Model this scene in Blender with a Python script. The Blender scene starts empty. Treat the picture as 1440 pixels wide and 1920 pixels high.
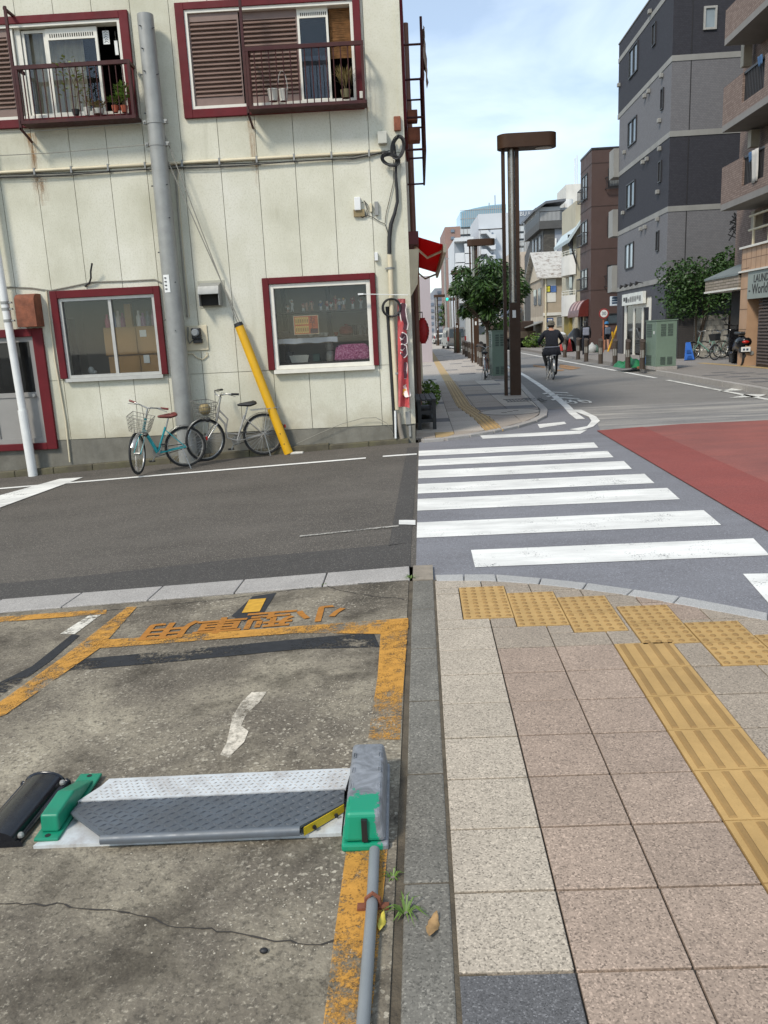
import bpy, bmesh, math, random
from mathutils import Vector, Matrix, noise

sc = bpy.context.scene
random.seed(11)
R = math.radians
col = sc.collection

# ------------------------------------------------------------------ camera
CAM_H, FPX = 1.58, 1500.0
YAW, PIT, ROL = R(-1.55), R(12.49), R(2.78)
_f = Vector((math.sin(YAW)*math.cos(PIT), math.cos(YAW)*math.cos(PIT), -math.sin(PIT)))
_r = Vector((math.cos(YAW), -math.sin(YAW), 0)); _d = _f.cross(_r)
CR = _r*math.cos(ROL) + _d*math.sin(ROL)
CD = -_r*math.sin(ROL) + _d*math.cos(ROL)
CF = _f
CAMP = Vector((0, 0, CAM_H))
cam = bpy.data.objects.new('camera', bpy.data.cameras.new('camera')); col.objects.link(cam)
m = Matrix.Identity(4)
for i in range(3):
    m[i][0] = CR[i]; m[i][1] = -CD[i]; m[i][2] = -CF[i]; m[i][3] = CAMP[i]
cam.matrix_world = m
cam.data.sensor_fit = 'HORIZONTAL'; cam.data.sensor_width = 36.0
cam.data.lens = FPX/1440*36.0
cam.data.clip_start = 0.05; cam.data.clip_end = 3000
sc.camera = cam

# ------------------------------------------------------------------ sky, sun, exposure
SUN_EL, SUN_AZ = R(46), R(219)          # azimuth clockwise from +Y
w = bpy.data.worlds.new('World'); sc.world = w; w.use_nodes = True
N = w.node_tree.nodes; L = w.node_tree.links; N.clear()
out = N.new('ShaderNodeOutputWorld'); bg = N.new('ShaderNodeBackground')
sky = N.new('ShaderNodeTexSky'); sky.sky_type = 'NISHITA'; sky.sun_disc = False
sky.sun_elevation = SUN_EL; sky.sun_rotation = SUN_AZ
sky.air_density = 1.0; sky.dust_density = 0.3; sky.ozone_density = 1.0
tc = N.new('ShaderNodeTexCoord'); mp = N.new('ShaderNodeMapping'); mp.inputs['Scale'].default_value = (1.0, 1.0, 3.2)
nz = N.new('ShaderNodeTexNoise'); nz.inputs['Scale'].default_value = 2.6; nz.inputs['Detail'].default_value = 7; nz.inputs['Roughness'].default_value = .52; nz.inputs['Distortion'].default_value = .35
cr = N.new('ShaderNodeValToRGB'); cr.color_ramp.elements[0].position = .43; cr.color_ramp.elements[1].position = .78
cr.color_ramp.elements[0].color = (.24, .24, .24, 1); cr.color_ramp.elements[1].color = (.85, .85, .85, 1)
mx = N.new('ShaderNodeMix'); mx.data_type = 'RGBA'
mx.inputs['B'].default_value = (8.0, 9.1, 10.0, 1)
L.new(tc.outputs['Generated'], mp.inputs['Vector']); L.new(mp.outputs[0], nz.inputs['Vector'])
L.new(nz.outputs[0], cr.inputs[0]); L.new(cr.outputs[0], mx.inputs['Factor'])
L.new(sky.outputs[0], mx.inputs['A']); L.new(mx.outputs['Result'], bg.inputs[0])
bg.inputs[1].default_value = 0.10
L.new(bg.outputs[0], out.inputs[0])
sun = bpy.data.objects.new('sun', bpy.data.lights.new('sun', 'SUN')); col.objects.link(sun)
sun.data.energy = 1.9; sun.data.angle = R(10); sun.data.color = (1.0, .93, .82)
_sd = Vector((math.sin(SUN_AZ)*math.cos(SUN_EL), math.cos(SUN_AZ)*math.cos(SUN_EL), math.sin(SUN_EL)))
sun.rotation_euler = _sd.to_track_quat('Z', 'Y').to_euler()
vs = sc.view_settings
vs.view_transform = 'Standard'; vs.look = 'None'; vs.exposure = 0.70; vs.gamma = 1.0; vs.use_curve_mapping = False
sc.cycles.max_bounces = 6; sc.cycles.diffuse_bounces = 3; sc.cycles.glossy_bounces = 3
sc.cycles.transparent_max_bounces = 16; sc.cycles.transmission_bounces = 4
sc.cycles.use_denoising = True
sc.cycles.caustics_reflective = False; sc.cycles.caustics_refractive = False

# ------------------------------------------------------------------ measuring: photo pixel -> point of the place
SLOPE = 0.042
HDG = math.tan(R(1.56))
def terr(x): return SLOPE*min(0.0, x)
def ray(px, py): return CR*((px-720)/FPX) + CD*((py-960)/FPX) + CF
def G(px, py, dz=0.0):
    d = ray(px, py); t = (dz-CAM_H)/d.z; p = CAMP + d*t
    if p.x < 0:
        t = (dz-CAM_H)/(d.z-SLOPE*d.x); p = CAMP + d*t
    return p
def PY(px, py, Y): d = ray(px, py); return CAMP + d*(Y/d.y)
def SP(px, py, x0): d = ray(px, py); return CAMP + d*(x0/(d.x-HDG*d.y))
FY = 12.0
def W(px, py, dy=0.0): return PY(px, py, FY-dy)

# ------------------------------------------------------------------ mesh helpers
class MB:
    def __init__(s): s.v = []; s.f = []; s.m = []; s.mi = 0
    def add(s, vs_, fs):
        o = len(s.v); s.v += [tuple(p) for p in vs_]
        for f in fs: s.f.append([i+o for i in f]); s.m.append(s.mi)
        return s
    def b(s, x0, x1, y0, y1, z0, z1, M=None):
        if x0 > x1: x0, x1 = x1, x0
        if y0 > y1: y0, y1 = y1, y0
        if z0 > z1: z0, z1 = z1, z0
        P = [Vector(p) for p in ((x0,y0,z0),(x1,y0,z0),(x1,y1,z0),(x0,y1,z0),(x0,y0,z1),(x1,y0,z1),(x1,y1,z1),(x0,y1,z1))]
        if M: P = [M @ p for p in P]
        return s.add(P, [(3,2,1,0),(4,5,6,7),(0,1,5,4),(1,2,6,5),(2,3,7,6),(3,0,4,7)])
    def bc(s, c, sx, sy, sz, M=None):
        T = Matrix.Translation(Vector(c)) @ (M if M else Matrix.Identity(4))
        return s.b(-sx/2, sx/2, -sy/2, sy/2, -sz/2, sz/2, T)
    def poly(s, pts): return s.add(pts, [tuple(range(len(pts)))])
    def prism(s, pts, d):
        """polygon pts (3D) extruded by the vector d"""
        n = len(pts); P = [Vector(p) for p in pts]; d = Vector(d)
        return s.add(P+[p+d for p in P], [tuple(reversed(range(n))), tuple(range(n, 2*n))]+[(i, (i+1) % n, (i+1) % n+n, i+n) for i in range(n)])
    def cyl(s, p0, p1, r0, r1=None, n=12, cap=True):
        r1 = r0 if r1 is None else r1
        return s.tube([p0, p1], [r0, r1], n, cap=cap)
    def tube(s, pts, r, n=8, closed=False, cap=True):
        P = [Vector(p) for p in pts]; k = len(P)
        rr = r if isinstance(r, (list, tuple)) else [r]*k
        up = None; rings = []
        for i in range(k):
            if closed: t = P[(i+1) % k]-P[i-1]
            else: t = P[min(i+1, k-1)]-P[max(i-1, 0)]
            if t.length < 1e-9: t = Vector((0, 0, 1))
            t.normalize()
            if up is None:
                up = Vector((0, 0, 1)) if abs(t.z) < .9 else Vector((1, 0, 0))
            a = (up - t*up.dot(t))
            if a.length < 1e-6: a = t.orthogonal()
            a.normalize(); up = a; bb = t.cross(a)
            rings.append([P[i]+(a*math.cos(2*math.pi*j/n)+bb*math.sin(2*math.pi*j/n))*rr[i] for j in range(n)])
        V = [p for q in rings for p in q]; F = []
        for i in range(k if closed else k-1):
            a0 = i*n; b0 = ((i+1) % k)*n
            for j in range(n): F.append((a0+j, a0+(j+1) % n, b0+(j+1) % n, b0+j))
        if cap and not closed: F += [tuple(reversed(range(n))), tuple(range((k-1)*n, k*n))]
        return s.add(V, F)
    def lathe(s, prof, n=16, c=(0, 0, 0), M=None):
        V = []; F = []; k = len(prof); c = Vector(c)
        for r_, z_ in prof:
            for j in range(n):
                p = Vector((r_*math.cos(2*math.pi*j/n), r_*math.sin(2*math.pi*j/n), z_))
                V.append((M @ p if M else p)+c)
        for i in range(k-1):
            for j in range(n): F.append((i*n+j, i*n+(j+1) % n, (i+1)*n+(j+1) % n, (i+1)*n+j))
        F += [tuple(reversed(range(n))), tuple(range((k-1)*n, k*n))]
        return s.add(V, F)
    def ell(s, c, rx, ry, rz, n=14, k=9, M=None):
        pr = []
        V = []; F = []; c = Vector(c)
        for i in range(k+1):
            a = math.pi*i/k
            for j in range(n):
                b_ = 2*math.pi*j/n
                p = Vector((rx*math.sin(a)*math.cos(b_), ry*math.sin(a)*math.sin(b_), -rz*math.cos(a)))
                V.append((M @ p if M else p)+c)
        for i in range(k):
            for j in range(n): F.append((i*n+j, i*n+(j+1) % n, (i+1)*n+(j+1) % n, (i+1)*n+j))
        return s.add(V, F)
    def mesh(s, name, mats, smooth=None):
        me = bpy.data.meshes.new(name); me.from_pydata(s.v, [], s.f)
        for q in (mats if isinstance(mats, (list, tuple)) else [mats]): me.materials.append(q)
        if isinstance(mats, (list, tuple)) and len(mats) > 1: me.polygons.foreach_set('material_index', s.m)
        if smooth:
            me.polygons.foreach_set('use_smooth', [True]*len(me.polygons)); me.set_sharp_from_angle(angle=R(smooth))
        me.update(); return me
    def build(s, name, mats, parent=None, smooth=None, bevel=0, seg=2, loc=None):
        o = bpy.data.objects.new(name, s.mesh(name, mats, smooth)); col.objects.link(o)
        if parent: o.parent = parent
        if loc is not None: o.location = loc
        if bevel:
            b = o.modifiers.new('bevel', 'BEVEL'); b.width = bevel; b.segments = seg; b.limit_method = 'ANGLE'; b.angle_limit = R(40)
        return o
def tag(o, label=None, cat=None, group=None, kind=None):
    if label: o['label'] = label
    if cat: o['category'] = cat
    if group: o['group'] = group
    if kind: o['kind'] = kind
    return o
def thing(name, label, cat, loc=(0, 0, 0), rz=0.0, group=None):
    o = bpy.data.objects.new(name, None); col.objects.link(o); o.empty_display_size = .1
    o.location = loc; o.rotation_euler = (0, 0, rz)
    return tag(o, label, cat, group)
def struct(o): o['kind'] = 'structure'; return o
def inst(name, me, parent=None, M=None):
    o = bpy.data.objects.new(name, me); col.objects.link(o)
    if parent: o.parent = parent
    if M is not None: o.matrix_local = M
    return o
def copy_tree(o, parent=None):
    c = o.copy(); col.objects.link(c); c.parent = parent
    for k in list(o.children): copy_tree(k, c)
    return c
def text_mb(s_, size, depth=0.0, align='CENTER', bold=0.0):
    cu = bpy.data.curves.new('t', 'FONT'); cu.body = s_; cu.size = size; cu.extrude = depth; cu.align_x = align; cu.align_y = 'CENTER'; cu.resolution_u = 2; cu.offset = bold
    o = bpy.data.objects.new('t', cu); col.objects.link(o)
    dg = bpy.context.evaluated_depsgraph_get(); me = bpy.data.meshes.new_from_object(o.evaluated_get(dg))
    bpy.data.objects.remove(o); bpy.data.curves.remove(cu)
    mb = MB(); mb.add([v.co for v in me.vertices], [tuple(p.vertices) for p in me.polygons]); bpy.data.meshes.remove(me)
    return mb
def xf(mb, M): mb.v = [tuple(M @ Vector(p)) for p in mb.v]; return mb
def TR(x, y, z, rx=0, ry=0, rz=0): return Matrix.Translation((x, y, z)) @ Matrix.Rotation(rz, 4, 'Z') @ Matrix.Rotation(ry, 4, 'Y') @ Matrix.Rotation(rx, 4, 'X')
def arc(c, r_, a0, a1, n, ax='xz'):
    o = []
    for i in range(n+1):
        a = a0+(a1-a0)*i/n; u, v_ = r_*math.cos(a), r_*math.sin(a)
        o.append((c[0]+u, c[1], c[2]+v_) if ax == 'xz' else ((c[0], c[1]+u, c[2]+v_) if ax == 'yz' else (c[0]+u, c[1]+v_, c[2])))
    return o

# ------------------------------------------------------------------ materials
def lin(h):
    h = h.lstrip('#'); o = []
    for i in (0, 2, 4):
        c = int(h[i:i+2], 16)/255; o.append(c/12.92 if c <= .04045 else ((c+.055)/1.055)**2.4)
    return o
class NM:
    """small node-graph helper"""
    def __init__(s, name):
        s.mat = bpy.data.materials.new(name); s.mat.use_nodes = True
        s.t = s.mat.node_tree; s.N = s.t.nodes; s.L = s.t.links
        s.bsdf = s.N['Principled BSDF']; s.out = s.N['Material Output']
        s.pos = s.N.new('ShaderNodeNewGeometry').outputs['Position']
    def map(s, scale, loc=(0, 0, 0), rot=(0, 0, 0)):
        q = s.N.new('ShaderNodeMapping'); q.inputs['Scale'].default_value = scale; q.inputs['Location'].default_value = loc; q.inputs['Rotation'].default_value = rot
        s.L.new(s.pos, q.inputs[0]); return q.outputs[0]
    def noise(s, scale, detail=4, rough=.55, vec=None, dist=0):
        q = s.N.new('ShaderNodeTexNoise'); q.inputs['Scale'].default_value = scale; q.inputs['Detail'].default_value = detail; q.inputs['Roughness'].default_value = rough; q.inputs['Distortion'].default_value = dist
        s.L.new(vec or s.pos, q.inputs['Vector']); return q.outputs[0]
    def vor(s, scale, feat='F1', out='Distance', vec=None):
        q = s.N.new('ShaderNodeTexVoronoi'); q.feature = feat; q.inputs['Scale'].default_value = scale
        s.L.new(vec or s.pos, q.inputs['Vector']); return q.outputs[out]
    def ramp(s, fac, stops):
        q = s.N.new('ShaderNodeValToRGB'); e = q.color_ramp.elements
        while len(e) < len(stops): e.new(.5)
        for i, (p, c) in enumerate(stops):
            e[i].position = p; c = c if isinstance(c, (list, tuple)) else (c, c, c); e[i].color = (*c[:3], 1)
        s.L.new(fac, q.inputs[0]); return q.outputs[0]
    def mix(s, fac, a, b, mode='MIX'):
        q = s.N.new('ShaderNodeMix'); q.data_type = 'RGBA'; q.blend_type = mode
        for k, v in (('Factor', fac), ('A', a), ('B', b)):
            if isinstance(v, (int, float)): q.inputs[k].default_value = v if k == 'Factor' else (v, v, v, 1)
            elif isinstance(v, (list, tuple)): q.inputs[k].default_value = (*v[:3], 1)
            else: s.L.new(v, q.inputs[k])
        return q.outputs['Result']
    def math(s, op, a, b=0.0, clamp=False):
        q = s.N.new('ShaderNodeMath'); q.operation = op; q.use_clamp = clamp
        for i, v in enumerate((a, b)):
            if isinstance(v, (int, float)): q.inputs[i].default_value = v
            else: s.L.new(v, q.inputs[i])
        return q.outputs[0]
    def rnd(s):
        q = s.N.new('ShaderNodeObjectInfo'); return q.outputs['Random']
    def sep(s):
        q = s.N.new('ShaderNodeSeparateXYZ'); s.L.new(s.pos, q.inputs[0]); return q.outputs
    def bump(s, h, strength=.3, dist=.01):
        q = s.N.new('ShaderNodeBump'); q.inputs['Strength'].default_value = strength; q.inputs['Distance'].default_value = dist
        s.L.new(h, q.inputs['Height']); s.L.new(q.outputs[0], s.bsdf.inputs['Normal'])
    def done(s, colr=None, rough=.6, metal=0.0, spec=.5):
        if colr is not None:
            if isinstance(colr, (list, tuple)): s.bsdf.inputs['Base Color'].default_value = (*colr[:3], 1)
            else: s.L.new(colr, s.bsdf.inputs['Base Color'])
        if isinstance(rough, (int, float)): s.bsdf.inputs['Roughness'].default_value = rough
        else: s.L.new(rough, s.bsdf.inputs['Roughness'])
        s.bsdf.inputs['Metallic'].default_value = metal; s.bsdf.inputs['Specular IOR Level'].default_value = spec
        return s.mat
    def alpha(s, a):
        t = s.N.new('ShaderNodeBsdfTransparent'); q = s.N.new('ShaderNodeMixShader')
        s.L.new(a, q.inputs[0]); s.L.new(t.outputs[0], q.inputs[1]); s.L.new(s.bsdf.outputs[0], q.inputs[2]); s.L.new(q.outputs[0], s.out.inputs[0])
def sc3(c, k): return [min(1, x*k) for x in c]
_cache = {}
def pbr(name, hexc, var=.12, scale=4, rough=.6, metal=0.0, bump=0.0, bscale=60, spec=.5, rnd=0.0, dirt=0.0, dirtc='#3a342c', dscale=1.3):
    if name in _cache: return _cache[name]
    q = NM(name); c = lin(hexc) if isinstance(hexc, str) else list(hexc)
    n1 = q.noise(scale, 5, .6)
    colr = q.ramp(n1, [(.3, sc3(c, 1-var)), (.7, sc3(c, 1+var))])
    if rnd:
        k = q.math('MULTIPLY_ADD', q.rnd(), 2*rnd); k.node.inputs[2].default_value = 1-rnd
        cc = q.N.new('ShaderNodeCombineColor')
        for i in range(3): q.L.new(k, cc.inputs[i])
        colr = q.mix(1.0, colr, cc.outputs[0], 'MULTIPLY')
    if dirt:
        dn = q.ramp(q.noise(dscale, 8, .7, vec=q.map((1, 1, .35))), [(.45, 0.0), (.75, dirt)])
        colr = q.mix(dn, colr, lin(dirtc))
    if bump: q.bump(q.noise(bscale, 3, .6), bump, .01)
    _cache[name] = q.done(colr, q.ramp(q.noise(scale*3, 3), [(.3, max(0, rough-.08)), (.7, min(1, rough+.08))]), metal, spec)
    return _cache[name]
def asphalt(name, hexc, speck=.35, patch=.12, light='#b9b4aa', bump=.35, wear=0.0, wearc='#a8a298', wscale=(.25, 1.3, 1)):
    q = NM(name); c = lin(hexc)
    base = q.ramp(q.noise(.8, 8, .66), [(.3, sc3(c, 1-patch)), (.7, sc3(c, 1+patch))])
    g = q.vor(150, 'F1', 'Color')
    gs = q.N.new('ShaderNodeSeparateColor'); q.L.new(g, gs.inputs[0])
    base = q.mix(q.ramp(gs.outputs[0], [(.0, speck), (.35, 0.0)]), base, sc3(c, .38))
    base = q.mix(q.ramp(gs.outputs[1], [(.82, 0.0), (.99, speck)]), base, lin(light))
    if wear:
        base = q.mix(q.ramp(q.noise(1.6, 8, .72, vec=q.map(wscale)), [(.42, 0.0), (.68, wear)]), base, lin(wearc))
    q.bump(q.vor(150), bump, .004)
    return q.done(base, .85, 0, .35)
def granite(name, hexc, lo=.5, hi=1.55, scale=260, rnd=.05, dirt=.25):
    q = NM(name); c = lin(hexc)
    v = q.vor(scale, 'F1', 'Color'); s_ = q.N.new('ShaderNodeSeparateColor'); q.L.new(v, s_.inputs[0])
    base = q.ramp(s_.outputs[0], [(0.0, sc3(c, lo)), (.22, sc3(c, .85)), (.6, c), (.85, sc3(c, 1.12)), (1.0, sc3(c, hi))])
    k = q.math('MULTIPLY_ADD', q.rnd(), 2*rnd); k.node.inputs[2].default_value = 1-rnd
    cc = q.N.new('ShaderNodeCombineColor')
    for i in range(3): q.L.new(k, cc.inputs[i])
    base = q.mix(1.0, base, cc.outputs[0], 'MULTIPLY')
    base = q.mix(q.ramp(q.noise(3.5, 8, .72), [(.42, 0.0), (.75, dirt)]), base, sc3(c, .45))
    q.bump(q.noise(scale*.8, 2, .6), .25, .003)
    return q.done(base, .78, 0, .35)
def worn(name, hexc, thr=.5, soft=.06, scale=9, stretch=(1, 1, 1), big=1.6, fine=55):
    """old road paint: what is left of it after years of tyres"""
    q = NM(name); c = lin(hexc)
    n = q.math('ADD', q.math('MULTIPLY', q.noise(big, 4, .6), .45), q.math('ADD', q.math('MULTIPLY', q.noise(scale, 6, .7, vec=q.map(stretch)), .35), q.math('MULTIPLY', q.noise(fine, 3, .7), .35)))
    a = q.ramp(n, [(thr-soft, 0.0), (thr+soft, 1.0)])
    base = q.ramp(q.noise(22, 4, .6), [(.3, sc3(c, .78)), (.7, sc3(c, 1.1))])
    q.alpha(a)
    return q.done(base, .8, 0, .3)
def fresh(name, hexc, thr=.30):
    q = NM(name); c = lin(hexc)
    base = q.ramp(q.noise(2.2, 7, .65, vec=q.map((.5, 1.6, 1))), [(.30, sc3(c, .66)), (.62, c)])
    base = q.mix(q.ramp(q.noise(60, 3, .7), [(.55, 0.0), (.8, .35)]), base, sc3(c, .62))
    q.bump(q.vor(150), .2, .003)
    a = q.ramp(q.math('ADD', q.math('MULTIPLY', q.noise(3, 5, .7), .5), q.math('MULTIPLY', q.noise(70, 2, .7), .5)), [(thr-.02, 0.0), (thr+.02, 1.0)])
    q.alpha(a)
    return q.done(base, .75, 0, .3)
def glassy(name, tint=(.75, .8, .8), refl=.14, dens=.25, rough=.02):
    """a window pane: part reflecting, part see-through, slightly dirty"""
    q = NM(name)
    gl = q.N.new('ShaderNodeBsdfGlossy'); gl.inputs['Roughness'].default_value = rough; gl.inputs['Color'].default_value = (.9, .93, .95, 1)
    tr = q.N.new('ShaderNodeBsdfTransparent'); tr.inputs['Color'].default_value = (*tint, 1)
    lw = q.N.new('ShaderNodeLayerWeight'); lw.inputs['Blend'].default_value = .35
    f = q.math('ADD', q.math('MULTIPLY', lw.outputs['Fresnel'], .7), refl, True)
    ms = q.N.new('ShaderNodeMixShader'); q.L.new(f, ms.inputs[0]); q.L.new(tr.outputs[0], ms.inputs[1]); q.L.new(gl.outputs[0], ms.inputs[2])
    df = q.N.new('ShaderNodeBsdfDiffuse'); df.inputs['Color'].default_value = (.35, .35, .33, 1)
    m2 = q.N.new('ShaderNodeMixShader'); q.L.new(q.ramp(q.noise(2, 6, .7), [(.35, dens*.3), (.75, dens)]), m2.inputs[0])
    q.L.new(ms.outputs[0], m2.inputs[1]); q.L.new(df.outputs[0], m2.inputs[2]); q.L.new(m2.outputs[0], q.out.inputs[0])
    return q.mat
def brickm(name, c1, c2, mortar, bw, bh, ms_=.006, axis='xz', rough=.8, var=.15, rndv=.4):
    """fine wall tile, for cladding whose single tiles are too small to tell apart"""
    q = NM(name)
    s_ = q.sep(); cb = q.N.new('ShaderNodeCombineXYZ')
    u = q.math('ADD', s_[0], s_[1])
    q.L.new(u, cb.inputs[0]); q.L.new(s_[2], cb.inputs[1])
    b = q.N.new('ShaderNodeTexBrick'); q.L.new(cb.outputs[0], b.inputs['Vector'])
    b.inputs['Color1'].default_value = (*lin(c1), 1); b.inputs['Color2'].default_value = (*lin(c2), 1); b.inputs['Mortar'].default_value = (*lin(mortar), 1)
    b.inputs['Scale'].default_value = 1.0; b.inputs['Brick Width'].default_value = bw; b.inputs['Row Height'].default_value = bh; b.inputs['Mortar Size'].default_value = ms_
    c = q.mix(q.ramp(q.noise(.5, 7, .65, vec=q.map((1, 1, .4))), [(.35, 0.0), (.75, var)]), b.outputs['Color'], sc3(lin(c1), .5))
    q.bump(b.outputs['Fac'], -.25, .01)
    return q.done(c, rough, 0, .4)

M_road = asphalt('asphalt_dark', '#544f49', .6, .22, '#a0978a', wear=.35, wearc='#6b655d', wscale=(.3, 1.2, 1))
M_road2 = asphalt('road_dark_strip', '#484542', .45, .10, '#8c877e')
M_main = asphalt('asphalt_street', '#7b7874', .4, .10, wear=.35, wearc='#8f8b85')
M_wornroad = asphalt('asphalt_old', '#7b7977', .4, .15, wear=.85, wearc='#b9b3a8', wscale=(.18, 1.4, 1))
M_blue = asphalt('asphalt_crossing', '#777679', .5, .14, '#a6a8ae', wear=.35, wearc='#8b8c90')
M_red = asphalt('asphalt_red', '#93584f', .45, .16, '#b0746c', wear=.55, wearc='#6d4b48', wscale=(.35, 1.0, 1))
M_red2 = asphalt('asphalt_red_fresh', '#8c4a43', .45, .14, '#a86a64', wear=.2, wearc='#6a4a48')
M_white = fresh('road_white', '#eae8e1', .385)
M_whiteold = worn('road_white_old', '#dcdad2', .50, .07, 14)
M_orange = worn('lot_orange', '#be8a3e', .555, .05, 16, big=1.8, fine=120)
M_orange_t = worn('lot_orange_text', '#a8702f', .45, .04, 12)
M_yellow_t = worn('lot_yellow_text', '#c99a38', .42, .03, 14)
M_blackp = worn('lot_black', '#2f3032', .52, .04, 6, (.5, 1.6, 1), big=2.0)
M_blackp2 = worn('lot_black_text', '#323335', .42, .04, 12)
M_whitep = worn('lot_white', '#d8d2c4', .56, .05, 10)
M_chalk = worn('lot_chalk', '#d2c8b6', .53, .10, 22, (1.2, .6, 1), big=5)
M_roadorange = worn('road_orange_old', '#a8825c', .54, .05, 14)

def _lot():
    q = NM('lot_concrete'); c = lin('#8f887a')
    base = q.ramp(q.noise(1.1, 9, .68, dist=.3), [(.30, lin('#4a443b')), (.45, lin('#6c6458')), (.58, lin('#8c8372')), (.74, lin('#b3a993'))])
    fine = q.noise(45, 6, .75)
    base = q.mix(q.ramp(fine, [(.36, .75), (.5, 0.0)]), base, lin('#48433b'))
    base = q.mix(q.ramp(q.noise(75, 4, .7), [(.56, 0.0), (.68, .55)]), base, lin('#bdb39f'))
    v = q.vor(95, 'F1', 'Color'); s_ = q.N.new('ShaderNodeSeparateColor'); q.L.new(v, s_.inputs[0])
    exposed = q.ramp(q.noise(.9, 4, .6, vec=q.map((1, 1, 1), (4.1, 2.2, 0))), [(.48, 0.0), (.62, 1.0)])
    base = q.mix(q.math('MULTIPLY', q.ramp(s_.outputs[0], [(.9, 0.0), (.97, .8)]), exposed), base, lin('#b9b09e'))
    base = q.mix(q.ramp(q.noise(2.4, 7, .7, vec=q.map((1, 1, 1), (1.7, 9.2, 0))), [(.50, 0.0), (.66, .7)]), base, lin('#3d372e'))
    q.bump(q.math('ADD', fine, q.math('MULTIPLY', q.vor(95), .6)), .55, .006)
    return q.done(base, .9, 0, .25)
M_lot = _lot()
M_tile_l = granite('paver_light', '#afa392', .42, 1.4, 200, dirt=.28)
M_tile_b = granite('paver_brown', '#9f8c7c', .48, 1.5, 200, dirt=.35)
M_tile_g = granite('paver_grey', '#9c8f7f', .48, 1.45, 200, dirt=.3)
M_tile_d = granite('paver_dark', '#5e5d5d', .55, 1.9, dirt=.1)
M_stone = granite('gutter_stone', '#77736a', .5, 1.7, 180, dirt=.65)
M_kerb = granite('kerb_granite', '#a8a6a2', .6, 1.3, 320, dirt=.2)
M_kerb2 = granite('kerb_concrete', '#a5a09a', .6, 1.35, 220, dirt=.35)
def _tact(nm, hexc):
    q = NM(nm); c = lin(hexc)
    base = q.ramp(q.noise(4, 7, .7), [(.3, sc3(c, .80)), (.7, sc3(c, 1.08))])
    base = q.mix(q.ramp(q.noise(140, 3, .7), [(.55, 0.0), (.75, .5)]), base, sc3(c, .6))
    k = q.math('MULTIPLY_ADD', q.rnd(), .14); k.node.inputs[2].default_value = .93
    cc = q.N.new('ShaderNodeCombineColor')
    for i in range(3): q.L.new(k, cc.inputs[i])
    base = q.mix(1.0, base, cc.outputs[0], 'MULTIPLY')
    q.bump(q.noise(200, 2), .15, .003)
    return q.done(base, .75, 0, .35)
M_tact = _tact('tactile_yellow', '#b6945e')
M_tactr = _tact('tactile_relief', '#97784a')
M_tactold = _tact('tactile_faded', '#b59a6c')
M_grout = pbr('grout', '#37332e', .2, 6, .95)
M_mud = pbr('gutter_mud', '#574e40', .4, 9, .95, bump=.8, bscale=70)
M_dirt = pbr('ground_soil', '#7d786f', .12, .3, .9)

# ================================================================== the ground
def sheet(name, pts, mat, z=0.0, parent=None, thick=0.0, flat=False):
    bm = bmesh.new()
    vs_ = [bm.verts.new((p[0], p[1], 0)) for p in pts]
    f = bm.faces.new(vs_)
    bm.normal_update()
    if f.normal.z < 0: bmesh.ops.reverse_faces(bm, faces=[f])
    if min(p[0] for p in pts) < 0 < max(p[0] for p in pts):
        bmesh.ops.bisect_plane(bm, geom=bm.verts[:]+bm.edges[:]+bm.faces[:], plane_co=(0, 0, 0), plane_no=(1, 0, 0))
    for v in bm.verts: v.co.z = (0 if flat else terr(v.co.x))+z
    if thick:
        r_ = bmesh.ops.extrude_face_region(bm, geom=bm.faces[:])
        for g_ in r_['geom']:
            if isinstance(g_, bmesh.types.BMVert): g_.co.z -= thick
        bmesh.ops.recalc_face_normals(bm, faces=bm.faces)
    me = bpy.data.meshes.new(name); bm.to_mesh(me); bm.free(); me.materials.append(mat)
    o = bpy.data.objects.new(name, me); col.objects.link(o)
    if parent: o.parent = parent
    else: struct(o)
    return o
def pxs(pts, dz=0.0): return [G(x, y, dz) for x, y in pts]
def U(u, v, z=0.0): return Vector((u+HDG*v, v-HDG*u*0, z))     # street-aligned coordinates

gm = MB()
gm.poly([(-900, -300, -.45), (900, -300, -.45), (900, 1800, -.45), (-900, 1800, -.45)])
struct(gm.build('ground', M_dirt))
RZ = -0.02
side = sheet('side_road', [(-40, 5.40), (.06, 5.40), (.25, 11.9), (-40, 11.9)], M_road, RZ)
sheet('road_dark_strip', [(-40, 5.40), (.02, 5.40), (.035, 6.05), (-1.3, 6.0), (-2.6, 5.85), (-4.5, 5.8), (-40, 5.8)], M_road2, RZ+.004, side)  # darker strip of the road surface along the lot front
sheet('road_dark_strip', [(-.14, 6.0), (.035, 6.05), (.22, 11.4), (.07, 11.4)], M_road2, RZ+.004, side)
cross = sheet('crossing_road', [(.06, 4.2), (3.5, 2.6), (40, 2.6), (40, 12.7), (3.05, 12.33), (3.3, 13.6), (3.3, 16.0), (2.0, 16.0), (.25, 11.9), (.06, 5.40)], M_blue, RZ)
street = struct(bpy.data.objects.new('street', None)); col.objects.link(street)
main = sheet('main_road', [(3.3, 16.0), (40, 16.2), (40, 16.3), (8.3, 16.3), (9.9, 62), (10.2, 220), (4.3, 220), (4.9, 100), (4.45, 60), (3.55, 30), (2.9, 18), (2.7, 15.9)], M_main, RZ)
bpy.data.objects.remove(street)
sheet('worn_asphalt', [(3.30, 13.6), (3.05, 12.33), (40, 12.7), (40, 16.2), (3.3, 16.0)], M_wornroad, RZ+.004, cross)
red = sheet('red_surfacing', [(2.72, 5.3), (2.99, 12.3), (4.4, 12.66), (5.8, 12.66), (40, 12.5), (40, 5.3)], M_red, RZ+.008, cross)
sheet('red_edge_band', [(2.72, 5.3), (2.99, 12.3), (3.75, 12.5), (3.45, 5.3)], M_red2, RZ+.012, cross)
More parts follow.
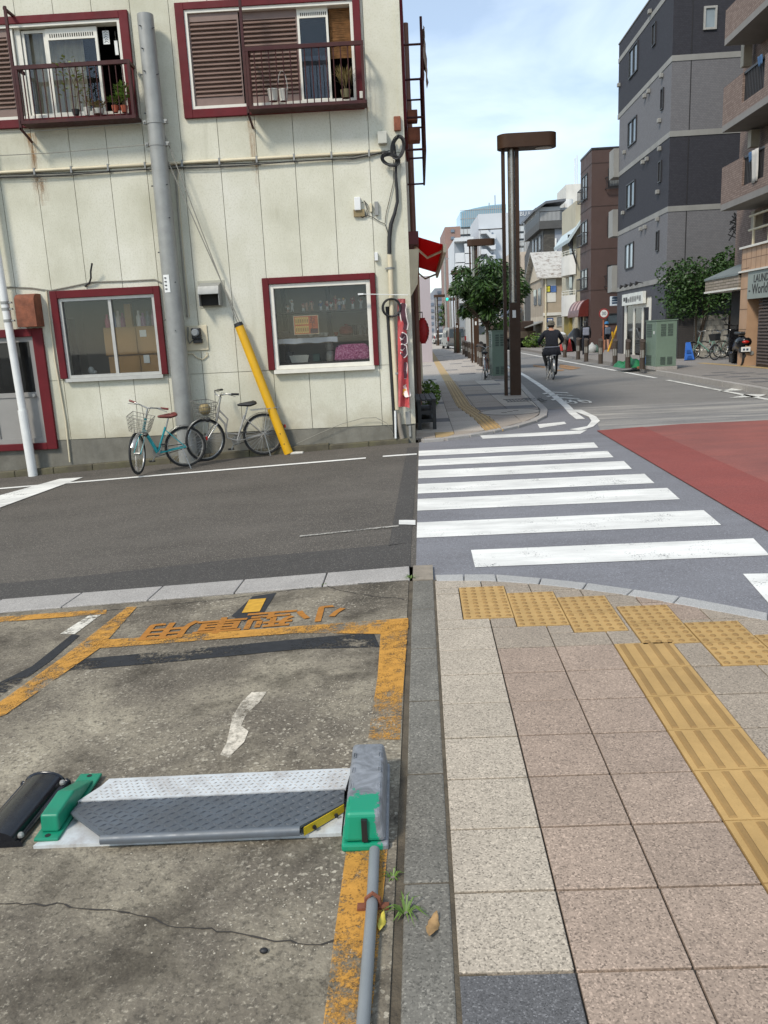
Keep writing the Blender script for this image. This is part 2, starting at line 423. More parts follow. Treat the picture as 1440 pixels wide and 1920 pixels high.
# --- crossing stripes: 0.46 m wide, 0.9 m apart
LX = lambda y: .06+(y-5.4)*.0292
RX = lambda y: 2.52+.022*(y-5.3)
for i in range(8):
    y0 = 5.33+.915*i - (.0 if i else 0)
    y0 = [5.32, 6.20, 7.20, 8.00, 8.87, 9.72, 10.55, 11.38][i]
    w_ = [.45, .53, .53, .53, .53, .50, .48, .44][i]
    l0 = [.466, None, None, None, None, None, None, .0][i]
    if i == 7: pts = pxs([(900, 817), (1076, 808), (1101, 806), (1088, 814), (905, 823)], RZ)
    else:
        a = LX(y0) if l0 is None else l0; b = LX(y0+w_) if l0 is None else l0+.012
        pts = [(a, y0), (2.475+.02*i if i else 2.478, y0+.005*i), (2.535+.02*i if i else 2.56, y0+w_+.01*i), (b, y0+w_)]
    sheet('crossing_stripe', pts, M_white, RZ+.004, cross)
sheet('crossing_stripe', pxs([(1008, 796), (1058, 791), (1062, 795), (1012, 803)], RZ), M_white, RZ+.004, cross)
sheet('crossing_stripe', pxs([(1393, 1077), (1560, 1074), (1620, 1160), (1470, 1165)], RZ), M_white, RZ+.004, cross)
# bent white line at the corner
bl = [(1070, 769), (1104, 782), (1109, 790), (1101, 800), (1068, 806), (1088, 808), (1112, 801), (1125, 790), (1118, 782), (1090, 769)]
sheet('lane_line', pxs(bl, RZ), M_white, RZ+.009, cross)
def strip(name, px_a, px_b, mat, z, parent):
    """ribbon between two measured edges"""
    a = pxs(px_a, RZ); b = pxs(px_b, RZ); q = MB()
    for i in range(len(a)-1): q.poly([(p.x, p.y, terr(p.x)+z) for p in (a[i], a[i+1], b[i+1], b[i])])
    for k, f in enumerate(q.f):
        p = [Vector(q.v[j]) for j in f]
        if (p[1]-p[0]).cross(p[2]-p[0]).z < 0: q.f[k] = list(reversed(f))
    return q.build(name, mat, parent)
def gl(x, y): return Vector((x, y, 0))
def ribbon(name, pts, wd, mat, z, parent):
    q = MB(); P = [Vector((p[0], p[1], 0)) for p in pts]; E = []
    for i, p in enumerate(P):
        t = (P[min(i+1, len(P)-1)]-P[max(i-1, 0)]).normalized(); n_ = Vector((-t.y, t.x, 0)); E.append((p+n_*wd/2, p-n_*wd/2))
    for i in range(len(P)-1):
        q.poly([(c.x, c.y, terr(c.x)+z) for c in (E[i][1], E[i+1][1], E[i+1][0], E[i][0])])
    return q.build(name, mat, parent)
LL = [(3.12, 14.0), (3.2, 15.0), (3.37, 16.4), (3.62, 19), (3.95, 23), (4.3, 28), (4.6, 34), (4.9, 42), (5.2, 52), (5.45, 65), (5.6, 85), (5.5, 120)]
ribbon('lane_line', LL, .15, M_white, RZ+.006, main)
ribbon('lane_line', [(7.42, 23.6), (7.6, 33), (7.85, 45), (8.2, 62)], .13, M_white, RZ+.004, main)
ribbon('lane_line', [(7.12, 14.6), (7.3, 20.2), (7.36, 22.4)], .13, M_whiteold, RZ+.012, main)
ribbon('lane_line', [(6.75, 12.8), (7.12, 14.6)], .13, M_whiteold, RZ+.012, cross)
ribbon('lane_line', [(-40, 10.80), (-6, 10.80), (-3.0, 10.76), (-.5, 10.70)], .11, M_white, RZ+.008, side)
ribbon('lane_line', [(-.27, 10.72), (.19, 10.72)], .11, M_white, RZ+.008, side)
sheet('lane_line', pxs([(0, 932), (0, 958), (-160, 1030), (-160, 985)], RZ)[::-1], M_white, RZ+.008, side)
sheet('lane_line', pxs([(112, 899), (156, 896), (0, 953), (0, 930)], RZ), M_white, RZ+.010, side)
sheet('lane_line', pxs([(748, 977), (779, 977), (779, 986), (748, 985)], RZ), M_white, RZ+.009, side)
ribbon('old_line', [(-.90, 6.55), (-.06, 6.63)], .045, worn('road_white_ghost', '#a8a49b', .56, .05, 20), RZ+.009, side)
M_tyremk = worn('tyre_scuff', '#6a4e49', .60, .07, 5, (1, 1, 1), 1.0, 90)
for r_ in (2.6, 3.3, 4.4, 5.0): ribbon('tyre_scuff', [(8.6-r_*1.05*math.cos(R(a_*6)), 5.2+r_*1.25*math.sin(R(a_*6))) for a_ in range(2, 15)], .22, M_tyremk, RZ+.016, cross)
# bicycle arrows (worn) and orange marks on the street
for k, (px_, py_) in enumerate(((1038, 737), (1046, 742), (1056, 748))):
    a = G(px_, py_, RZ)
    q = MB()
    for s_ in (-1, 1):
        q.poly([(a.x, a.y+.35, RZ+.012), (a.x+.3*s_, a.y-.1, RZ+.012), (a.x+.3*s_, a.y-.4, RZ+.012), (a.x, a.y+.05, RZ+.012)][::s_])
    q.build('chevron_mark', M_whiteold, main)
a = G(1082, 754, RZ)
q = MB()
for c in (-.14, .16): q.tube([(a.x+c+.09*math.cos(t*.524), a.y+.4*math.sin(t*.524), RZ+.010) for t in range(12)], .028, 4, closed=True)
q.tube([(a.x-.14, a.y, RZ+.012), (a.x-.05, a.y+.5, RZ+.012), (a.x+.1, a.y+.5, RZ+.012), (a.x+.16, a.y, RZ+.012)], .03, 4)
for p_ in range(len(q.v)): q.v[p_] = (q.v[p_][0], q.v[p_][1], RZ+.012+(q.v[p_][2]-RZ-.012)*.05)
q.build('bicycle_mark', M_whiteold, main)
for (px_, py_) in ((1375, 731), (1400, 743), (1322, 706), (1304, 702)):
    a = G(px_, py_, RZ); sheet('old_arrow', [(a.x-.5, a.y-.3), (a.x+.1, a.y-.35), (a.x+.5, a.y+.1), (a.x+.1, a.y+.35), (a.x-.1, a.y+.05)], M_whiteold, RZ+.012, main)
for pts in ([(1000, 684), (1022, 687), (1022, 690), (1000, 688)], [(1050, 683), (1090, 690), (1070, 694), (1048, 690)], [(1040, 694), (1058, 693), (1056, 696), (1040, 697)]):
    sheet('orange_mark', pxs(pts, RZ), M_roadorange, RZ+.012, main)

# --- parking lot
lot_edge = lambda y: -.115+HDG*y-.018
lot = sheet('parking_lot', [(-9, -3), (lot_edge(-3), -3), (lot_edge(1.6), 1.6), (lot_edge(3.3), 3.3), (lot_edge(5.03), 5.03), (-9, 5.03)], M_lot, 0, thick=.2)
sheet('gutter_mud', [(lot_edge(-3)-.01, -3), (.09, -3), (.2, 5.03), (lot_edge(5.03)-.01, 5.03)], M_mud, -.006, thick=.1)
def lotp(name, px_, mat, z): return sheet(name, pxs(px_), mat, z, lot)
lotp('bay_line', [(715, 1170), (766, 1162), (757, 1280), (750, 1388), (690, 1388), (708, 1270)], M_orange, .004)
lotp('bay_line', [(650, 1592), (727, 1592), (690, 1990), (598, 1990), (628, 1750)], M_orange, .004)
lotp('bay_line', [(170, 1218), (165, 1203), (455, 1183), (765, 1160), (766, 1178), (715, 1190), (560, 1188), (300, 1208)], M_orange, .005)
lotp('bay_line', [(238, 1140), (258, 1138), (190, 1215), (10, 1342), (-20, 1352), (-10, 1325), (120, 1232)], M_orange, .006)
lotp('bay_line', [(-60, 1162), (200, 1143), (200, 1152), (-60, 1172)], M_orange, .0045)
lotp('black_band', [(130, 1246), (160, 1236), (700, 1186), (712, 1214), (560, 1218), (300, 1244), (128, 1258)], M_blackp, .003)
lotp('black_band', [(-40, 1300), (60, 1250), (135, 1190), (150, 1192), (95, 1240), (-40, 1335)], M_blackp, .003)
lotp('white_dash', [(112, 1190), (165, 1156), (190, 1153), (140, 1190)], M_whitep, .004)
lotp('chalk_smear', [(472, 1299), (500, 1298), (486, 1318), (462, 1340), (452, 1362), (466, 1372), (458, 1392), (428, 1422), (413, 1416), (425, 1394), (430, 1372), (436, 1345), (452, 1318)], M_chalk, .003)
lotp('number_plate_paint', [(434, 1156), (474, 1119), (518, 1112), (494, 1150), (458, 1166)], M_blackp2, .0035)
def ground_text(name, s_, px_c, h_, wd, mat, z, rot, bold=.022):
    c = G(*px_c); t = text_mb(s_, 1.0, bold=bold)
    xs = [p[0] for p in t.v]; ys = [p[1] for p in t.v]
    sx = wd/(max(xs)-min(xs)); sy = h_/(max(ys)-min(ys)); mx_ = (max(xs)+min(xs))/2; my_ = (max(ys)+min(ys))/2
    cz, sz = math.cos(rot), math.sin(rot)
    V = []
    for p in t.v:
        a, b = (p[0]-mx_)*sx, (p[1]-my_)*sy
        x, y = c.x+a*cz-b*sz, c.y+a*sz+b*cz
        V.append((x, y, terr(x)+z))
    t.v = V
    return t.build(name, mat, lot)
for ch, pc in (('小', (600, 1152)), ('型', (505, 1163)), ('車', (412, 1174)), ('用', (318, 1183))):
    ground_text('painted_character', ch, pc, .27, .30, M_orange_t, .006, R(180))
ground_text('painted_number', '1', (477, 1137), .25, .11, M_yellow_t, .0075, R(180), 0.0)
def crack(px_, wd=.004, z=.002, parent=None, mat=None):
    P = []
    pts = pxs(px_)
    for i in range(len(pts)-1):
        n_ = max(2, int((pts[i+1]-pts[i]).length/.03))
        for k in range(n_):
            p = pts[i].lerp(pts[i+1], k/n_); P.append((p.x+random.uniform(-.007, .007), p.y+random.uniform(-.007, .007)))
    q = MB()
    for i in range(len(P)-1):
        w0 = wd*random.uniform(.4, 1.2)
        a, b = Vector(P[i]), Vector(P[i+1]); t = (b-a).normalized(); n_ = Vector((-t.y, t.x))*w0/2
        q.poly([(c.x, c.y, terr(c.x)+z) for c in (a-n_, b-n_, b+n_, a+n_)])
    return q.build('crack', mat or M_grout, parent or lot)
crack([(-40, 1695), (120, 1697), (260, 1716), (300, 1733), (430, 1748), (520, 1765), (600, 1770), (680, 1750)], .006)
crack([(608, 1098), (640, 1108), (700, 1118), (768, 1125)], .007)
crack([(-10, 1163), (200, 1145), (420, 1124), (608, 1098), (765, 1089)], .007)
# small stones of the worn lot surface
stonem = MB(); stonem.ell((0, 0, 0), 1, .8, .5, 6, 4)
sm_me = stonem.mesh('pebble', pbr('pebble', '#a39b8c', .3, 30, .9, rnd=.3))
q = MB()
for i in range(420):
    t = random.random()
    if t < .5: px_, py_ = random.gauss(650, 45), random.uniform(1270, 1420)
    elif t < .8: px_, py_ = random.gauss(560, 110), random.uniform(1650, 1800)
    else: px_, py_ = random.uniform(0, 720), random.uniform(1240, 1900)
    if px_ > 735: continue
    p = G(px_, py_)
    if p.x > lot_edge(p.y)-.01: continue
    s_ = random.uniform(.0012, .004)
    q.ell((p.x, p.y, terr(p.x)+s_*.25), s_, s_*.8, s_*.6, 5, 3)
tag(q.build('lot_gravel', sm_me.materials[0]), 'tiny pale stone chips strewn over the parking concrete', 'gravel', kind='stuff')

# granite kerb along the side road, block by block
kerb = struct(bpy.data.objects.new('lot_kerb', None)); col.objects.link(kerb)
x = .012
while x > -8:
    l_ = .585+random.uniform(-.006, .006); a, b = x-l_+.008, x
    q = MB(); z0 = .006
    P = [(a+.03, 5.045), (b+.0, 5.045), (b, 5.415), (a, 5.415)]
    P = [(a, 5.045), (b, 5.045), (b, 5.40), (a, 5.40)]
    q.prism([(p[0], p[1], terr(p[0])+z0-(.018 if p[1] > 5.2 else 0)-.2) for p in P], (0, 0, .2))
    q.build('kerb_block', M_kerb2, kerb, bevel=.006)
    x -= l_
sheet('gutter_cover', [(.03, 5.03), (.165, 5.03), (.175, 5.36), (.04, 5.36)], pbr('gutter_cover', '#8a8072', .2, 12, .9, bump=.5), .002, thick=.1)

# gutter stones beside the pavement
gut = struct(bpy.data.objects.new('gutter', None)); col.objects.link(gut)
v = 2.07-.6*6
while v < 5.0:
    v1 = min(v+.594, 5.02); q = MB()
    t_ = random.uniform(-.002, .002)
    q.prism([U(-.107+random.uniform(-.002, .002), v, -.12), U(.028, v, -.12), U(.028, v1, -.12), U(-.107+random.uniform(-.002, .002), v1, -.12)], (0, 0, .118+t_))
    q.build('gutter_stone', M_stone, gut, bevel=.007)
    v += .6

# --- near pavement, tile by tile
pave = sheet('near_pavement', [(.18, -3), (3.6, -3), (3.6, 2.0), (2.6, 3.35)] + [(p.x, p.y) for p in pxs([(1440, 1161), (1245, 1127), (1132, 1108), (1029, 1098), (934, 1089), (818, 1089)])], M_grout, -.012, thick=.1)
KO = [Vector((4.1, 1.5, 0)), Vector((3.0, 3.02, 0)), Vector((2.4, 3.72, 0))] + [Vector((p.x, p.y, 0)) for p in pxs([(1440, 1148), (1275, 1117), (1188, 1104), (1101, 1092), (1015, 1083), (929, 1076), (870, 1076), (815, 1077)])]
KI = [Vector((3.95, 1.4, 0)), Vector((2.9, 2.92, 0)), Vector((2.32, 3.62, 0))] + [Vector((p.x, p.y, 0)) for p in pxs([(1440, 1163), (1262, 1130), (1175, 1115), (1092, 1104), (1010, 1095), (932, 1088), (870, 1088), (818, 1089)])]
def inside_kerb(x, y):
    # left of the inner kerb line
    for i in range(len(KI)-1):
        a, b = KI[i], KI[i+1]
        if min(a.x, b.x) <= x <= max(a.x, b.x): return y < a.y+(b.y-a.y)*(x-a.x)/(b.x-a.x+1e-9)-.004
    return x < KI[-1].x+.6 and y < KI[-1].y
def clip_tile(pts):
    """clip a tile against the curved kerb"""
    def f(p):
        for i in range(len(KI)-1):
            a, b = KI[i], KI[i+1]
            if b.x <= p.x <= a.x: return a.y+(b.y-a.y)*(p.x-a.x)/(b.x-a.x)-.006-p.y
        return (KI[-1].y-.006-p.y) if p.x < KI[-1].x else -1
    o = []; n_ = len(pts)
    for i in range(n_):
        a, b = pts[i], pts[(i+1) % n_]; fa, fb = f(a), f(b)
        if fa >= 0: o.append(a)
        if fa*fb < 0:
            lo, hi = 0.0, 1.0
            for _ in range(20):
                mid = (lo+hi)/2
                if f(a.lerp(b, mid))*fa > 0: lo = mid
                else: hi = mid
            o.append(a.lerp(b, (lo+hi)/2))
    return o
def tile(u0, u1, v0, v1, mat, name='paver', z=0.0, g_=.0032):
    j = random.uniform(-.0012, .0012)
    pts = clip_tile([U(u0+g_, v0+g_*1.5), U(u1-g_, v0+g_*1.5), U(u1-g_, v1-g_*1.5), U(u0+g_, v1-g_*1.5)])
    if len(pts) < 3: return None
    q = MB(); q.prism([(p.x, p.y, z-.03+j) for p in pts], (0, 0, .03))
    return q.build(name, mat, pave, bevel=.0022, seg=1)
def dots_tile(u0, v0, s_):
    q = MB(); g_ = .0025
    P = [U(u0+g_, v0+g_), U(u0+s_-g_, v0+g_), U(u0+s_-g_, v0+s_-g_), U(u0+g_, v0+s_-g_)]
    P = clip_tile(P)
    if len(P) < 3: return
    q.prism([(p.x, p.y, -.03) for p in P], (0, 0, .031))
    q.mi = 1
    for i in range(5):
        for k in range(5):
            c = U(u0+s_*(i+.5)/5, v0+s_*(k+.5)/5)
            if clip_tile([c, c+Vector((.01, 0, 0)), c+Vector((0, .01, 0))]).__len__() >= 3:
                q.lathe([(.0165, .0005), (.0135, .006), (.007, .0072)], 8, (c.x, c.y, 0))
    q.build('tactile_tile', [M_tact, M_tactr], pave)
def bar_tile(u0, v0, su, sv, parent=None, mat=None, z=0.0, nm='guide_tile'):
    q = MB(); g_ = .0025
    P = [U(u0+g_, v0+g_), U(u0+su-g_, v0+g_), U(u0+su-g_, v0+sv-g_), U(u0+g_, v0+sv-g_)]
    q.prism([(p.x, p.y, z-.03) for p in P], (0, 0, .031))
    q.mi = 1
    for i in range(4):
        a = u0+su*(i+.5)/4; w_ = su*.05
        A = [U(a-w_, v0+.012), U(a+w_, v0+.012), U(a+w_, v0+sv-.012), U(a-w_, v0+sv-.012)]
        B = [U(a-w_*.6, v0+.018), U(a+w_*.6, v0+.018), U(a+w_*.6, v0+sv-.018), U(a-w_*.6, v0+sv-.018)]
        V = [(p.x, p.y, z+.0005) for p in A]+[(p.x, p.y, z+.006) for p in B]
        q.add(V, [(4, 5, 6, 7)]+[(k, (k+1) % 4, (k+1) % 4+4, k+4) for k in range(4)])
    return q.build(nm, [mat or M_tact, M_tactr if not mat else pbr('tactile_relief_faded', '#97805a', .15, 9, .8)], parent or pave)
S = .285
dot_cols = []
for k, pc in enumerate(((860, 1158), (970, 1174), (1080, 1184), (1206, 1208), (1355, 1249))):
    p = G(*pc)
    u0 = [.185, .470, .757, 1.063, 1.352][k]; v0 = [4.262, 4.115, 4.0, 3.80, 3.507][k]
    dot_cols.append((u0, v0))
for k in range(3): dot_cols.append((1.640+k*.288, 3.30-.3*k))
for u0, v0 in dot_cols:
    dots_tile(u0, v0, S); dots_tile(u0, v0+S, S)
occ = [(u0, u0+S, v0, v0+2*S) for u0, v0 in dot_cols]
cols_u = [.037, .332, .626, .920, 1.212, 1.507, 1.802, 2.097, 2.392, 2.687]
def sub_rect(r_, o):
    u0, u1, v0, v1 = r_; a, b, c, d = o
    if a >= u1-.004 or b <= u0+.004 or c >= v1-.004 or d <= v0+.004: return [r_]
    res = []
    if v0 < c: res.append((u0, u1, v0, c))
    if d < v1: res.append((u0, u1, d, v1))
    m0, m1 = max(v0, c), min(v1, d)
    if u0 < a: res.append((u0, a, m0, m1))
    if b < u1: res.append((b, u1, m0, m1))
    return res
for r_ in range(-9, 13):
    v0 = 1.717+.3005*r_; v1 = v0+.3005
    for c in range(len(cols_u)-1):
        u0, u1 = cols_u[c], cols_u[c+1]
        top = v0 > 3.75
        if c == 3 and v1 < 3.95:
            bar_tile(u0, v0, u1-u0, v1-v0); continue
        mat = M_tile_l if c == 0 else (M_tile_b if c in (1, 2) else M_tile_g)
        if c == 0 and r_ in (-1, -5): mat = M_tile_d
        if top and c > 0: mat = random.choice((M_tile_b, M_tile_g, M_tile_g))
        rects = [(u0, u1, v0, v1)]
        for o_ in occ: rects = [t for s_ in rects for t in sub_rect(s_, o_)]
        for a in rects:
            if a[1]-a[0] < .012 or a[3]-a[2] < .012: continue
            tile(*a, mat)
# granite kerb ring
for i in range(len(KO)-1):
    a0, a1, b0, b1 = KO[i], KO[i+1], KI[i], KI[i+1]
    d = (a1-a0).normalized()*.003
    q = MB(); q.prism([(p.x, p.y, -.15) for p in (b0+d, b1-d, a1-d, a0+d)][::-1], (0, 0, .149))
    q.build('kerb_stone', M_kerb, pave, bevel=.008)

# --- far pavement on the left: kerb line measured along the corner
FK = [(.28, 12.0), (.6, 12.08), (.95, 12.32), (1.35, 12.68), (1.8, 13.2), (2.2, 13.85), (2.5, 14.6), (2.7, 15.6), (2.82, 17), (2.98, 19), (3.25, 22), (3.6, 26), (3.95, 31), (4.3, 38), (4.65, 48), (4.9, 60), (5.05, 80), (4.95, 120), (4.6, 220)]
FZ = .02
farp = sheet('far_pavement', [(.24, 12.02)]+FK[1:]+[(-2, 220), (-.5, 100), (.9, 60), (1.0, 40), (.75, 22)], M_grout, FZ-.012, thick=.1)
q = MB()
for i in range(len(FK)-1):
    a, b = Vector((*FK[i], 0)), Vector((*FK[i+1], 0)); t = (b-a).normalized(); n_ = Vector((t.y, -t.x, 0))*.14
    if i > 11: continue
    k = MB(); k.prism([(p.x, p.y, FZ-.15) for p in (a+t*.004, a+t*.004+n_, b-t*.004+n_, b-t*.004)], (0, 0, .155-.0005*(i % 2))); k.build('kerb_stone', M_kerb2, farp, bevel=.008)
def fk_x(y):
    for i in range(len(FK)-1):
        if FK[i][1] <= y <= FK[i+1][1]: return FK[i][0]+(FK[i+1][0]-FK[i][0])*(y-FK[i][1])/(FK[i+1][1]-FK[i][1])
    return .28
def ftile(u0, u1, v0, v1, mat, nm='paver'):
    g_ = .004; x1a, x1b = fk_x(v0)-.01, fk_x(v1)-.01
    P = [U(u0+g_, v0+g_), U(u1-g_, v0+g_), U(u1-g_, v1-g_), U(u0+g_, v1-g_)]
    P = [Vector((min(p.x, (x1a if i in (0, 1) else x1b)), p.y, 0)) for i, p in enumerate(P)]
    if P[1].x-P[0].x < .02 and P[2].x-P[3].x < .02: return
    q = MB(); q.prism([(p.x, p.y, FZ-.03) for p in P], (0, 0, .03+random.uniform(-.001, .001))); return q.build(nm, mat, farp)
M_ft = granite('paver_far', '#b5aca0', .65, 1.3, 200, .07, .2)
M_ftb = granite('paver_far_brown', '#a3988c', .65, 1.3, 200, .06, .25)
M_ftd = granite('paver_far_dark', '#6f6d6d', .65, 1.5, 200, .06, .2)
# guide path: bends at the corner
GP = [(-.02, 26.0), (-.02, 16.3), (.62, 14.05), (.85, 13.1)]
def gp_u(v):
    if v >= 17.2: return .73
    if v >= 14.6: return .73+(17.2-v)/2.6*.19
    return .92+(14.6-v)*.03
rows = []
v = 12.15
while v < 26.0: rows.append(v); v += .6 if v > 12.8 else .3
nt = 0
for k, v0 in enumerate(rows):
    v1 = rows[k+1] if k+1 < len(rows) else v0+.6
    gu = gp_u((v0+v1)/2); u = -.20
    umax = fk_x(v1)-HDG*v1
    edges = [-.12]
    while edges[-1] < 3.4: edges.append(edges[-1]+.6)
    for i in range(len(edges)-1):
        segs = [(edges[i], edges[i+1])]
        if v0 < 12.7 and True: segs = [(edges[i], edges[i]+.3), (edges[i]+.3, edges[i+1])]
        for a, b in segs:
            for (c, d) in ([(a, b)] if b <= gu or a >= gu+.3 else [(a, gu), (gu+.3, b)]):
                if d-c < .03: continue
                if v0 < 12.7: mat = M_tactold if .05 < c < umax-.3 and random.random() < .8 else M_ftb
                else:
                    mat = M_ftb if (c < gu+.9 and c >= gu-.35) else M_ft
                    if (k % 6 in (2,) and (i in (2, 3))) or (k % 6 == 5 and i in (0, 4)): mat = M_ftd
                ftile(c, d, v0, v1, mat); nt += 1
    if v0 > 12.7:
        n2 = 2 if v0 < 20 else 1
        for j in range(n2):
            va, vb = v0+(v1-v0)*j/n2, v0+(v1-v0)*(j+1)/n2
            bar_tile(gp_u((va+vb)/2), va, .3, vb-va, farp, M_tactold if v0 > 14 else M_tact, FZ+.001)
farbase = sheet('far_paving', [(.55, 26.0), (3.55, 26.0), (3.9, 31), (4.25, 38), (4.6, 48), (4.85, 60), (5.0, 80), (4.9, 120), (-.5, 120), (.9, 60), (1.0, 40), (.75, 27)], granite('paver_distance', '#b3a99d', .7, 1.3, 60, .0, .3), FZ, farp)
sheet('far_guide_path', [(U(.72, 26).x, 26), (U(1.02, 26).x, 26), (U(1.0, 40).x, 40), (U(1.0, 66).x, 66), (U(1.0, 95).x, 95), (U(.7, 95).x, 95), (U(.7, 66).x, 66), (U(.7, 40).x, 40)], M_tactold, FZ+.004, farp)
for k in range(16):
    v0 = 27+k*2.1+.6*(k % 3); u0 = (-.1, 1.4, 2.2, .9, 1.8)[k % 5]
    sheet('dark_paver', [tuple(U(u0, v0)[:2]), tuple(U(u0+.6, v0)[:2]), tuple(U(u0+.6, v0+.6)[:2]), tuple(U(u0, v0+.6)[:2])], M_ftd, FZ+.003, farp)
# drain grate and manhole in the far pavement
gr = thing('drain_grate', 'dark slotted drain grate in the pavement before the tall lamp', 'drain', G(984, 750, FZ))
q = MB()
for i in range(12): q.b(-.40+i*.07, -.37+i*.07, -.32, .32, -.01, .006)
q.b(-.43, .43, -.36, -.32, -.01, .007); q.b(-.43, .43, .32, .36, -.01, .007)
q.build('grate_bars', pbr('iron_grate', '#5d5b58', .2, 20, .6, .4), gr)
mh = thing('manhole_cover', 'round paved manhole cover with dark ring on the corner pavement', 'manhole', G(956, 772, FZ))
q = MB(); q.lathe([(.60, .0), (.60, .004), (.565, .004), (.565, .0)], 32); q.build('ring', pbr('iron_ring', '#4c4a48', .2, 20, .6), mh)
q = MB(); q.lathe([(.56, .0), (.56, .0025)], 32); q.build('lid', M_ft, mh)
for kx, ky in ((0, 0), (-.13, -.14), (.13, .14)): q = MB(); q.b(kx-.05, kx+.05, ky-.02, ky+.02, .002, .005); q.build('key_slot', M_grout, mh)

# --- pavement on the right
RPZ = .12
rp = sheet('right_pavement', [(7.3, 13.2), (7.75, 17), (8.1, 27), (8.5, 43), (9.1, 62), (9.6, 120), (40, 120), (40, 12.2), (9.5, 12.2)], granite('paver_right', '#8d8781', .7, 1.3, 90, 0, .35), RPZ, thick=.3)
for i in range(9):
    y0 = 13.4+i*1.5
    k = MB(); fx_ = lambda y: 7.3+(y-13.2)*.118 if y < 17 else 7.75+(y-17)*.035
    k.prism([(fx_(y0)-.16, y0, -.1), (fx_(y0)-.005, y0, -.1), (fx_(y0+1.48)-.005, y0+1.48, -.1), (fx_(y0+1.48)-.16, y0+1.48, -.1)], (0, 0, RPZ+.1-.004)); k.build('kerb_stone', M_kerb2, rp, bevel=.01)
for (px_, py_) in ((1310, 703), (1345, 705), (1290, 709), (1330, 712), (1405, 716), (1425, 722), (1395, 706), (1436, 712), (1420, 705), (1360, 716), (1380, 722)):
    a = G(px_, py_, RPZ)+Vector((.9, .6, 0)); sheet('dark_paver', [(a.x-.3, a.y-.15), (a.x+.3, a.y-.15), (a.x+.3, a.y+.15), (a.x-.3, a.y+.15)], M_ftd, RPZ+.004, rp, flat=True)
ribbon('guide_path', [(10.6, 20), (10.5, 25), (10.3, 28)], .3, M_tactold, RPZ+.004, rp)
# ================================================================== the cream corner building
def wp(mb, name, mat, parent, **k):
    """build a mesh given in world coordinates as a part of its thing"""
    loc = None
    if parent is not None and parent.parent is None: loc = -parent.location
    return mb.build(name, mat, parent, loc=loc, **k)
def _wall():
    q = NM('stucco_cream'); c = lin('#d6d3c0')
    base = q.ramp(q.noise(.9, 6, .6, vec=q.map((1, 1, .8))), [(.3, lin('#bab7a3')), (.5, lin('#cdcab8')), (.72, lin('#dad7c9'))])
    s_ = q.noise(1.0, 7, .65, vec=q.map((3.2, 1, .32), (0, 0, 3)))
    base = q.mix(q.ramp(s_, [(.58, 0.0), (.80, .4)]), base, lin('#8f8c76'))
    z_ = q.sep()[2]
    low = q.ramp(q.math('ADD', q.math('MULTIPLY', z_, .55), q.math('MULTIPLY', q.noise(2.3, 6, .7), .8)), [(.42, .7), (.80, 0.0)])
    base = q.mix(low, base, lin('#9d9279'))
    base = q.mix(q.ramp(q.noise(38, 4, .7), [(.35, .4), (.5, 0.0)]), base, lin('#b3af96'))
    k = q.math('MULTIPLY_ADD', q.rnd(), .06); k.node.inputs[2].default_value = .97
    cc = q.N.new('ShaderNodeCombineColor')
    for i in range(3): q.L.new(k, cc.inputs[i])
    base = q.mix(1.0, base, cc.outputs[0], 'MULTIPLY')
    q.bump(q.noise(55, 4, .6), .5, .008)
    return q.done(base, .85, 0, .3)
M_wall = _wall()
M_joint = pbr('joint_dark', '#a5a18d', .25, 3, .9)
M_maroon = pbr('maroon_paint', '#5e1018', .2, 3, .6, spec=.3, dirt=.25, dirtc='#43201c')
M_maroon2 = pbr('maroon_steel', '#3d1a1b', .22, 6, .6, spec=.3, dirt=.35, dirtc='#5c3a26', dscale=4)
M_alu = pbr('aluminium', '#b9b7b0', .08, 8, .4, .35)
M_aluw = pbr('white_sash', '#d9d5c8', .06, 8, .5)
M_plinth = pbr('plinth_concrete', '#77746a', .28, 2.2, .9, bump=.4, dirt=.5, dirtc='#454034', dscale=2.5)
M_moss = pbr('mossy_kerb', '#5b5546', .3, 4, .95, bump=.5, dirt=.6, dirtc='#55552f', dscale=4)
M_room = pbr('room_wall', '#8d877b', .1, 1, .9)
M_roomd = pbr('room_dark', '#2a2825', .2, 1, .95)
M_glass = glassy('pane_clear', (.93, .94, .93), .0, .03)
M_glassf = glassy('pane_frosted', (.55, .56, .54), .06, .5, .1)
M_glassd = glassy('pane_dark', (.30, .32, .33), .0, .06)
M_black = pbr('black_rubber', '#1d1d1e', .15, 8, .55)
M_brownsh = pbr('shutter_brown', '#7d675d', .10, 6, .5, dirt=.15)
M_steel = pbr('galvanised', '#94948f', .12, 6, .5, .25, dirt=.15, dirtc='#6e7074', dscale=3)
M_pipe = pbr('cream_pipe', '#cfc3a6', .08, 5, .5, dirt=.2)
M_rust = pbr('rusty_steel', '#7d4a34', .35, 9, .85, bump=.4, dirt=.4, dirtc='#4a2c20', dscale=5)
M_white_p = pbr('white_plastic', '#dcdcd8', .05, 8, .4)
M_grey_p = pbr('grey_plastic', '#8a8a86', .08, 8, .5)
M_wire = pbr('black_cable', '#232323', .1, 20, .6)
M_wireg = pbr('grey_cable', '#8a877c', .12, 20, .6)
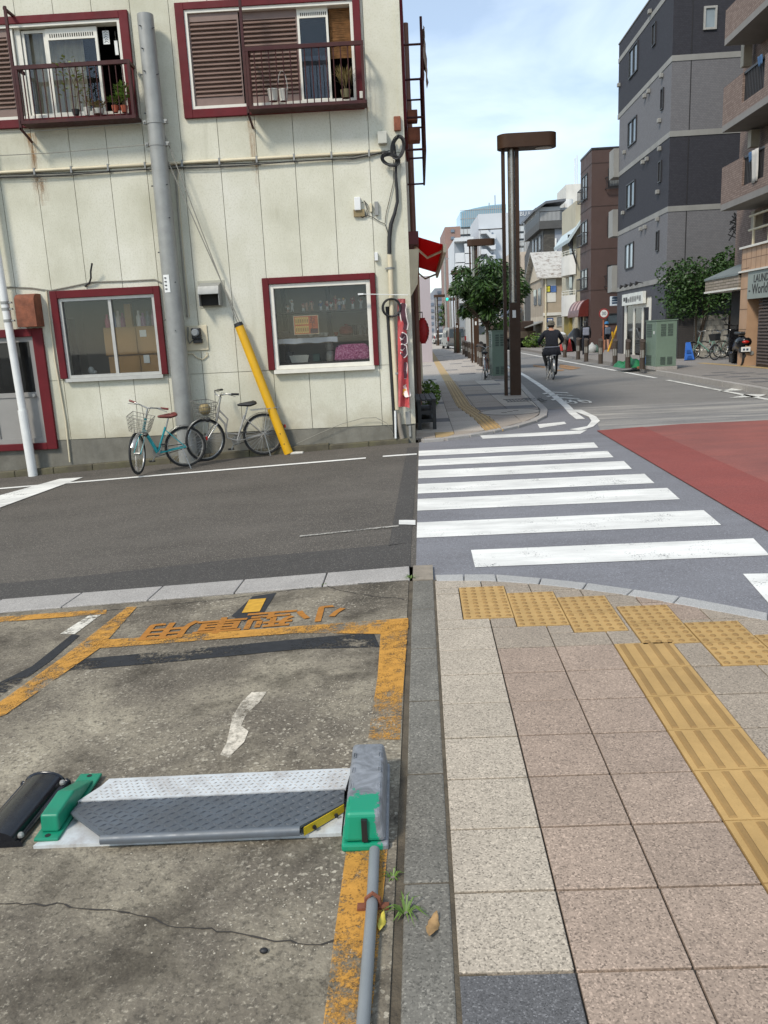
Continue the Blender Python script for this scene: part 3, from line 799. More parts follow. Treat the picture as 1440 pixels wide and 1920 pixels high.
def rustm():
    q = NM('rust_stain'); sx = q.noise(9, 6, .7, vec=q.map((2.2, 1, .28)))
    tcn = q.N.new('ShaderNodeTexCoord'); sp_ = q.N.new('ShaderNodeSeparateXYZ'); q.L.new(tcn.outputs['Generated'], sp_.inputs[0])
    edge = q.math('MULTIPLY', q.ramp(sp_.outputs[0], [(0.0, 0.0), (.5, 1.0), (1.0, 0.0)]), q.ramp(sp_.outputs[2], [(0.0, .35), (1.0, 1.0)]))
    q.alpha(q.math('MULTIPLY', q.ramp(sx, [(.42, 0.0), (.62, .85)]), edge))
    return q.done(lin('#9b6a35'), .9, 0, .2)
M_stain = rustm()

def RW(tl, tr, bl_, br, dy=0.0):
    a, b, c, d = W(*tl, dy), W(*tr, dy), W(*bl_, dy), W(*br, dy)
    return ((a.x+c.x)/2, (b.x+d.x)/2, (c.z+d.z)/2, (a.z+b.z)/2)
WIN1 = RW((107, 560.5), (289, 551), (130.5, 710.5), (305.5, 701))
WIN2 = RW((504, 535), (692, 523), (516.7, 693), (703, 685.5))
UPR = (-2.70, -.42, 4.74, 5.98)
UPL = (-6.6, -3.585, 4.74, 5.93)
DOOR = (-6.16, -5.37, .225, 1.80)
OPEN = [WIN1, WIN2, UPR, UPL, DOOR]
TOPZ = 7.4; BX0, BX1 = -13.0, .20

bld = thing('corner_building', 'cream stucco two-storey corner building with maroon window surrounds', 'building', (-3, FY, 0))
def cut(rect, holes):
    rs = [rect]
    for h_ in holes:
        nr = []
        for (a, b, c, d) in rs:
            e, f_, g_, k = h_
            if e >= b or f_ <= a or g_ >= d or k <= c: nr.append((a, b, c, d)); continue
            if c < g_: nr.append((a, b, c, g_))
            if k < d: nr.append((a, b, k, d))
            m0, m1 = max(c, g_), min(d, k)
            if a < e: nr.append((a, e, m0, m1))
            if f_ < b: nr.append((f_, b, m0, m1))
        rs = nr
    return rs
q = MB()
for a, b, c, d in cut((BX0, BX1-.012, -.6, TOPZ), OPEN): q.b(a, b, FY+.022, FY+.20, c, d)
wp(q, 'wall', M_joint, bld)
xs = [BX1]+[-.285-.525*i for i in range(24)]
zs = [.255, 1.142, 4.05, TOPZ]
for i in range(len(xs)-1):
    for k in range(3):
        x1_, x0_ = xs[i]-(.004 if i else 0), xs[i+1]+.004
        if i == 0: x1_ = xs[i]
        z0, z1 = zs[k]+(.004 if k else 0), zs[k+1]-.004
        gs_ = []
        for r_ in cut((x0_, x1_, z0, z1), OPEN):
            tch = [g_ for g_ in gs_ if any(r_[0] <= o[1]+1e-6 and o[0] <= r_[1]+1e-6 and r_[2] <= o[3]+1e-6 and o[2] <= r_[3]+1e-6 for o in g_)]
            gs_ = [g_ for g_ in gs_ if g_ not in tch]+[[r_]+[o for g_ in tch for o in g_]]
        for g_ in gs_:
            q = MB()
            for a, b, c, d in g_: q.b(a, b, FY, FY+.02, c, d)
            wp(q, 'wall_panel', M_wall, bld)
q = MB()
for a, b, c, d in cut((BX0, BX1+.004, -.7, .25), [DOOR]): q.b(a, b, FY+.008, FY+.021, c, d)
wp(q, 'plinth', M_plinth, bld)
# street side, roof and back of the building
SIDE_Y1 = 25.0
def sx(y, off=0.0): return BX1+HDG*(y-FY)+off
q = MB(); q.prism([(sx(FY+.001)-.002, FY+.03, -.6), (sx(SIDE_Y1), SIDE_Y1, -.6), (sx(SIDE_Y1)-.2, SIDE_Y1, -.6), (sx(FY)-.2, FY+.21, -.6)], (0, 0, TOPZ+.6))
wp(q, 'side_wall', M_wall, bld)
q = MB(); q.prism([(BX0, FY+.21, TOPZ-.2), (sx(FY)-.21, FY+.21, TOPZ-.2), (sx(SIDE_Y1)-.21, SIDE_Y1, TOPZ-.2), (BX0, SIDE_Y1, TOPZ-.2)], (0, 0, .19)); wp(q, 'roof', M_plinth, bld)
q = MB(); q.b(BX0, sx(SIDE_Y1)-.21, SIDE_Y1-.2, SIDE_Y1-.01, -.6, TOPZ-.21); q.b(BX0, BX0+.2, FY+.21, SIDE_Y1-.21, -.6, TOPZ-.21); wp(q, 'rear_wall', M_wall, bld)
# pale corner strips and patch plates
q = MB(); q.b(BX1-.055, BX1+.012, FY-.012, FY-.001, .26, TOPZ); wp(q, 'corner_strip', M_wall, bld)
for (tl, br) in (((760, 772), (776, 795)), ((766, 798), (779, 818))):
    a, b = W(*tl), W(*br); q = MB(); q.b(a.x, min(b.x, BX1-.06), FY-.016, FY-.002, b.z, a.z); wp(q, 'patch_plate', M_grey_p, bld)
# footing kerb with moss
fk = struct(bpy.data.objects.new('wall_footing', None)); col.objects.link(fk)
x = .1
while x > -12:
    q = MB(); a, b = x-.595, x
    hgt = .075 if x < -.5 else .05
    q.prism([(a, FY-.11, terr(a)-.2), (b, FY-.11, terr(b)-.2), (b, FY+.006, terr(b)-.2), (a, FY+.006, terr(a)-.2)], (0, 0, .2+hgt)); q.build('footing_block', M_moss, fk, bevel=.012); x -= .6

def bars4(q, r_, w_, y0, y1, sides='lrtb'):
    a, b, c, d = r_
    wl = w_ if 'l' in sides else 0; wr = w_ if 'r' in sides else 0; wt = w_ if 't' in sides else 0; wb = w_ if 'b' in sides else 0
    if wl: q.b(a, a+wl, y0, y1, c, d)
    if wr: q.b(b-wr, b, y0, y1, c, d)
    if wt: q.b(a+wl, b-wr, y0, y1, d-wt, d)
    if wb: q.b(a+wl, b-wr, y0, y1, c, c+wb)
    return q
def grow(r_, l, r2, b, t): return (r_[0]-l, r_[1]+r2, r_[2]-b, r_[3]+t)
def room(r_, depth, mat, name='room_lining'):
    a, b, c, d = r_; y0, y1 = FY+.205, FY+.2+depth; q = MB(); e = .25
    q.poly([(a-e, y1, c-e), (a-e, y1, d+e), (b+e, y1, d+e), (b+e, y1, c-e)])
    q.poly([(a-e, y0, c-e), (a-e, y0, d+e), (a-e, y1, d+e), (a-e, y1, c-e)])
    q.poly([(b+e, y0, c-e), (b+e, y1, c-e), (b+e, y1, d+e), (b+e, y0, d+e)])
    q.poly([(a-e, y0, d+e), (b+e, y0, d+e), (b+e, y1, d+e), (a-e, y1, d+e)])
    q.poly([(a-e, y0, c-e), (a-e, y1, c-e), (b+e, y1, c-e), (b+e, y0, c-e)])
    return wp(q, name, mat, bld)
def trim(nm, r_, l, r2, b, t, sides, proud=.05):
    a0, b0, c0, d0 = grow(r_, l, r2, b, t); a, b_, c, d = r_; o = None
    for s_, bx in (('l', (a0, a, c0, d0)), ('r', (b_, b0, c0, d0)), ('t', (a, b_, d, d0)), ('b', (a, b_, c0, c))):
        if s_ in sides:
            q = MB(); q.b(bx[0], bx[1], FY-proud, FY+.01, bx[2], bx[3]); wp(q, nm, M_maroon, bld, bevel=.006)
# ---- ground-floor left window
t1 = RW((93, 547), (299.4, 535.5), (117, 713), (316.7, 703.6))
trim('window_trim', WIN1, WIN1[0]-t1[0], t1[1]-WIN1[1], 0, t1[3]-WIN1[3], 'lrt')
q = MB(); bars4(q, WIN1, .045, FY-.01, FY+.10); xm = (WIN1[0]*.545+WIN1[1]*.455)
xm = W(212, 630).x; q.b(xm-.022, xm+.022, FY+.01, FY+.06, WIN1[2]+.045, WIN1[3]-.045)
w1 = wp(q, 'window', M_alu, bld); w1['label'] = 'aluminium sliding window with blurred wooden cabinets behind it'
q = MB(); q.b(WIN1[0]-.02, WIN1[1]+.02, FY-.07, FY-.002, WIN1[2]-.05, WIN1[2]-.002); wp(q, 'sill', M_alu, bld)
for a, b, y in ((WIN1[0]+.045, xm-.022, .03), (xm+.022, WIN1[1]-.045, .045)):
    q = MB(); q.b(a, b, FY+y, FY+y+.005, WIN1[2]+.045, WIN1[3]-.045); q.build('pane', M_glassf if False else M_glass, w1)
room(WIN1, 1.3, M_room)
# ---- shop window
t2 = RW((490.7, 523), (702, 510.7), (505, 693), (711.7, 685))
trim('window_trim', WIN2, WIN2[0]-t2[0], t2[1]-WIN2[1], 0, t2[3]-WIN2[3], 'lrt')
q = MB(); bars4(q, WIN2, .06, FY-.02, FY+.09); w2 = wp(q, 'window', M_aluw, bld, bevel=.004); w2['label'] = 'cream framed shop window with figures on shelves inside'
q = MB(); q.b(WIN2[0]-.01, WIN2[1]+.01, FY-.09, FY-.002, WIN2[2]-.055, WIN2[2]-.002); wp(q, 'sill', M_aluw, bld)
q = MB(); q.b(WIN2[0]+.06, WIN2[1]-.06, FY+.05, FY+.055, WIN2[2]+.06, WIN2[3]-.06); q.build('pane', M_glass, w2)
room(WIN2, 1.0, pbr('shop_wall', '#a39c90', .08, 1, .9))
# ---- door
trim('door_trim', DOOR, .13, W(91, 700).x-DOOR[1], .10, W(75, 615).z-DOOR[3], 'lrtb')
M_doorg = pbr('door_grey', '#908d88', .06, 4, .5)
q = MB(); bars4(q, DOOR, .075, FY-.005, FY+.06); zc = W(66, 735).z
q.b(DOOR[0]+.075, DOOR[1]-.075, FY, FY+.05, zc-.07, zc); q.b(DOOR[0]+.075, DOOR[1]-.075, FY+.015, FY+.035, DOOR[2]+.075, zc-.07)
dr = wp(q, 'door', M_doorg, bld); dr['label'] = 'grey aluminium door with dark upper pane and knob'
q = MB(); q.b(DOOR[0]+.075, DOOR[1]-.075, FY+.02, FY+.026, zc, DOOR[3]-.075); q.build('pane', M_glassd, dr)
q = MB(); q.lathe([(.012, 0), (.012, .02), (.028, .03), (.03, .045), (.02, .055)], 14, (DOOR[1]-.10, FY, zc-.05), Matrix.Rotation(R(90), 4, 'X')); q.build('door_knob', M_steel, dr, smooth=40)
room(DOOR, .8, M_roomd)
# ---- upper right: two louvred shutters, a sliding pane and a bamboo blind
def shutter(X0, X1, Z0, Z1, y, n_, label):
    q = MB(); q.b(X0, X1, FY+y, FY+y+.03, Z1-.10, Z1); q.b(X0, X1, FY+y, FY+y+.03, Z0, Z0+.11)
    q.b(X0, X0+.02, FY+y, FY+y+.03, Z0+.11, Z1-.1); q.b(X1-.02, X1, FY+y, FY+y+.03, Z0+.11, Z1-.1)
    q.b(X0+.02, X1-.02, FY+y+.026, FY+y+.03, Z0+.11, Z1-.1)
    s_ = wp(q, 'shutter', M_brownsh, bld); s_['label'] = label
    p = (Z1-Z0-.21)/n_
    me = None
    for i in range(n_):
        z = Z0+.11+p*(i+.5); q = MB()
        q.prism([(X0+.02, FY+y+.024, z-p*.36), (X0+.02, FY+y-.012, z-p*.40), (X0+.02, FY+y-.016, z-p*.28), (X0+.02, FY+y+.022, z+p*.42)], (X1-X0-.04, 0, 0)); q.build('slat', M_brownsh, s_)
trim('window_trim', UPR, .12, .10, .11, .09, 'lrtb')
q = MB(); bars4(q, UPR, .04, FY-.03, FY+.12); u1 = wp(q, 'window', M_aluw, bld); u1['label'] = 'wide upper window with two brown louvred shutters'
xa, xb, xc = W(452, 100).x, W(560, 100).x, W(618, 100).x
shutter(UPR[0]+.04, xa-.005, UPR[2]+.04, UPR[3]-.04, .0, 17, 'brown louvred shutter beside the tall rail post')
shutter(xa+.005, xb, UPR[2]+.04, UPR[3]-.04, .045, 17, 'brown louvred shutter behind the railing')
q = MB(); bars4(q, (xb+.002, xc, UPR[2]+.04, UPR[3]-.04), .03, FY+.035, FY+.06); q.b(xb+.032, xc-.03, FY+.035, FY+.06, UPR[3]-.16, UPR[3]-.07); sa = q.build('sash', M_aluw, u1)
q = MB(); q.b(xb+.032, xc-.03, FY+.045, FY+.05, UPR[2]+.07, UPR[3]-.16); q.build('pane', M_glass, u1)
for i in range(14):
    q = MB(); q.b(xb+.05+i*.026, xb+.062+i*.026, FY+.033, FY+.0345, UPR[3]-.135, UPR[3]-.095); q.build('vent_slot', M_roomd, u1)
q = MB()
zb = W(650, 125).z
for i in range(46):
    z = UPR[3]-.05-i*.0135
    if z < zb: break
    q.tube([(xc+.01, FY+.10+random.uniform(-.004, .004), z), ((xc+UPR[1])/2, FY+.10+random.uniform(-.004, .004), z+random.uniform(-.003, .003)), (UPR[1]-.045, FY+.10, z)], .006, 4)
bl_o = wp(q, 'bamboo_blind', pbr('bamboo', '#86603a', .3, 14, .7), None); tag(bl_o, 'brown bamboo blind rolled halfway down in the upper window', 'blind', kind='stuff')
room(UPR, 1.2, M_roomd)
q = MB(); q.b(xb-.05, xc-.02, FY+.30, FY+.31, UPR[2], UPR[3]-.55)
tag(wp(q, 'curtain', pbr('dark_curtain', '#3c3f4c', .3, 5, .9), None), 'dark blue cloth behind the upper sliding pane', 'curtain')
# ---- upper left
trim('window_trim', UPL, .12, .12, .11, .095, 'lrtb')
q = MB(); bars4(q, UPL, .04, FY-.03, FY+.12); u2 = wp(q, 'window', M_aluw, bld); u2['label'] = 'upper window with sliding panes and an open dark gap'
ya, yb_, yc, yd = W(24, 140).x, W(47, 140).x, W(92, 140).x, W(189, 140).x
shutter(-6.5, ya, UPL[2]+.04, UPL[3]-.04, .0, 16, 'brown louvred shutter at the left edge of the picture')
q = MB(); q.b(ya+.005, ya+.07, FY-.01, FY+.08, UPL[2]+.04, UPL[3]-.04); q.b(yb_-.09, yb_-.01, FY+.03, FY+.08, UPL[2]+.04, UPL[3]-.04); q.build('jamb', M_aluw, u2)
for a, b, y in ((yb_, yc, .05), (yc+.002, yd, .03)):
    q = MB(); bars4(q, (a, b, UPL[2]+.04, UPL[3]-.06), .035, FY+y, FY+y+.03)
    if y < .04: q.b(a+.035, b-.035, FY+y, FY+y+.03, UPL[3]-.20, UPL[3]-.095)
    q.build('sash', M_aluw, u2)
    q = MB(); q.b(a+.035, b-.035, FY+y+.01, FY+y+.015, UPL[2]+.075, UPL[3]-(.2 if y < .04 else .095)); q.build('pane', M_glass, u2)
for i in range(22):
    x_ = yc+.06+i*.031
    if x_ > yd-.05: break
    q = MB(); q.b(x_, x_+.014, FY+.027, FY+.0285, UPL[3]-.17, UPL[3]-.125); q.build('vent_slot', M_roomd, u2)
xm = W(152, 130).x
q = MB(); n_ = 26
for i in range(n_): q.poly([(yb_+(xm-yb_)*i/n_, FY+.2+.015*math.sin(i*1.7), UPL[2]), (yb_+(xm-yb_)*(i+1)/n_, FY+.2+.015*math.sin((i+1)*1.7), UPL[2]), (yb_+(xm-yb_)*(i+1)/n_, FY+.2+.015*math.sin((i+1)*1.7), UPL[3]), (yb_+(xm-yb_)*i/n_, FY+.2+.015*math.sin(i*1.7), UPL[3])])
tag(wp(q, 'curtain', pbr('beige_curtain', '#b5ab95', .18, 5, .9), None), 'beige curtain drawn behind the upper left sliding panes', 'curtain')
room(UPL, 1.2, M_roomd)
# ---- railings
def railing(nm, xl, xr, zt, zb_, proj, tall, n_, label):
    y = FY-proj
    q = MB(); q.b(xl-.02, xr+.02, y-.02, y+.02, zt-.025, zt+.025)
    r_ = wp(q, nm, M_maroon2, bld); r_['label'] = label
    q = MB(); q.b(xl-.03, xr+.03, y-.02, FY-.055, zb_-.05, zb_-.01); q.build('rail_floor', M_maroon2, r_)
    for i in range(1, n_):
        x_ = xl+(xr-xl)*i/n_; q = MB(); q.cyl((x_, y, zb_-.01), (x_, y, zt-.02), .0075, n=6); q.build('bar', M_maroon2, r_)
    for x_ in (xl, xr):
        q = MB(); q.b(x_-.018, x_+.018, y-.018, y+.018, zb_-.01, zt-.026); q.build('rail_post', M_maroon2, r_)
        q = MB(); q.b(x_-.015, x_+.015, y+.022, FY-.051, zt-.02, zt+.02); q.build('side_rail', M_maroon2, r_)
        for k in range(1, 3):
            q = MB(); yy = y+(proj)*k/3; q.cyl((x_, yy, zb_-.01), (x_, yy, zt-.021), .0075, n=6); q.build('bar', M_maroon2, r_)
    q = MB(); q.b(xl-.055, xl-.021, y-.02, y+.016, zb_-.12, tall); q.build('tall_post', M_maroon2, r_)
    q = MB(); q.prism([(xl-.05, y-.02, zb_-.12), (xl-.025, y-.02, zb_-.12), (xl-.025, FY-.002, zb_-.22), (xl-.05, FY-.002, zb_-.22)], (0, 0, .025)); q.build('brace', M_maroon2, r_)
    return r_
a, b = W(462, 93, .3), W(678, 80, .3); c = W(683, 186, .3)
railing('balcony_railing', a.x, b.x, (a.z+b.z)/2, c.z, .3, 6.25, 16, 'maroon steel railing in front of the right upper window')
a, b = W(30, 130, .3), W(240, 113, .3); c = W(252, 214, .3)
rl2 = railing('balcony_railing', a.x, b.x, (a.z+b.z)/2, c.z, .3, W(6, 12, .3).z, 17, 'maroon steel railing in front of the left upper window')
q = MB(); p0 = W(6, 12, .3); q.b(p0.x-.02, p0.x+.014, FY-.28, FY-.002, p0.z-.03, p0.z-.001); q.build('stay', M_maroon2, rl2)
# stains
for (xp, yp, l_, wd) in ((57, 250, .75, .22), (80, 335, .3, .16), (470, 222, .7, .12), (480, 300, .35, .09), (688, 200, .18, .08), (70, 330, .4, .2)):
    a = W(xp, yp); q = MB(); q.poly([(a.x-wd/2, FY-.0015, a.z-l_), (a.x+wd/2, FY-.0015, a.z-l_), (a.x+wd/2, FY-.0015, a.z), (a.x-wd/2, FY-.0015, a.z)])
    q.v[0:] = q.v; wp(q, 'rust_stain', M_stain, bld)

# ------------------------------------------------------------------ fittings on the facade
# rusty vent hood over the door
a, b = W(40, 553), W(84, 612); q = MB()
prof = [(FY-.002, b.z), (FY-.26, b.z), (FY-.26, a.z-.10)]+[(FY-.26+.13*(1-math.cos(t*.3927)), a.z-.10+.10*math.sin(t*.3927)) for t in range(1, 5)]+[(FY-.002, a.z)]
q.prism([(a.x, y, z) for y, z in prof], (b.x-a.x, 0, 0)); wp(q, 'rusty_vent_hood', M_rust, bld, smooth=40)
# steel vent hood with open mouth
a, b = W(376, 531), W(418, 573)
q = MB(); x0, x1, z0, z1 = a.x, b.x, b.z, a.z
q.prism([(x0, FY-.002, z1), (x0, FY-.20, z1-.06), (x0, FY-.24, z1-.16), (x0, FY-.24, z1-.17), (x0, FY-.002, z1-.17)][::-1], (x1-x0, 0, 0))
q.b(x0, x0+.01, FY-.22, FY-.002, z0, z1-.171); q.b(x1-.01, x1, FY-.22, FY-.002, z0, z1-.171)
vh = wp(q, 'steel_vent_hood', M_steel, bld, smooth=30)
q = MB(); q.b(x0+.011, x1-.011, FY-.10, FY-.02, z0+.01, z1-.172); q.build('vent_mouth', M_roomd, vh)
q = MB(); q.b(x0-.04, x1+.05, FY-.008, FY-.001, z0-.02, z1+.03); wp(q, 'vent_plate', pbr('vent_plate', '#a9a797', .1, 5, .7), bld)
# conduit band at half height
q = MB(); a, b = W(-300, 337), W(735, 285); zc = 4.055
q.tube([(BX0, FY-.025, zc+.01), (-.5, FY-.025, zc+.012), (-.12, FY-.025, zc+.02)], .022, 8); wp(q, 'conduit', M_pipe, bld, smooth=50)
for k in range(3):
    q = MB(); pts = [(BX0+i*.5, FY-.03-.006*k, zc-.04-.012*k+.012*math.sin(i*1.3+k)) for i in range(26)]+[(-.06+.03*k, FY-.03, zc+.02)]
    wp(q.tube(pts, .007, 5), 'cable', M_wire if k != 1 else M_wireg, bld)
for i in range(24):
    q = MB(); x_ = -.29-.525*i; q.b(x_-.012, x_+.012, FY-.05, FY-.001, zc-.045, zc+.045); wp(q, 'cable_clip', M_grey_p, bld)
# vertical conduit right of the pole
pts = [W(*p) for p in ((372, 304), (345, 306), (332, 318), (330, 335), (336, 420), (345, 520), (352, 595))]
q = MB(); q.tube([(p.x, FY-.02, p.z) for p in pts], .011, 6); wp(q, 'conduit', M_wireg, bld)
q = MB(); q.tube([(p.x+.03, FY-.014, p.z) for p in pts[2:]], .006, 5); wp(q, 'cable', M_pipe, bld)
# conduit left of the lower left window
pts = [W(*p) for p in ((88, 546), (91, 575), (104, 675), (124, 790), (132, 866))]
q = MB(); q.tube([(p.x, FY-.02, p.z) for p in pts], .012, 6); wp(q, 'conduit', M_pipe, bld)
pts = [W(*p) for p in ((8, 538), (60, 540), (95, 545), (130, 538), (172, 529), (240, 527), (290, 524), (303, 530))]
q = MB(); q.tube([(p.x, FY-.012, p.z) for p in pts], .010, 5); wp(q, 'cable', M_wireg, bld)
pts = [W(*p) for p in ((160, 537), (170, 530), (174, 522), (175, 510), (179, 495))]
q = MB(); q.tube([(pts[i].x, FY-.012-.03*i, pts[i].z) for i in range(5)], .013, 6); wp(q, 'cable_stub', M_wire, bld)
# electricity meter on its board
a, b = W(337, 612), W(392, 656)
em = thing('electricity_meter', 'black electricity meter on a cream board beside the steel pole', 'meter', (a.x, FY, b.z))
q = MB(); q.b(a.x, b.x, FY-.02, FY-.001, b.z, a.z); wp(q, 'board', M_pipe, em, bevel=.004)
c, d = W(361, 613), W(380, 643)
q = MB(); q.b(c.x, d.x, FY-.11, FY-.021, d.z+.06, c.z-.02); wp(q, 'meter_body', M_black, em, bevel=.01)
q = MB(); q.lathe([(.055, 0), (.055, .04), (.04, .055)], 16, ((c.x+d.x)/2, FY-.111, c.z-.085), Matrix.Rotation(R(90), 4, 'X')); wp(q, 'meter_glass', pbr('meter_glass', '#7c8082', .1, 9, .15), em, smooth=40)
q = MB(); q.b(c.x+.01, d.x+.01, FY-.09, FY-.021, d.z, d.z+.058); wp(q, 'terminal_cover', M_wire, em, bevel=.008)
q = MB(); q.tube([(c.x-.005, FY-.03, d.z+.05), (c.x-.06, FY-.04, d.z-.0), (c.x-.08, FY-.03, d.z+.07), (c.x-.06, FY-.03, c.z)], .011, 6); wp(q, 'lead', M_wireg, em)
pts = [W(*p) for p in ((345, 664), (362, 663), (370, 671), (381, 674), (390, 666), (388, 660))]
q = MB(); q.tube([(p.x, FY-.015, p.z) for p in pts], .008, 5); wp(q, 'lead', M_pipe, em)
# corner drain pipe, black pipe, cables
pts = [W(731, 478, .06), W(735, 600, .06), W(745, 768, .06)]
dp = thing('drain_pipe', 'cream drain pipe running down the building corner', 'pipe', (W(742, 820).x, FY-.06, 0))
q = MB(); q.tube(pts, .035, 12); wp(q, 'pipe', M_pipe, dp, smooth=50)
for (x_, y_) in ((731, 503), (744, 700)):
    c = W(x_, y_, .06); q = MB(); q.lathe([(.042, -.015), (.042, .015)], 12, c); q.b(c.x-.07, c.x+.07, FY-.03, FY-.02, c.z-.012, c.z+.012); wp(q, 'bracket', M_steel, dp)
c0, c1, c2 = W(747, 775, .06), W(749, 800, .06), W(754, 822, .05)
q = MB(); q.tube([c0, c1, c2], [.032, .036, .04], 10); wp(q, 'pipe_end', pbr('old_pipe', '#8e8578', .2, 8, .7), dp, smooth=50)
bp = MB(); bp.tube([W(726, 575, .03), W(728, 600, .03), W(734, 700, .03), W(741, 820, .03)], .026, 10)
tag(wp(bp, 'black_pipe', M_black, None, smooth=50), 'black cable duct rising beside the cream drain pipe', 'pipe')
wpz = MB(); wpz.tube([W(741, 770, .10), W(742, 822, .12)], .016, 8)
tag(wp(wpz, 'white_rod', M_white_p, None, smooth=50), 'short white rod standing at the foot of the drain pipe', 'rod')
# black feed cable with its loop
cb = MB(); cb.tube([W(*p, .05) for p in ((738, 262), (743, 300), (742, 330), (744, 355), (745, 378), (740, 400), (733, 420), (730, 445), (730, 476))], [.014, .018, .02, .022, .022, .024, .028, .03, .03], 8)
tag(wp(cb, 'feed_cable', M_wire, None, smooth=60), 'thick black supply cable snaking down near the corner', 'cable')
for k, (cx_, cy_, rx, ry, tl) in enumerate(((746, 277, .06, .125, .25), (732, 300, .10, .05, .35), (744, 272, .085, .13, .1))):
    c = W(cx_, cy_, .08)
    q = MB()
    for j in range(4):
        P = []
        for i in range(20):
            t = 2*math.pi*i/20; u_, v_ = (rx+j*.012)*math.cos(t), (ry+j*.012)*math.sin(t)
            P.append((c.x+u_*math.cos(tl)+v_*math.sin(tl), c.y-.01*j+.015*math.sin(3*t+j), c.z-u_*math.sin(tl)+v_*math.cos(tl)))
        q.tube(P, .008, 5, closed=True)
    if k < 2: tag(wp(q, 'cable_coil', M_wire, None, smooth=60), ('upright loop of spare black cable below the rusty box', 'flat loop of spare black cable under the grey box')[k], 'cable')
c = W(733, 577, .09); q = MB()
for j in range(5):
    q.tube([(c.x+(.128-.006*(j % 3))*math.cos(t*.2618)+.004*j, c.y-.012*j, c.z+(.128-.006*(j % 3))*math.sin(t*.2618)) for t in range(24)], .009, 5, closed=True)
tag(wp(q, 'cable_coil', M_wire, None, smooth=60), 'round coil of black hose hung over the cream drain pipe', 'coil')
def wbox(nm, tl, br, dep, mat, label, cat, bev=.008):
    a, b = W(*tl), W(*br); q = MB(); q.b(a.x, b.x, FY-dep, FY-.002, b.z, a.z); return tag(wp(q, nm, mat, None, bevel=bev), label, cat)
wbox('junction_box', (708, 249), (726, 271), .09, pbr('box_grey', '#b9b8ac', .06, 6, .6), 'pale grey junction box at the end of the wall conduit', 'box')
wbox('rusty_bracket', (738, 220), (752, 246), .06, M_rust, 'rusty perforated steel bracket high at the corner', 'bracket')
jb = wbox('telephone_box', (664, 371), (677, 395), .07, M_white_p, 'white telephone terminal box on a wooden base', 'box')
q = MB(); a, b = W(663, 394), W(684, 406); q.b(a.x, b.x, FY-.04, FY-.001, b.z, a.z); wp(q, 'base', pbr('old_wood', '#8b7a58', .2, 9, .8), None)
bpy.data.objects['base'].parent = jb
wbox('telephone_box', (693, 382), (698, 398), .05, M_pipe, 'small beige terminal box right of the white one', 'box', .004)
wbox('telephone_box', (702, 379), (710, 404), .05, M_grey_p, 'small dark grey terminal box right of the white one', 'box', .004)
wbox('wall_lamp', (702, 474), (709, 489), .06, M_white_p, 'tiny white sensor box above the shop window', 'box', .004)
for k, pth in enumerate((((678, 380), (684, 378), (688, 392), (684, 406), (690, 404), (700, 408), (712, 416), (722, 420), (727, 436), (728, 470)), ((682, 376), (690, 385), (690, 402), (680, 408), (672, 404)), ((738, 300), (738, 340), (730, 375), (724, 400), (722, 418)))):
    q = MB(); q.tube([W(*p, .02) for p in pth], .005, 5)
    tag(wp(q, 'thin_wire', M_wire, None), ('thin black wire from terminal boxes to the drain pipe', 'short looped wire beside the white terminal box', 'thin wire hanging from the cable loop on the wall')[k], 'wire')
q = MB(); q.tube([W(675, 551.5, .15), W(700, 551.8, .15), W(765, 553, .15)], .006, 5); q.b(W(675, 551, .15).x-.03, W(675, 551, .15).x+.05, FY-.16, FY-.14, W(675, 551.5, .15).z-.012, W(675, 551.5, .15).z+.012)
tag(wp(q, 'banner_rod', M_white_p, None), 'thin white rod holding the red banner at the corner', 'rod')
q = MB(); q.tube([W(*p, .06) for p in ((556, 832), (600, 812), (640, 795), (680, 784), (705, 783), (725, 793), (738, 815))], .004, 4)
tag(wp(q, 'stray_wire', M_wireg, None), 'thin stray wire arching along the foot of the wall', 'wire')
# red nobori banner
def banner(nm, tl, tr, bl_, br, dy, mat, label):
    a, b, c, d = W(*tl, dy), W(*tr, dy), W(*bl_, dy), W(*br, dy); q = MB(); nx, nz = 10, 26; V = []
    for j in range(nz+1):
        for i in range(nx+1):
            t, s_ = i/nx, j/nz; p = a.lerp(b, t).lerp(c.lerp(d, t), s_)
            V.append((p.x, p.y+.035*math.sin(t*7+s_*4)*(.4+s_)+.01*math.sin(s_*23), p.z))
    q.add(V, [(j*(nx+1)+i, j*(nx+1)+i+1, (j+1)*(nx+1)+i+1, (j+1)*(nx+1)+i) for j in range(nz) for i in range(nx)])
    o = wp(q, nm, mat, None, smooth=80); return tag(o, label, 'banner'), (a, b, c, d)
M_ban = pbr('banner_red', '#b5484a', .25, 12, .85, dirt=.5, dirtc='#cfa8a0', dscale=7)
bn, (a, b, c, d) = banner('shop_banner', (745, 560), (760, 560), (747, 762), (768, 764), .10, M_ban, 'tall red cloth banner with dark white-edged lettering at the corner')
M_bd = pbr('banner_dark', '#4b2a33', .15, 8, .85); M_bw = pbr('banner_white', '#dfd3cc', .1, 8, .85)
def ban_pt(t, s_, off): p = a.lerp(b, t).lerp(c.lerp(d, t), s_); return Vector((p.x, p.y+.035*math.sin(t*7+s_*4)*(.4+s_)+.01*math.sin(s_*23)-off, p.z))
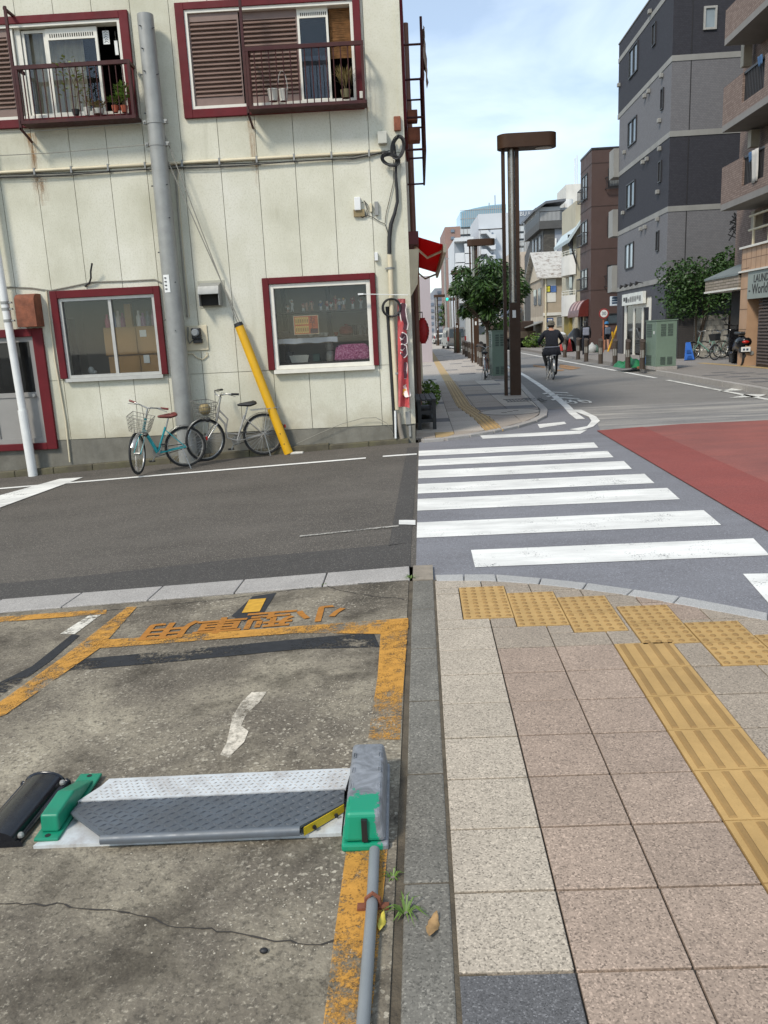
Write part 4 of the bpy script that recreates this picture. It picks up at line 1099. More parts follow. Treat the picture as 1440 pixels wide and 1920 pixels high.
for gly in ([(.75, .04), (.62, .10), (.70, .17), (.85, .23), (.72, .28)], [(.25, .12), (.35, .15)], [(.30, .33), (.70, .34), (.72, .39), (.35, .40)], [(.30, .44), (.62, .44), (.66, .50), (.40, .52)], [(.66, .58), (.58, .66), (.66, .72), (.80, .70)], [(.5, .8), (.75, .83), (.9, .9)]):
    for wd, mt, of in ((.10, M_bw, .010), (.07, M_bd, .016)):
        if gly[0][1] > .75: mt = M_bw
        P = []
        for k in range(len(gly)-1):
            for j in range(6): t = j/6; P.append(ban_pt(gly[k][0]*(1-t)+gly[k+1][0]*t, gly[k][1]*(1-t)+gly[k+1][1]*t, of))
        P.append(ban_pt(*gly[-1], of)); q = MB(); V = []
        for k in range(len(P)):
            t = P[min(k+1, len(P)-1)]-P[max(k-1, 0)]; n_ = Vector((-t.z, 0, t.x)).normalized()*wd/2*(.7 if k in (0, len(P)-1) else 1); V += [P[k]+n_, P[k]-n_]
        q.add(V, [(2*k, 2*k+1, 2*k+3, 2*k+2) for k in range(len(P)-1)]); wp(q, 'lettering', mt, bn)
q = MB(); q.lathe([(.05, 0), (.045, .003)], 14, ban_pt(.55, .86, .028), Matrix.Rotation(R(90), 4, 'X')); wp(q, 'emblem', pbr('banner_yellow', '#e0a53a', .1, 8, .8), bn)
# ================================================================== things in and on the windows
def at(o, p): o.location = p; return o
def pot_plant(nm, px_, dy, r_, h_, potm, leafm, label, n_=60, hgt=.25, spread=.12, leaf=.03, upright=.5, stem=True, lw=.35):
    p = W(*px_, dy); p = Vector((p.x, p.y, p.z))
    t = thing(nm, label, 'plant', p)
    if r_:
        q = MB(); q.lathe([(r_*.72, 0), (r_, h_), (r_*.9, h_), (r_*.85, h_*.85)], 14); q.build('pot', potm, t, smooth=40)
    q = MB(); rnd_ = random.Random(hash(label) % 999)
    if stem:
        for i in range(4): q.tube([(0, 0, h_*.8), (rnd_.uniform(-.4, .4)*spread, rnd_.uniform(-.3, .3)*spread, h_+hgt*.5), (rnd_.uniform(-1, 1)*spread*.7, rnd_.uniform(-.6, .6)*spread*.7, h_+hgt)], .0035, 4)
        q.build('stem', pbr('stem_brown', '#5d5138', .2, 20, .8), t)
    q = MB()
    for i in range(n_):
        a = rnd_.uniform(0, 6.28); rr = spread*math.sqrt(rnd_.random()); z = h_+hgt*rnd_.uniform(.25, 1.05)
        c = Vector((rr*math.cos(a), rr*math.sin(a)*.6, z)); d = Vector((math.cos(a), math.sin(a), upright*rnd_.uniform(.2, 2))).normalized()
        s_ = d.cross(Vector((0, 0, 1))).normalized()*leaf*lw; e = c+d*leaf; m_ = c+d*leaf*.5+Vector((0, 0, leaf*.12))
        q.add([c, m_+s_, e, m_-s_], [(0, 1, 2, 3)])
    q.build('leaves', leafm, t); return t
def leafmat(nm, c1, c2):
    q = NM(nm); base = q.ramp(q.noise(6, 4, .7), [(.3, lin(c1)), (.7, lin(c2))])
    q.bsdf.inputs['Transmission Weight'].default_value = 0
    return q.done(base, .5, 0, .4)
M_leaf = leafmat('leaf_green', '#3f5a22', '#6f8a35'); M_leafd = leafmat('leaf_dark', '#223a1a', '#476430'); M_leafy = leafmat('leaf_yellowish', '#6c7a34', '#a0a850'); M_dry = leafmat('leaf_dry', '#6b5a36', '#94844f')
M_terra = pbr('terracotta', '#a5543a', .12, 8, .8); M_potw = pbr('pot_white', '#c9c5ba', .1, 8, .6); M_potb = pbr('pot_black', '#2e2d2c', .1, 8, .6)
pot_plant('potted_plant', (143, 216), .22, .055, .07, M_potb, M_leafy, 'tall straggly plant in a black pot on the left balcony', 60, .62, .20, .07, .3)
pot_plant('potted_plant', (164, 217), .22, .045, .10, M_potw, M_dry, 'whitish tub with withered sprigs on the left balcony', 18, .12, .07, .05)
pot_plant('potted_plant', (185, 214), .22, .085, .06, M_potw, M_dry, 'low bowl of brown-leaved plants on the left balcony', 70, .07, .11, .05)
pot_plant('potted_plant', (217, 211), .22, .05, .085, M_terra, M_leaf, 'low green plant in a terracotta pot on the left balcony', 50, .09, .08, .05)
pot_plant('potted_plant', (234, 211), .22, .05, .085, M_terra, M_leaf, 'bushy tall green plant in a terracotta pot by the railing end', 130, .25, .11, .06, .9)
pot_plant('potted_plant', (649, 184), .22, .075, .10, pbr('pot_olive', '#6e6546', .15, 9, .7), M_dry, 'pot of dry spiky grass on the right balcony', 70, .16, .08, .17, 2.4, True, .05)
q0 = W(681, 186, .22); q = MB(); q.b(-.045, .03, -.05, .05, 0, .09); at(tag(q.build('tray', M_potw, None, bevel=.006), 'small pale square planter at the end of the right balcony', 'planter'), q0)
for (px_, py_, r_, hd, lab) in ((513, 190, .075, .0, 'white plastic bucket leaning by the shutter on the right balcony'), (532, 190, .065, .24, 'white plastic bucket with raised handle on the right balcony')):
    p = W(px_, py_, .2); t = thing('bucket', lab, 'bucket', p)
    q = MB(); q.lathe([(r_*.75, 0), (r_, .13), (r_*1.06, .135), (r_*1.06, .145), (r_*.93, .14), (r_*.7, .01)], 16); q.build('bucket_body', M_potw, t, smooth=40)
    q = MB(); q.tube([(r_*math.cos(a_*.3142), 0, .14+(hd or .02)*math.sin(a_*.3142)) for a_ in range(11)] if hd else [(r_*math.cos(a_*.3142), -r_*math.sin(a_*.3142), .135) for a_ in range(11)], .004, 5); q.build('handle', M_alu, t)
p = W(200, 80, -.1); t = thing('hanging_ornament', 'white patterned card hanging in the dark upper left opening', 'ornament', p)
q = MB(); q.b(-.045, .045, -.002, .002, -.02, .15); q.build('card', M_white_p, t)
q = MB()
for i in range(5): q.tube([(-.03+.015*(i % 2), -.004, i*.03), (.0, -.004, i*.03+.02), (.03, -.004, i*.03)], .003, 4)
q.build('pattern', M_wire, t); q = MB(); q.tube([(0, 0, .15), (.0, 0, .25)], .003, 4); q.build('cord', M_wire, t)
p = W(220, 103, -.1); t = thing('wind_chime', 'white paper strip of a wind chime in the dark upper left opening', 'wind chime', p)
q = MB(); q.b(-.025, .02, -.001, .001, 0, .18); q.build('strip', M_white_p, t); q = MB(); q.tube([(0, 0, .18), (0, 0, .3)], .002, 4); q.build('cord', M_wireg, t)
# ---- room behind the lower left window
q0 = W(194, 700, -.75)
M_woodc = pbr('cabinet_wood', '#a8814f', .12, 2, .6)
def cabinet(X0, X1, Z0, Z1, Y, lab, nd=2):
    t = thing('cabinet', lab, 'cabinet', (X0, Y, Z0)); q = MB(); q.b(0, X1-X0, 0, .35, 0, Z1-Z0); q.build('carcass', M_woodc, t)
    w_ = (X1-X0)/nd
    for i in range(nd): q = MB(); q.b(i*w_+.006, (i+1)*w_-.006, -.02, -.001, .01, Z1-Z0-.01); q.build('cabinet_door', M_woodc, t, bevel=.004)
a, b = W(193, 615, -.36), W(330, 740, -.36)
zmid = W(250, 665, -.36).z
cabinet(a.x, b.x, zmid, a.z, FY+.36, 'light wood cabinet with paper note behind the lower left window')
cabinet(a.x+.03, b.x, b.z-.3, zmid-.01, FY+.37, 'lower light wood cupboard behind the lower left window')
for (px_, py_, w_, h_, lab) in ((268, 625, .05, .05, 'white paper note stuck to the upper wooden cabinet'), (275, 673, .045, .06, 'white paper note stuck to the lower wooden cupboard')):
    p = W(px_, py_, -.335); q = MB(); q.b(-w_, w_, -.001, .001, -h_, h_); at(tag(q.build('paper_note', M_white_p), lab, 'note'), p)
cl = ['#b9566e', '#7d86a0', '#c9b8ae', '#8d4a6a', '#d8d2cc', '#9a6f8e', '#68727c', '#b08a94']
for i, px_ in enumerate((203, 216, 224, 232, 262, 270, 279, 290)):
    p = W(px_, 614 - (px_-200)*.02, -.5); q = MB(); h_ = .20+.06*((i*7) % 5)/5; q.lathe([(.04, 0), (.042, h_*.6), (.02, h_*.75), (.02, h_)], 10)
    o = at(q.build('bottle', pbr('bottle%d' % i, cl[i], .1, 9, .5), None, smooth=40), Vector((p.x, FY+.5, a.z)))
    tag(o, '%s bottle on the wooden cabinet, %s' % (('rose', 'blue grey', 'beige', 'plum', 'white', 'mauve', 'slate', 'dusty pink')[i], ('leftmost of all', 'second from the left', 'third from the left', 'just left of the brown carton', 'just right of the brown carton', 'third from the right', 'second from the right', 'rightmost of all')[i]), 'bottle', 'bottles on the cabinet')
p = W(243, 612, -.5); q = MB(); q.b(-.05, .05, -.04, .04, 0, .34); at(tag(q.build('carton', M_woodc), 'tall brown carton between the bottles on the cabinet', 'carton'), Vector((p.x, FY+.52, a.z)))
p = W(172, 702, -.5); q = MB(); q.ell((0, 0, .06), .05, .05, .06, 10, 6); q.ell((.05, 0, .03), .04, .04, .03, 10, 6); at(tag(q.build('figurine', M_white_p, None, smooth=60), 'small white blurred figurine on the left window sill inside', 'figurine'), p)
# ---- shop window display
def shelf(nm, pl, pr, dy, th, dep, mat, lab):
    a, b = W(*pl, -dy), W(*pr, -dy); q = MB(); z = (a.z+b.z)/2; q.b(a.x, b.x, FY+dy-.02, FY+dy+dep, z-th, z); tag(wp(q, nm, mat, None), lab, 'shelf'); return z
M_shelf = pbr('shelf_dark', '#39322c', .2, 5, .6); M_shg = pbr('shelf_post', '#37332f', .2, 5, .6)
z_top = shelf('shelf', (516, 586), (700, 579), .30, .02, .25, M_shelf, 'dark upper shelf carrying small figures in the shop window')
z_mid = shelf('shelf', (516, 633), (705, 628), .42, .02, .3, M_shelf, 'dark middle shelf behind the white cloth strip')
for (px_, lab) in ((613, 'dark wooden post dividing the shop shelves'), (528, 'dark wooden post at the left of the shop shelves')):
    a = W(px_, 560, -.62); q = MB(); q.b(a.x-.035, a.x+.035, FY+.80, FY+.86, .95, 2.6); tag(wp(q, 'shelf_post', M_shg, None), lab, 'post')
a, b = W(519, 634, -.2), W(633, 641, -.2); q = MB(); V = []
for i in range(25):
    x_ = a.x+(b.x-a.x)*i/24; yo = FY+.2+.006*math.sin(i*1.1)
    V += [(x_, yo, z_mid-.01), (x_, yo-.004, z_mid-.085+.006*math.sin(i*.7))]
q.add(V, [(2*i, 2*i+1, 2*i+3, 2*i+2) for i in range(24)])
tag(wp(q, 'shelf_cloth', pbr('cloth_white', '#c3c8d2', .06, 6, .9), None, smooth=60), 'white cloth strip hanging along the middle shop shelf', 'cloth')
q = MB(); q.b(a.x, b.x, FY+.2, FY+.49, z_mid-.012, z_mid-.002); tag(wp(q, 'shelf_board', M_shelf, None), 'dark shelf board above the white cloth strip', 'shelf')
# poster
a, b, c, d = W(549, 593, -.04), W(596, 590, -.04), W(552, 628, -.04), W(598, 626, -.04)
X0, X1, Z0, Z1 = (a.x+c.x)/2, (b.x+d.x)/2, (c.z+d.z)/2, (a.z+b.z)/2; YP = FY+.062
ps = thing('oden_poster', 'orange poster with yellow boxes and large dark kana in the shop window', 'poster', ((X0+X1)/2, YP, Z0))
q = MB(); q.b(X0, X1, YP+.001, YP+.004, Z0, Z1); wp(q, 'paper', pbr('poster_cream', '#d9c9a8', .05, 9, .7), ps)
q = MB(); q.b(X0+.008, X1-.008, YP, YP+.0008, Z0+.008, Z1-.008); wp(q, 'orange_print', pbr('poster_orange', '#c2582c', .1, 9, .7), ps)
Mpy = pbr('poster_yellow', '#d8b96a', .1, 9, .7)
wd = X1-X0; hh = Z1-Z0
for j in range(2):
    for i in range(6):
        q = MB(); q.b(X0+wd*(.06+.092*i), X0+wd*(.06+.092*i+.078), YP-.001, YP-.0002, Z0+hh*(.08+.46*j), Z0+hh*(.08+.46*j+.38)); wp(q, 'menu_box', Mpy, ps)
        q = MB(); q.b(X0+wd*(.085+.092*i), X0+wd*(.085+.092*i+.03), YP-.002, YP-.0012, Z0+hh*(.16+.46*j), Z0+hh*(.16+.46*j+.2)); wp(q, 'menu_text', pbr('poster_brown', '#7a4a24', .1, 9, .7), ps)
q = MB(); q.b(X0+wd*.66, X1-.01, YP-.001, YP-.0002, Z0+.01, Z0+hh*.3); wp(q, 'dark_print', M_bd, ps)
for k, ch in enumerate('おでん'):
    t = text_mb(ch, hh*.36, .0006); xf(t, TR(X0+wd*.76, YP-.0018, Z1-hh*(.20+.29*k), R(90))); wp(t, 'kana', pbr('poster_navy', '#1d1a2a', .1, 9, .7), ps)
# figures on the top shelf (tiny generic figurines)
fm = [pbr('fig%d' % i, c_, .1, 30, .6) for i, c_ in enumerate(('#c9a08a', '#5a6a92', '#e0dcd6', '#a04a44', '#6a4a3a', '#caa45a'))]
def figurine(px_, h_, kind, lab):
    p = W(px_, 583, -.38); t = thing('figurine', lab, 'figurine', Vector((p.x, FY+.38, z_top)), 0, 'figures on the shop shelf')
    rr = random.Random(int(px_))
    q = MB(); q.lathe([(.022, 0), (.022, .006)], 10); q.build('stand', fm[4], t)
    q = MB()
    for s_ in (-1, 1): q.tube([(.012*s_*(1.6 if kind == 1 else 1), 0, .006), (.010*s_, 0, h_*.25), (.006*s_, 0, h_*.46)], [.007, .008, .011], 6)
    q.build('legs', fm[(px_) % 3], t)
    q = MB(); q.tube([(0, 0, h_*.42), (0, 0, h_*.58), (0, 0, h_*.74)], [.013, .012, .017], 8)
    for s_ in (-1, 1): q.tube([(.016*s_, 0, h_*.73), (.03*s_, -.01, h_*(.6 if rr.random() < .6 else .85)), (.022*s_, -.02, h_*(.5 if rr.random() < .6 else .98))], [.006, .005, .004], 5)
    q.build('torso', fm[(px_ // 2) % 4], t)
    q = MB(); q.ell((0, 0, h_*.86), .015, .015, .02, 8, 6); q.build('head', fm[0], t); q = MB(); q.ell((0, .004, h_*.9), .019, .019, .018, 8, 6); q.build('hair', fm[(px_ // 3) % 6], t)
cols_ = ('pale', 'blue and white', 'red', 'brown', 'dark')
for i, (px_, h_) in enumerate(((540, .10), (548, .19), (569, .12), (576, .13), (585, .15), (602, .15), (614, .14), (621, .12), (630, .22), (637, .17), (645, .18), (662, .19), (677, .15))):
    lab = {0: 'leftmost tiny figure on the top shop shelf', 1: 'white figure with blue legs, tallest at the left of the top shop shelf', 8: 'tallest pinkish figure right of the shelf post', 11: 'figure with spread arms near the right of the top shop shelf', 12: 'rightmost small figure on the top shop shelf'}.get(i, 'small figure, %s from the left on the top shop shelf' % ['first', 'second', 'third', 'fourth', 'fifth', 'sixth', 'seventh', 'eighth', 'ninth', 'tenth', 'eleventh'][min(i, 10)])
    figurine(px_, h_, i % 3, lab)
# lower display: pots, cloth-covered box, tray, jars
p = W(649, 628, -.5); t = thing('clay_pot', 'dark red lidded clay pot on the middle shop shelf', 'pot', Vector((p.x, FY+.62, z_mid)))
q = MB(); q.lathe([(.06, 0), (.105, .03), (.115, .08), (.10, .10)], 18); q.build('pot_body', pbr('red_lacquer', '#7d2620', .1, 9, .35), t, smooth=40)
q = MB(); q.lathe([(.108, .10), (.09, .13), (.03, .15), (.03, .165), (.015, .17)], 18); q.build('lid', pbr('red_lacquer', '#7d2620'), t, smooth=40)
p = W(665, 626, -.5); q = MB(); q.lathe([(.035, 0), (.038, .15), (.03, .15)], 12); at(tag(q.build('canister', M_potb, None, smooth=40), 'black canister right of the red clay pot', 'canister'), Vector((p.x, FY+.6, z_mid)))
for i, px_ in enumerate((676, 684)):
    p = W(px_, 626, -.5); q = MB(); q.lathe([(.025, 0), (.03, .10), (.012, .12), (.012, .16)], 12); at(tag(q.build('glass_jug', pbr('smoked_glass', '#6f6f6d', .1, 9, .15), None, smooth=40), ('glass jug next to the black canister', 'glass jug at the right end of the middle shop shelf')[i], 'jug'), Vector((p.x, FY+.62, z_mid)))
for i, (px_, r_, c_) in enumerate(((584, .05, '#c9c9c2'), (602, .07, '#b9bab4'), (611, .04, '#c4c3bc'), (628, .035, '#9a4a34'))):
    p = W(px_, 630, -.35); q = MB(); q.lathe([(r_*.45, 0), (r_*.9, .03), (r_, .055), (r_*.95, .055), (r_*.4, .01)], 16); at(tag(q.build('bowl', pbr('bowl%d' % i, c_, .05, 9, .4), None, smooth=40), ('small white bowl under the poster', 'large pale bowl right of the poster', 'low white bowl at the end of the white cloth strip', 'orange cup beside the dark shelf post')[i], 'bowl'), Vector((p.x, FY+(.36 if i < 3 else .62), z_mid)))
for i, (px_, w_, h_) in enumerate(((532, .09, .10), (548, .06, .08))):
    p = W(px_, 634, -.4); q = MB(); q.b(-w_, w_, -.06, .06, 0, h_); at(tag(q.build('dark_box', M_potb, None, bevel=.004), ('dark box at the left end of the middle shop shelf', 'smaller dark box left of the poster')[i], 'box'), Vector((p.x, FY+.42, z_mid)))
zb = W(600, 678, -.3).z
q = MB(); q.b(WIN2[0]-.2, WIN2[1]+.2, FY+.21, FY+.95, zb-.03, zb-.002); tag(wp(q, 'display_table', M_shelf, None), 'dark table inside the shop window', 'table')
a, b = W(628, 645, -.32), W(692, 674, -.32)
q = MB(); n_ = 14; V = []
x0, x1, z1 = a.x, b.x, a.z-.01
q.prism([(x0-.02, FY+.23, zb), (x1+.02, FY+.23, zb), (x1+.015, FY+.25, z1-.06), (x1-.05, FY+.26, z1), (x0+.06, FY+.26, z1), (x0+.01, FY+.25, z1-.05)], (0, .3, 0))
def pinkm():
    q = NM('pink_floral'); v = q.noise(40, 4, .7); base = q.ramp(v, [(.35, lin('#8d3f66')), (.5, lin('#c46a94')), (.65, lin('#dea3bd'))]); q.bump(q.noise(14, 4), .6, .02); return q.done(base, .9)
tag(wp(q, 'covered_box', pinkm(), None, bevel=.03, seg=3), 'box draped in pink flowered cloth in the shop window', 'box')
p = W(562, 676, -.32); q = MB()
q.add([(-.12, 0, 0), (.12, 0, 0), (.12, .22, 0), (-.12, .22, 0), (-.15, -.02, .11), (.15, -.02, .11), (.15, .24, .11), (-.15, .24, .11)], [(0, 3, 2, 1), (0, 1, 5, 4), (1, 2, 6, 5), (2, 3, 7, 6), (3, 0, 4, 7)])
at(tag(q.build('plastic_tub', M_potw), 'white plastic tub on the table in the shop window', 'tub'), Vector((p.x, FY+.30, zb)))
for i, (px_, py_, r_, h_, mt) in enumerate(((544, 678, .05, .16, M_potb), (582, 676, .05, .12, M_potb), (593, 675, .055, .12, pbr('tin_green', '#2b4a40', .1, 8, .5)))):
    p = W(px_, py_, -.32); q = MB(); q.b(-r_, r_, 0, .1, 0, h_); at(tag(q.build('dark_tin', mt, None, bevel=.005), ('black bottle box left of the white tub', 'black tin right of the white tub', 'dark green tin in the middle of the shop table')[i], 'tin'), Vector((p.x, FY+.34, zb)))
for i, (px_, z_) in enumerate(((619, 0), (619, .165))):
    p = W(px_, 672, -.32); q = MB(); q.lathe([(.06, 0), (.065, .02), (.065, .12), (.05, .15), (.055, .16)], 14); at(tag(q.build('jar', pbr('jar_clear', '#8f8a80', .15, 9, .25), None, smooth=40), ('lower clear jar beside the pink covered box', 'upper clear jar stacked beside the pink covered box')[i], 'jar'), Vector((p.x, FY+.36, zb+z_)))

# ================================================================== poles and guy wire
pb = G(353, 866); pb = Vector((pb.x, 11.80, terr(pb.x)))
pt = PY(272, 28, pb.y)
pole = thing('utility_pole', 'thick grey galvanised steel utility pole rising in front of the wall', 'pole', (pb.x, pb.y, pb.z))
H_ = pt.z-pb.z; lean = pt.x-pb.x
def pp(z): return Vector((lean*z/H_, 0, z))
q = MB(); q.tube([pp(-.05), pp(.9), pp(2.2), pp(H_)], [.140, .132, .126, .107], 28); q.build('shaft', M_steel, pole, smooth=50)
for py_ in (229, 271):
    z = PY(290, py_, pb.y).z-pb.z; q = MB(); q.lathe([(.117, -.03), (.121, -.03), (.121, .03), (.117, .03)], 28, pp(z)); c = pp(z)
    for s_ in (-1, 1): q.b(c.x+.115*s_-.01, c.x+.115*s_+.05*s_, -.03, .03, z-.025, z+.025); q.cyl((c.x+.15*s_, -.05, z), (c.x+.15*s_, .05, z), .012, n=8)
    q.build('clamp_band', M_steel, pole)
for i, (px_, py_) in enumerate(((268, 54), (272, 96), (276, 138), (289, 55), (297, 142), (268, 142), (272, 214), (315, 348), (286, 350), (320, 410), (298, 474), (331, 530), (310, 600), (333, 620))):
    a = PY(px_, py_, pb.y); z = a.z-pb.z; c = pp(z); dx = max(-.11, min(.11, a.x-pb.x-c.x)); yy = -math.sqrt(max(.0, .118**2-dx*dx))
    q = MB(); q.cyl((c.x+dx*.9, yy*.9, z), (c.x+dx*1.22, yy*1.18, z), .008, n=6); q.build('step_bolt', pbr('bolt_dark', '#4c4f52', .1, 9, .5, .5), pole)
z = PY(313, 533, pb.y).z-pb.z; c = pp(z)
def curved(q, r_, a0, a1, z0, z1, c):
    V = []
    for i in range(9):
        t = a0+(a1-a0)*i/8
        V += [(c.x+r_*math.cos(t), r_*math.sin(t), z0), (c.x+r_*math.cos(t), r_*math.sin(t), z1)]
    q.add(V, [(2*i, 2*i+2, 2*i+3, 2*i+1) for i in range(8)]); return q
q = MB(); curved(q, .131, R(235), R(275), z-.12, z+.12, c); q.build('number_label', M_white_p, pole)
for k in range(4):
    q = MB(); q.b(c.x-.06, c.x-.03, -.1335, -.1315, z+.07-.05*k, z+.085-.05*k); q.build('label_mark', M_wire, pole)
# yellow guy-wire guard
gb = G(535, 848); gb = Vector((PY(541, 846, FY-.18).x, FY-.18, terr(gb.x)-.01)); gt = PY(447, 608, FY-.12)
gd = thing('guy_wire_guard', 'bright yellow slanting guy wire guard leaning past the bicycles', 'guard', gb)
q = MB(); dv = gt-gb; q.tube([(0, 0, 0), dv*.5, dv], [.068, .066, .064], 18); q.build('guard_tube', pbr('guard_yellow', '#d9a514', .06, 4, .45, dirt=.12, dirtc='#7a5a1a'), gd, smooth=50)
q = MB(); q.tube([dv*.985, dv*1.01], [.068, .062], 18); q.build('cap', M_black, gd)
q = MB(); q.b(.02, .22, -.05, .05, -.02, .02); q.build('foot', pbr('foot_white', '#c9c5bb', .1, 7, .8), gd, bevel=.012)
for f_ in (.08, .16):
    q = MB(); p_ = dv*f_; q.cyl(p_+Vector((0, -.07, 0)), p_+Vector((0, -.062, 0)), .009, n=8); q.build('rivet', M_wire, gd)
for i, (a, b) in enumerate((((300, 229), (445, 606)), ((301, 271), (449, 604)))):
    p0 = PY(*a, pb.y-.0); p1 = PY(*b, FY-.12); q = MB(); q.tube([p0, p0.lerp(p1, .5)+Vector((0, 0, -.01)), p1], .008, 5)
    tag(wp(q, 'guy_wire', M_wireg, None), ('upper steel guy wire from pole clamp to yellow guard', 'lower steel guy wire from pole clamp to yellow guard')[i], 'wire')
for i, (a, b) in enumerate((((281, 271), (-60, 295)), ((273, 230), (-80, 252)))):
    p0 = PY(*a, pb.y); p1 = PY(*b, FY-.25); q = MB(); q.tube([p0, p0.lerp(p1, .5)+Vector((0, 0, -.02)), p1], .006, 5)
    tag(wp(q, 'stay_wire', M_wireg, None), ('lower stay wire running left from the pole along the wall', 'upper stay wire running left from the pole under the balcony')[i], 'wire')
# white post at the left edge
a = G(62, 890); pw = thing('white_post', 'slim white steel post standing in front of the grey door', 'post', (a.x, a.y, terr(a.x)))
tp = PY(-15, 420, a.y)-Vector((a.x, a.y, terr(a.x)))
q = MB(); q.tube([(0, 0, -.02), tp*.27], .068, 16); q.build('sleeve', M_white_p, pw, smooth=50)
q = MB(); q.tube([tp*.26, tp*1.5], .056, 16); q.build('tube', M_white_p, pw, smooth=50)
for py_ in (568, 580, 602):
    z = PY(8, py_, a.y).z-terr(a.x); c = tp*(z/tp.z); q = MB(); q.lathe([(.060, -.02), (.060, .02)], 16, c); q.b(c.x+.055, c.x+.10, -.02, .02, z-.012, z+.012); q.build('clamp_band', M_steel, pw)

# ================================================================== the parking lock
M_green = pbr('lock_green', '#0d7c5e', .12, 7, .42, dirt=.25, dirtc='#3f5a4a', dscale=9)
M_dplate = pbr('checker_grey', '#5f656b', .14, 6, .5, .25, dirt=.45, dirtc='#4a423a', dscale=5)
M_wplate = pbr('checker_white', '#cfd2d2', .06, 8, .45, .2, dirt=.6, dirtc='#7d6450', dscale=9)
def gear():
    q = NM('lock_cover'); s_ = q.sep(); n = q.noise(14, 6, .75)
    f = q.math('ADD', q.math('MULTIPLY', q.math('SUBTRACT', s_[1], 2.315), 9.0), q.math('MULTIPLY', q.math('SUBTRACT', s_[0], -.125), 14.0))
    f = q.ramp(q.math('ADD', q.math('MAXIMUM', q.math('MULTIPLY', q.math('SUBTRACT', s_[1], 2.335), 8.0), q.math('MULTIPLY', q.math('SUBTRACT', s_[0], -.135), 16.0)), q.math('MULTIPLY', q.math('SUBTRACT', n, .5), 2.2)), [(.04, 0.0), (.10, 1.0)])
    grey = q.ramp(q.noise(9, 7, .7, dist=1.5), [(.3, lin('#5c5f62')), (.5, lin('#7b7e82')), (.72, lin('#989ba0'))])
    base = q.mix(f, lin('#0f8a68'), grey)
    return q.done(base, .45, 0, .5)
def GT(px_, py_, dz): return G(px_, py_, dz)
lk = thing('parking_lock', 'green and grey parking flap lock with checker plate flap', 'parking lock', (-.7, 2.45, terr(-.7)))
# base plates
def plate(nm, pxq, dz, th, mat):
    P = [GT(x_, y_, dz) for x_, y_ in pxq]; q = MB(); q.prism([(p.x, p.y, terr(p.x)+dz-th) for p in P][::-1], (0, 0, th)); return wp(q, nm, mat, lk)
plate('base_plate', [(62, 1586), (640, 1562), (652, 1440), (205, 1460)], .012, .012, M_wplate)
wpl = plate('fixed_plate', [(146, 1502), (648, 1478), (660, 1440), (207, 1462)], .045, .010, M_wplate)
q = MB(); P = [GT(x_, y_, .036) for x_, y_ in [(150, 1504), (648, 1480)]]
q.prism([(P[0].x, P[0].y-.002, terr(P[0].x)+.0), (P[1].x, P[1].y-.002, terr(P[1].x)+.0), (P[1].x, P[1].y+.01, terr(P[1].x)+.0), (P[0].x, P[0].y+.01, terr(P[0].x)+.0)], (0, 0, .034)); wp(q, 'plate_edge', M_black, lk)
def lugs(q, A, B, C, D, nu, nv, s_):
    """raised lens-shaped lugs in alternating directions over the quad A B C D (3D)"""
    n = (B-A).cross(D-A).normalized()
    if n.z < 0: n = -n
    for j in range(nv):
        for i in range(nu):
            u_, v_ = (i+.5)/nu, (j+.5)/nv; c = A.lerp(B, u_).lerp(D.lerp(C, u_), v_)
            e1 = (B-A).normalized(); e2 = n.cross(e1); sg = 1 if (i+j) % 2 else -1
            a = (e1+e2*sg*.8).normalized(); b = n.cross(a)
            q.add([c-a*s_, c+b*s_*.28, c+a*s_, c-b*s_*.28, c+n*s_*.35], [(0, 3, 4), (3, 2, 4), (2, 1, 4), (1, 0, 4)])
P = [GT(x_, y_, .046) for x_, y_ in [(160, 1499), (645, 1476), (656, 1442), (215, 1463)]]; P = [Vector((p.x, p.y, terr(p.x)+.0455)) for p in P]
q = MB(); lugs(q, *P, 44, 6, .0085); tag(wp(q, 'lug_pattern', pbr('lug_white', '#a19a92', .25, 12, .5, .2), lk), kind='stuff')
# the flap: back edge hinged high, front rolled
zb_, zf = .040, .052
OUT = [(150, 1503, zb_), (646, 1480, zb_), (644, 1506, .046), (562, 1549, zf), (188, 1566, zf), (132, 1524, .046)]
P = [GT(x_, y_, z) for x_, y_, z in OUT]; Pt = [Vector((p.x, p.y, terr(p.x)+OUT[i][2])) for i, p in enumerate(P)]
q = MB(); q.prism([p-Vector((0, 0, .009)) for p in Pt][::-1], (0, 0, .009)); fl = wp(q, 'flap', M_dplate, lk)
q = MB(); a, b = Pt[4], Pt[3]
prof = [(0, 0), (-.010, -.004), (-.015, -.014), (-.014, -.026), (-.010, -.026), (-.010, -.015), (-.007, -.010), (0, -.009)]
q.add([a+Vector((0, y, z)) for y, z in prof]+[b+Vector((0, y, z)) for y, z in prof], [(i, (i+1) % 8, (i+1) % 8+8, i+8) for i in range(8)]+[tuple(range(8)), tuple(reversed(range(8, 16)))])
q.build('rolled_edge', M_dplate, fl, smooth=50)
q = MB()
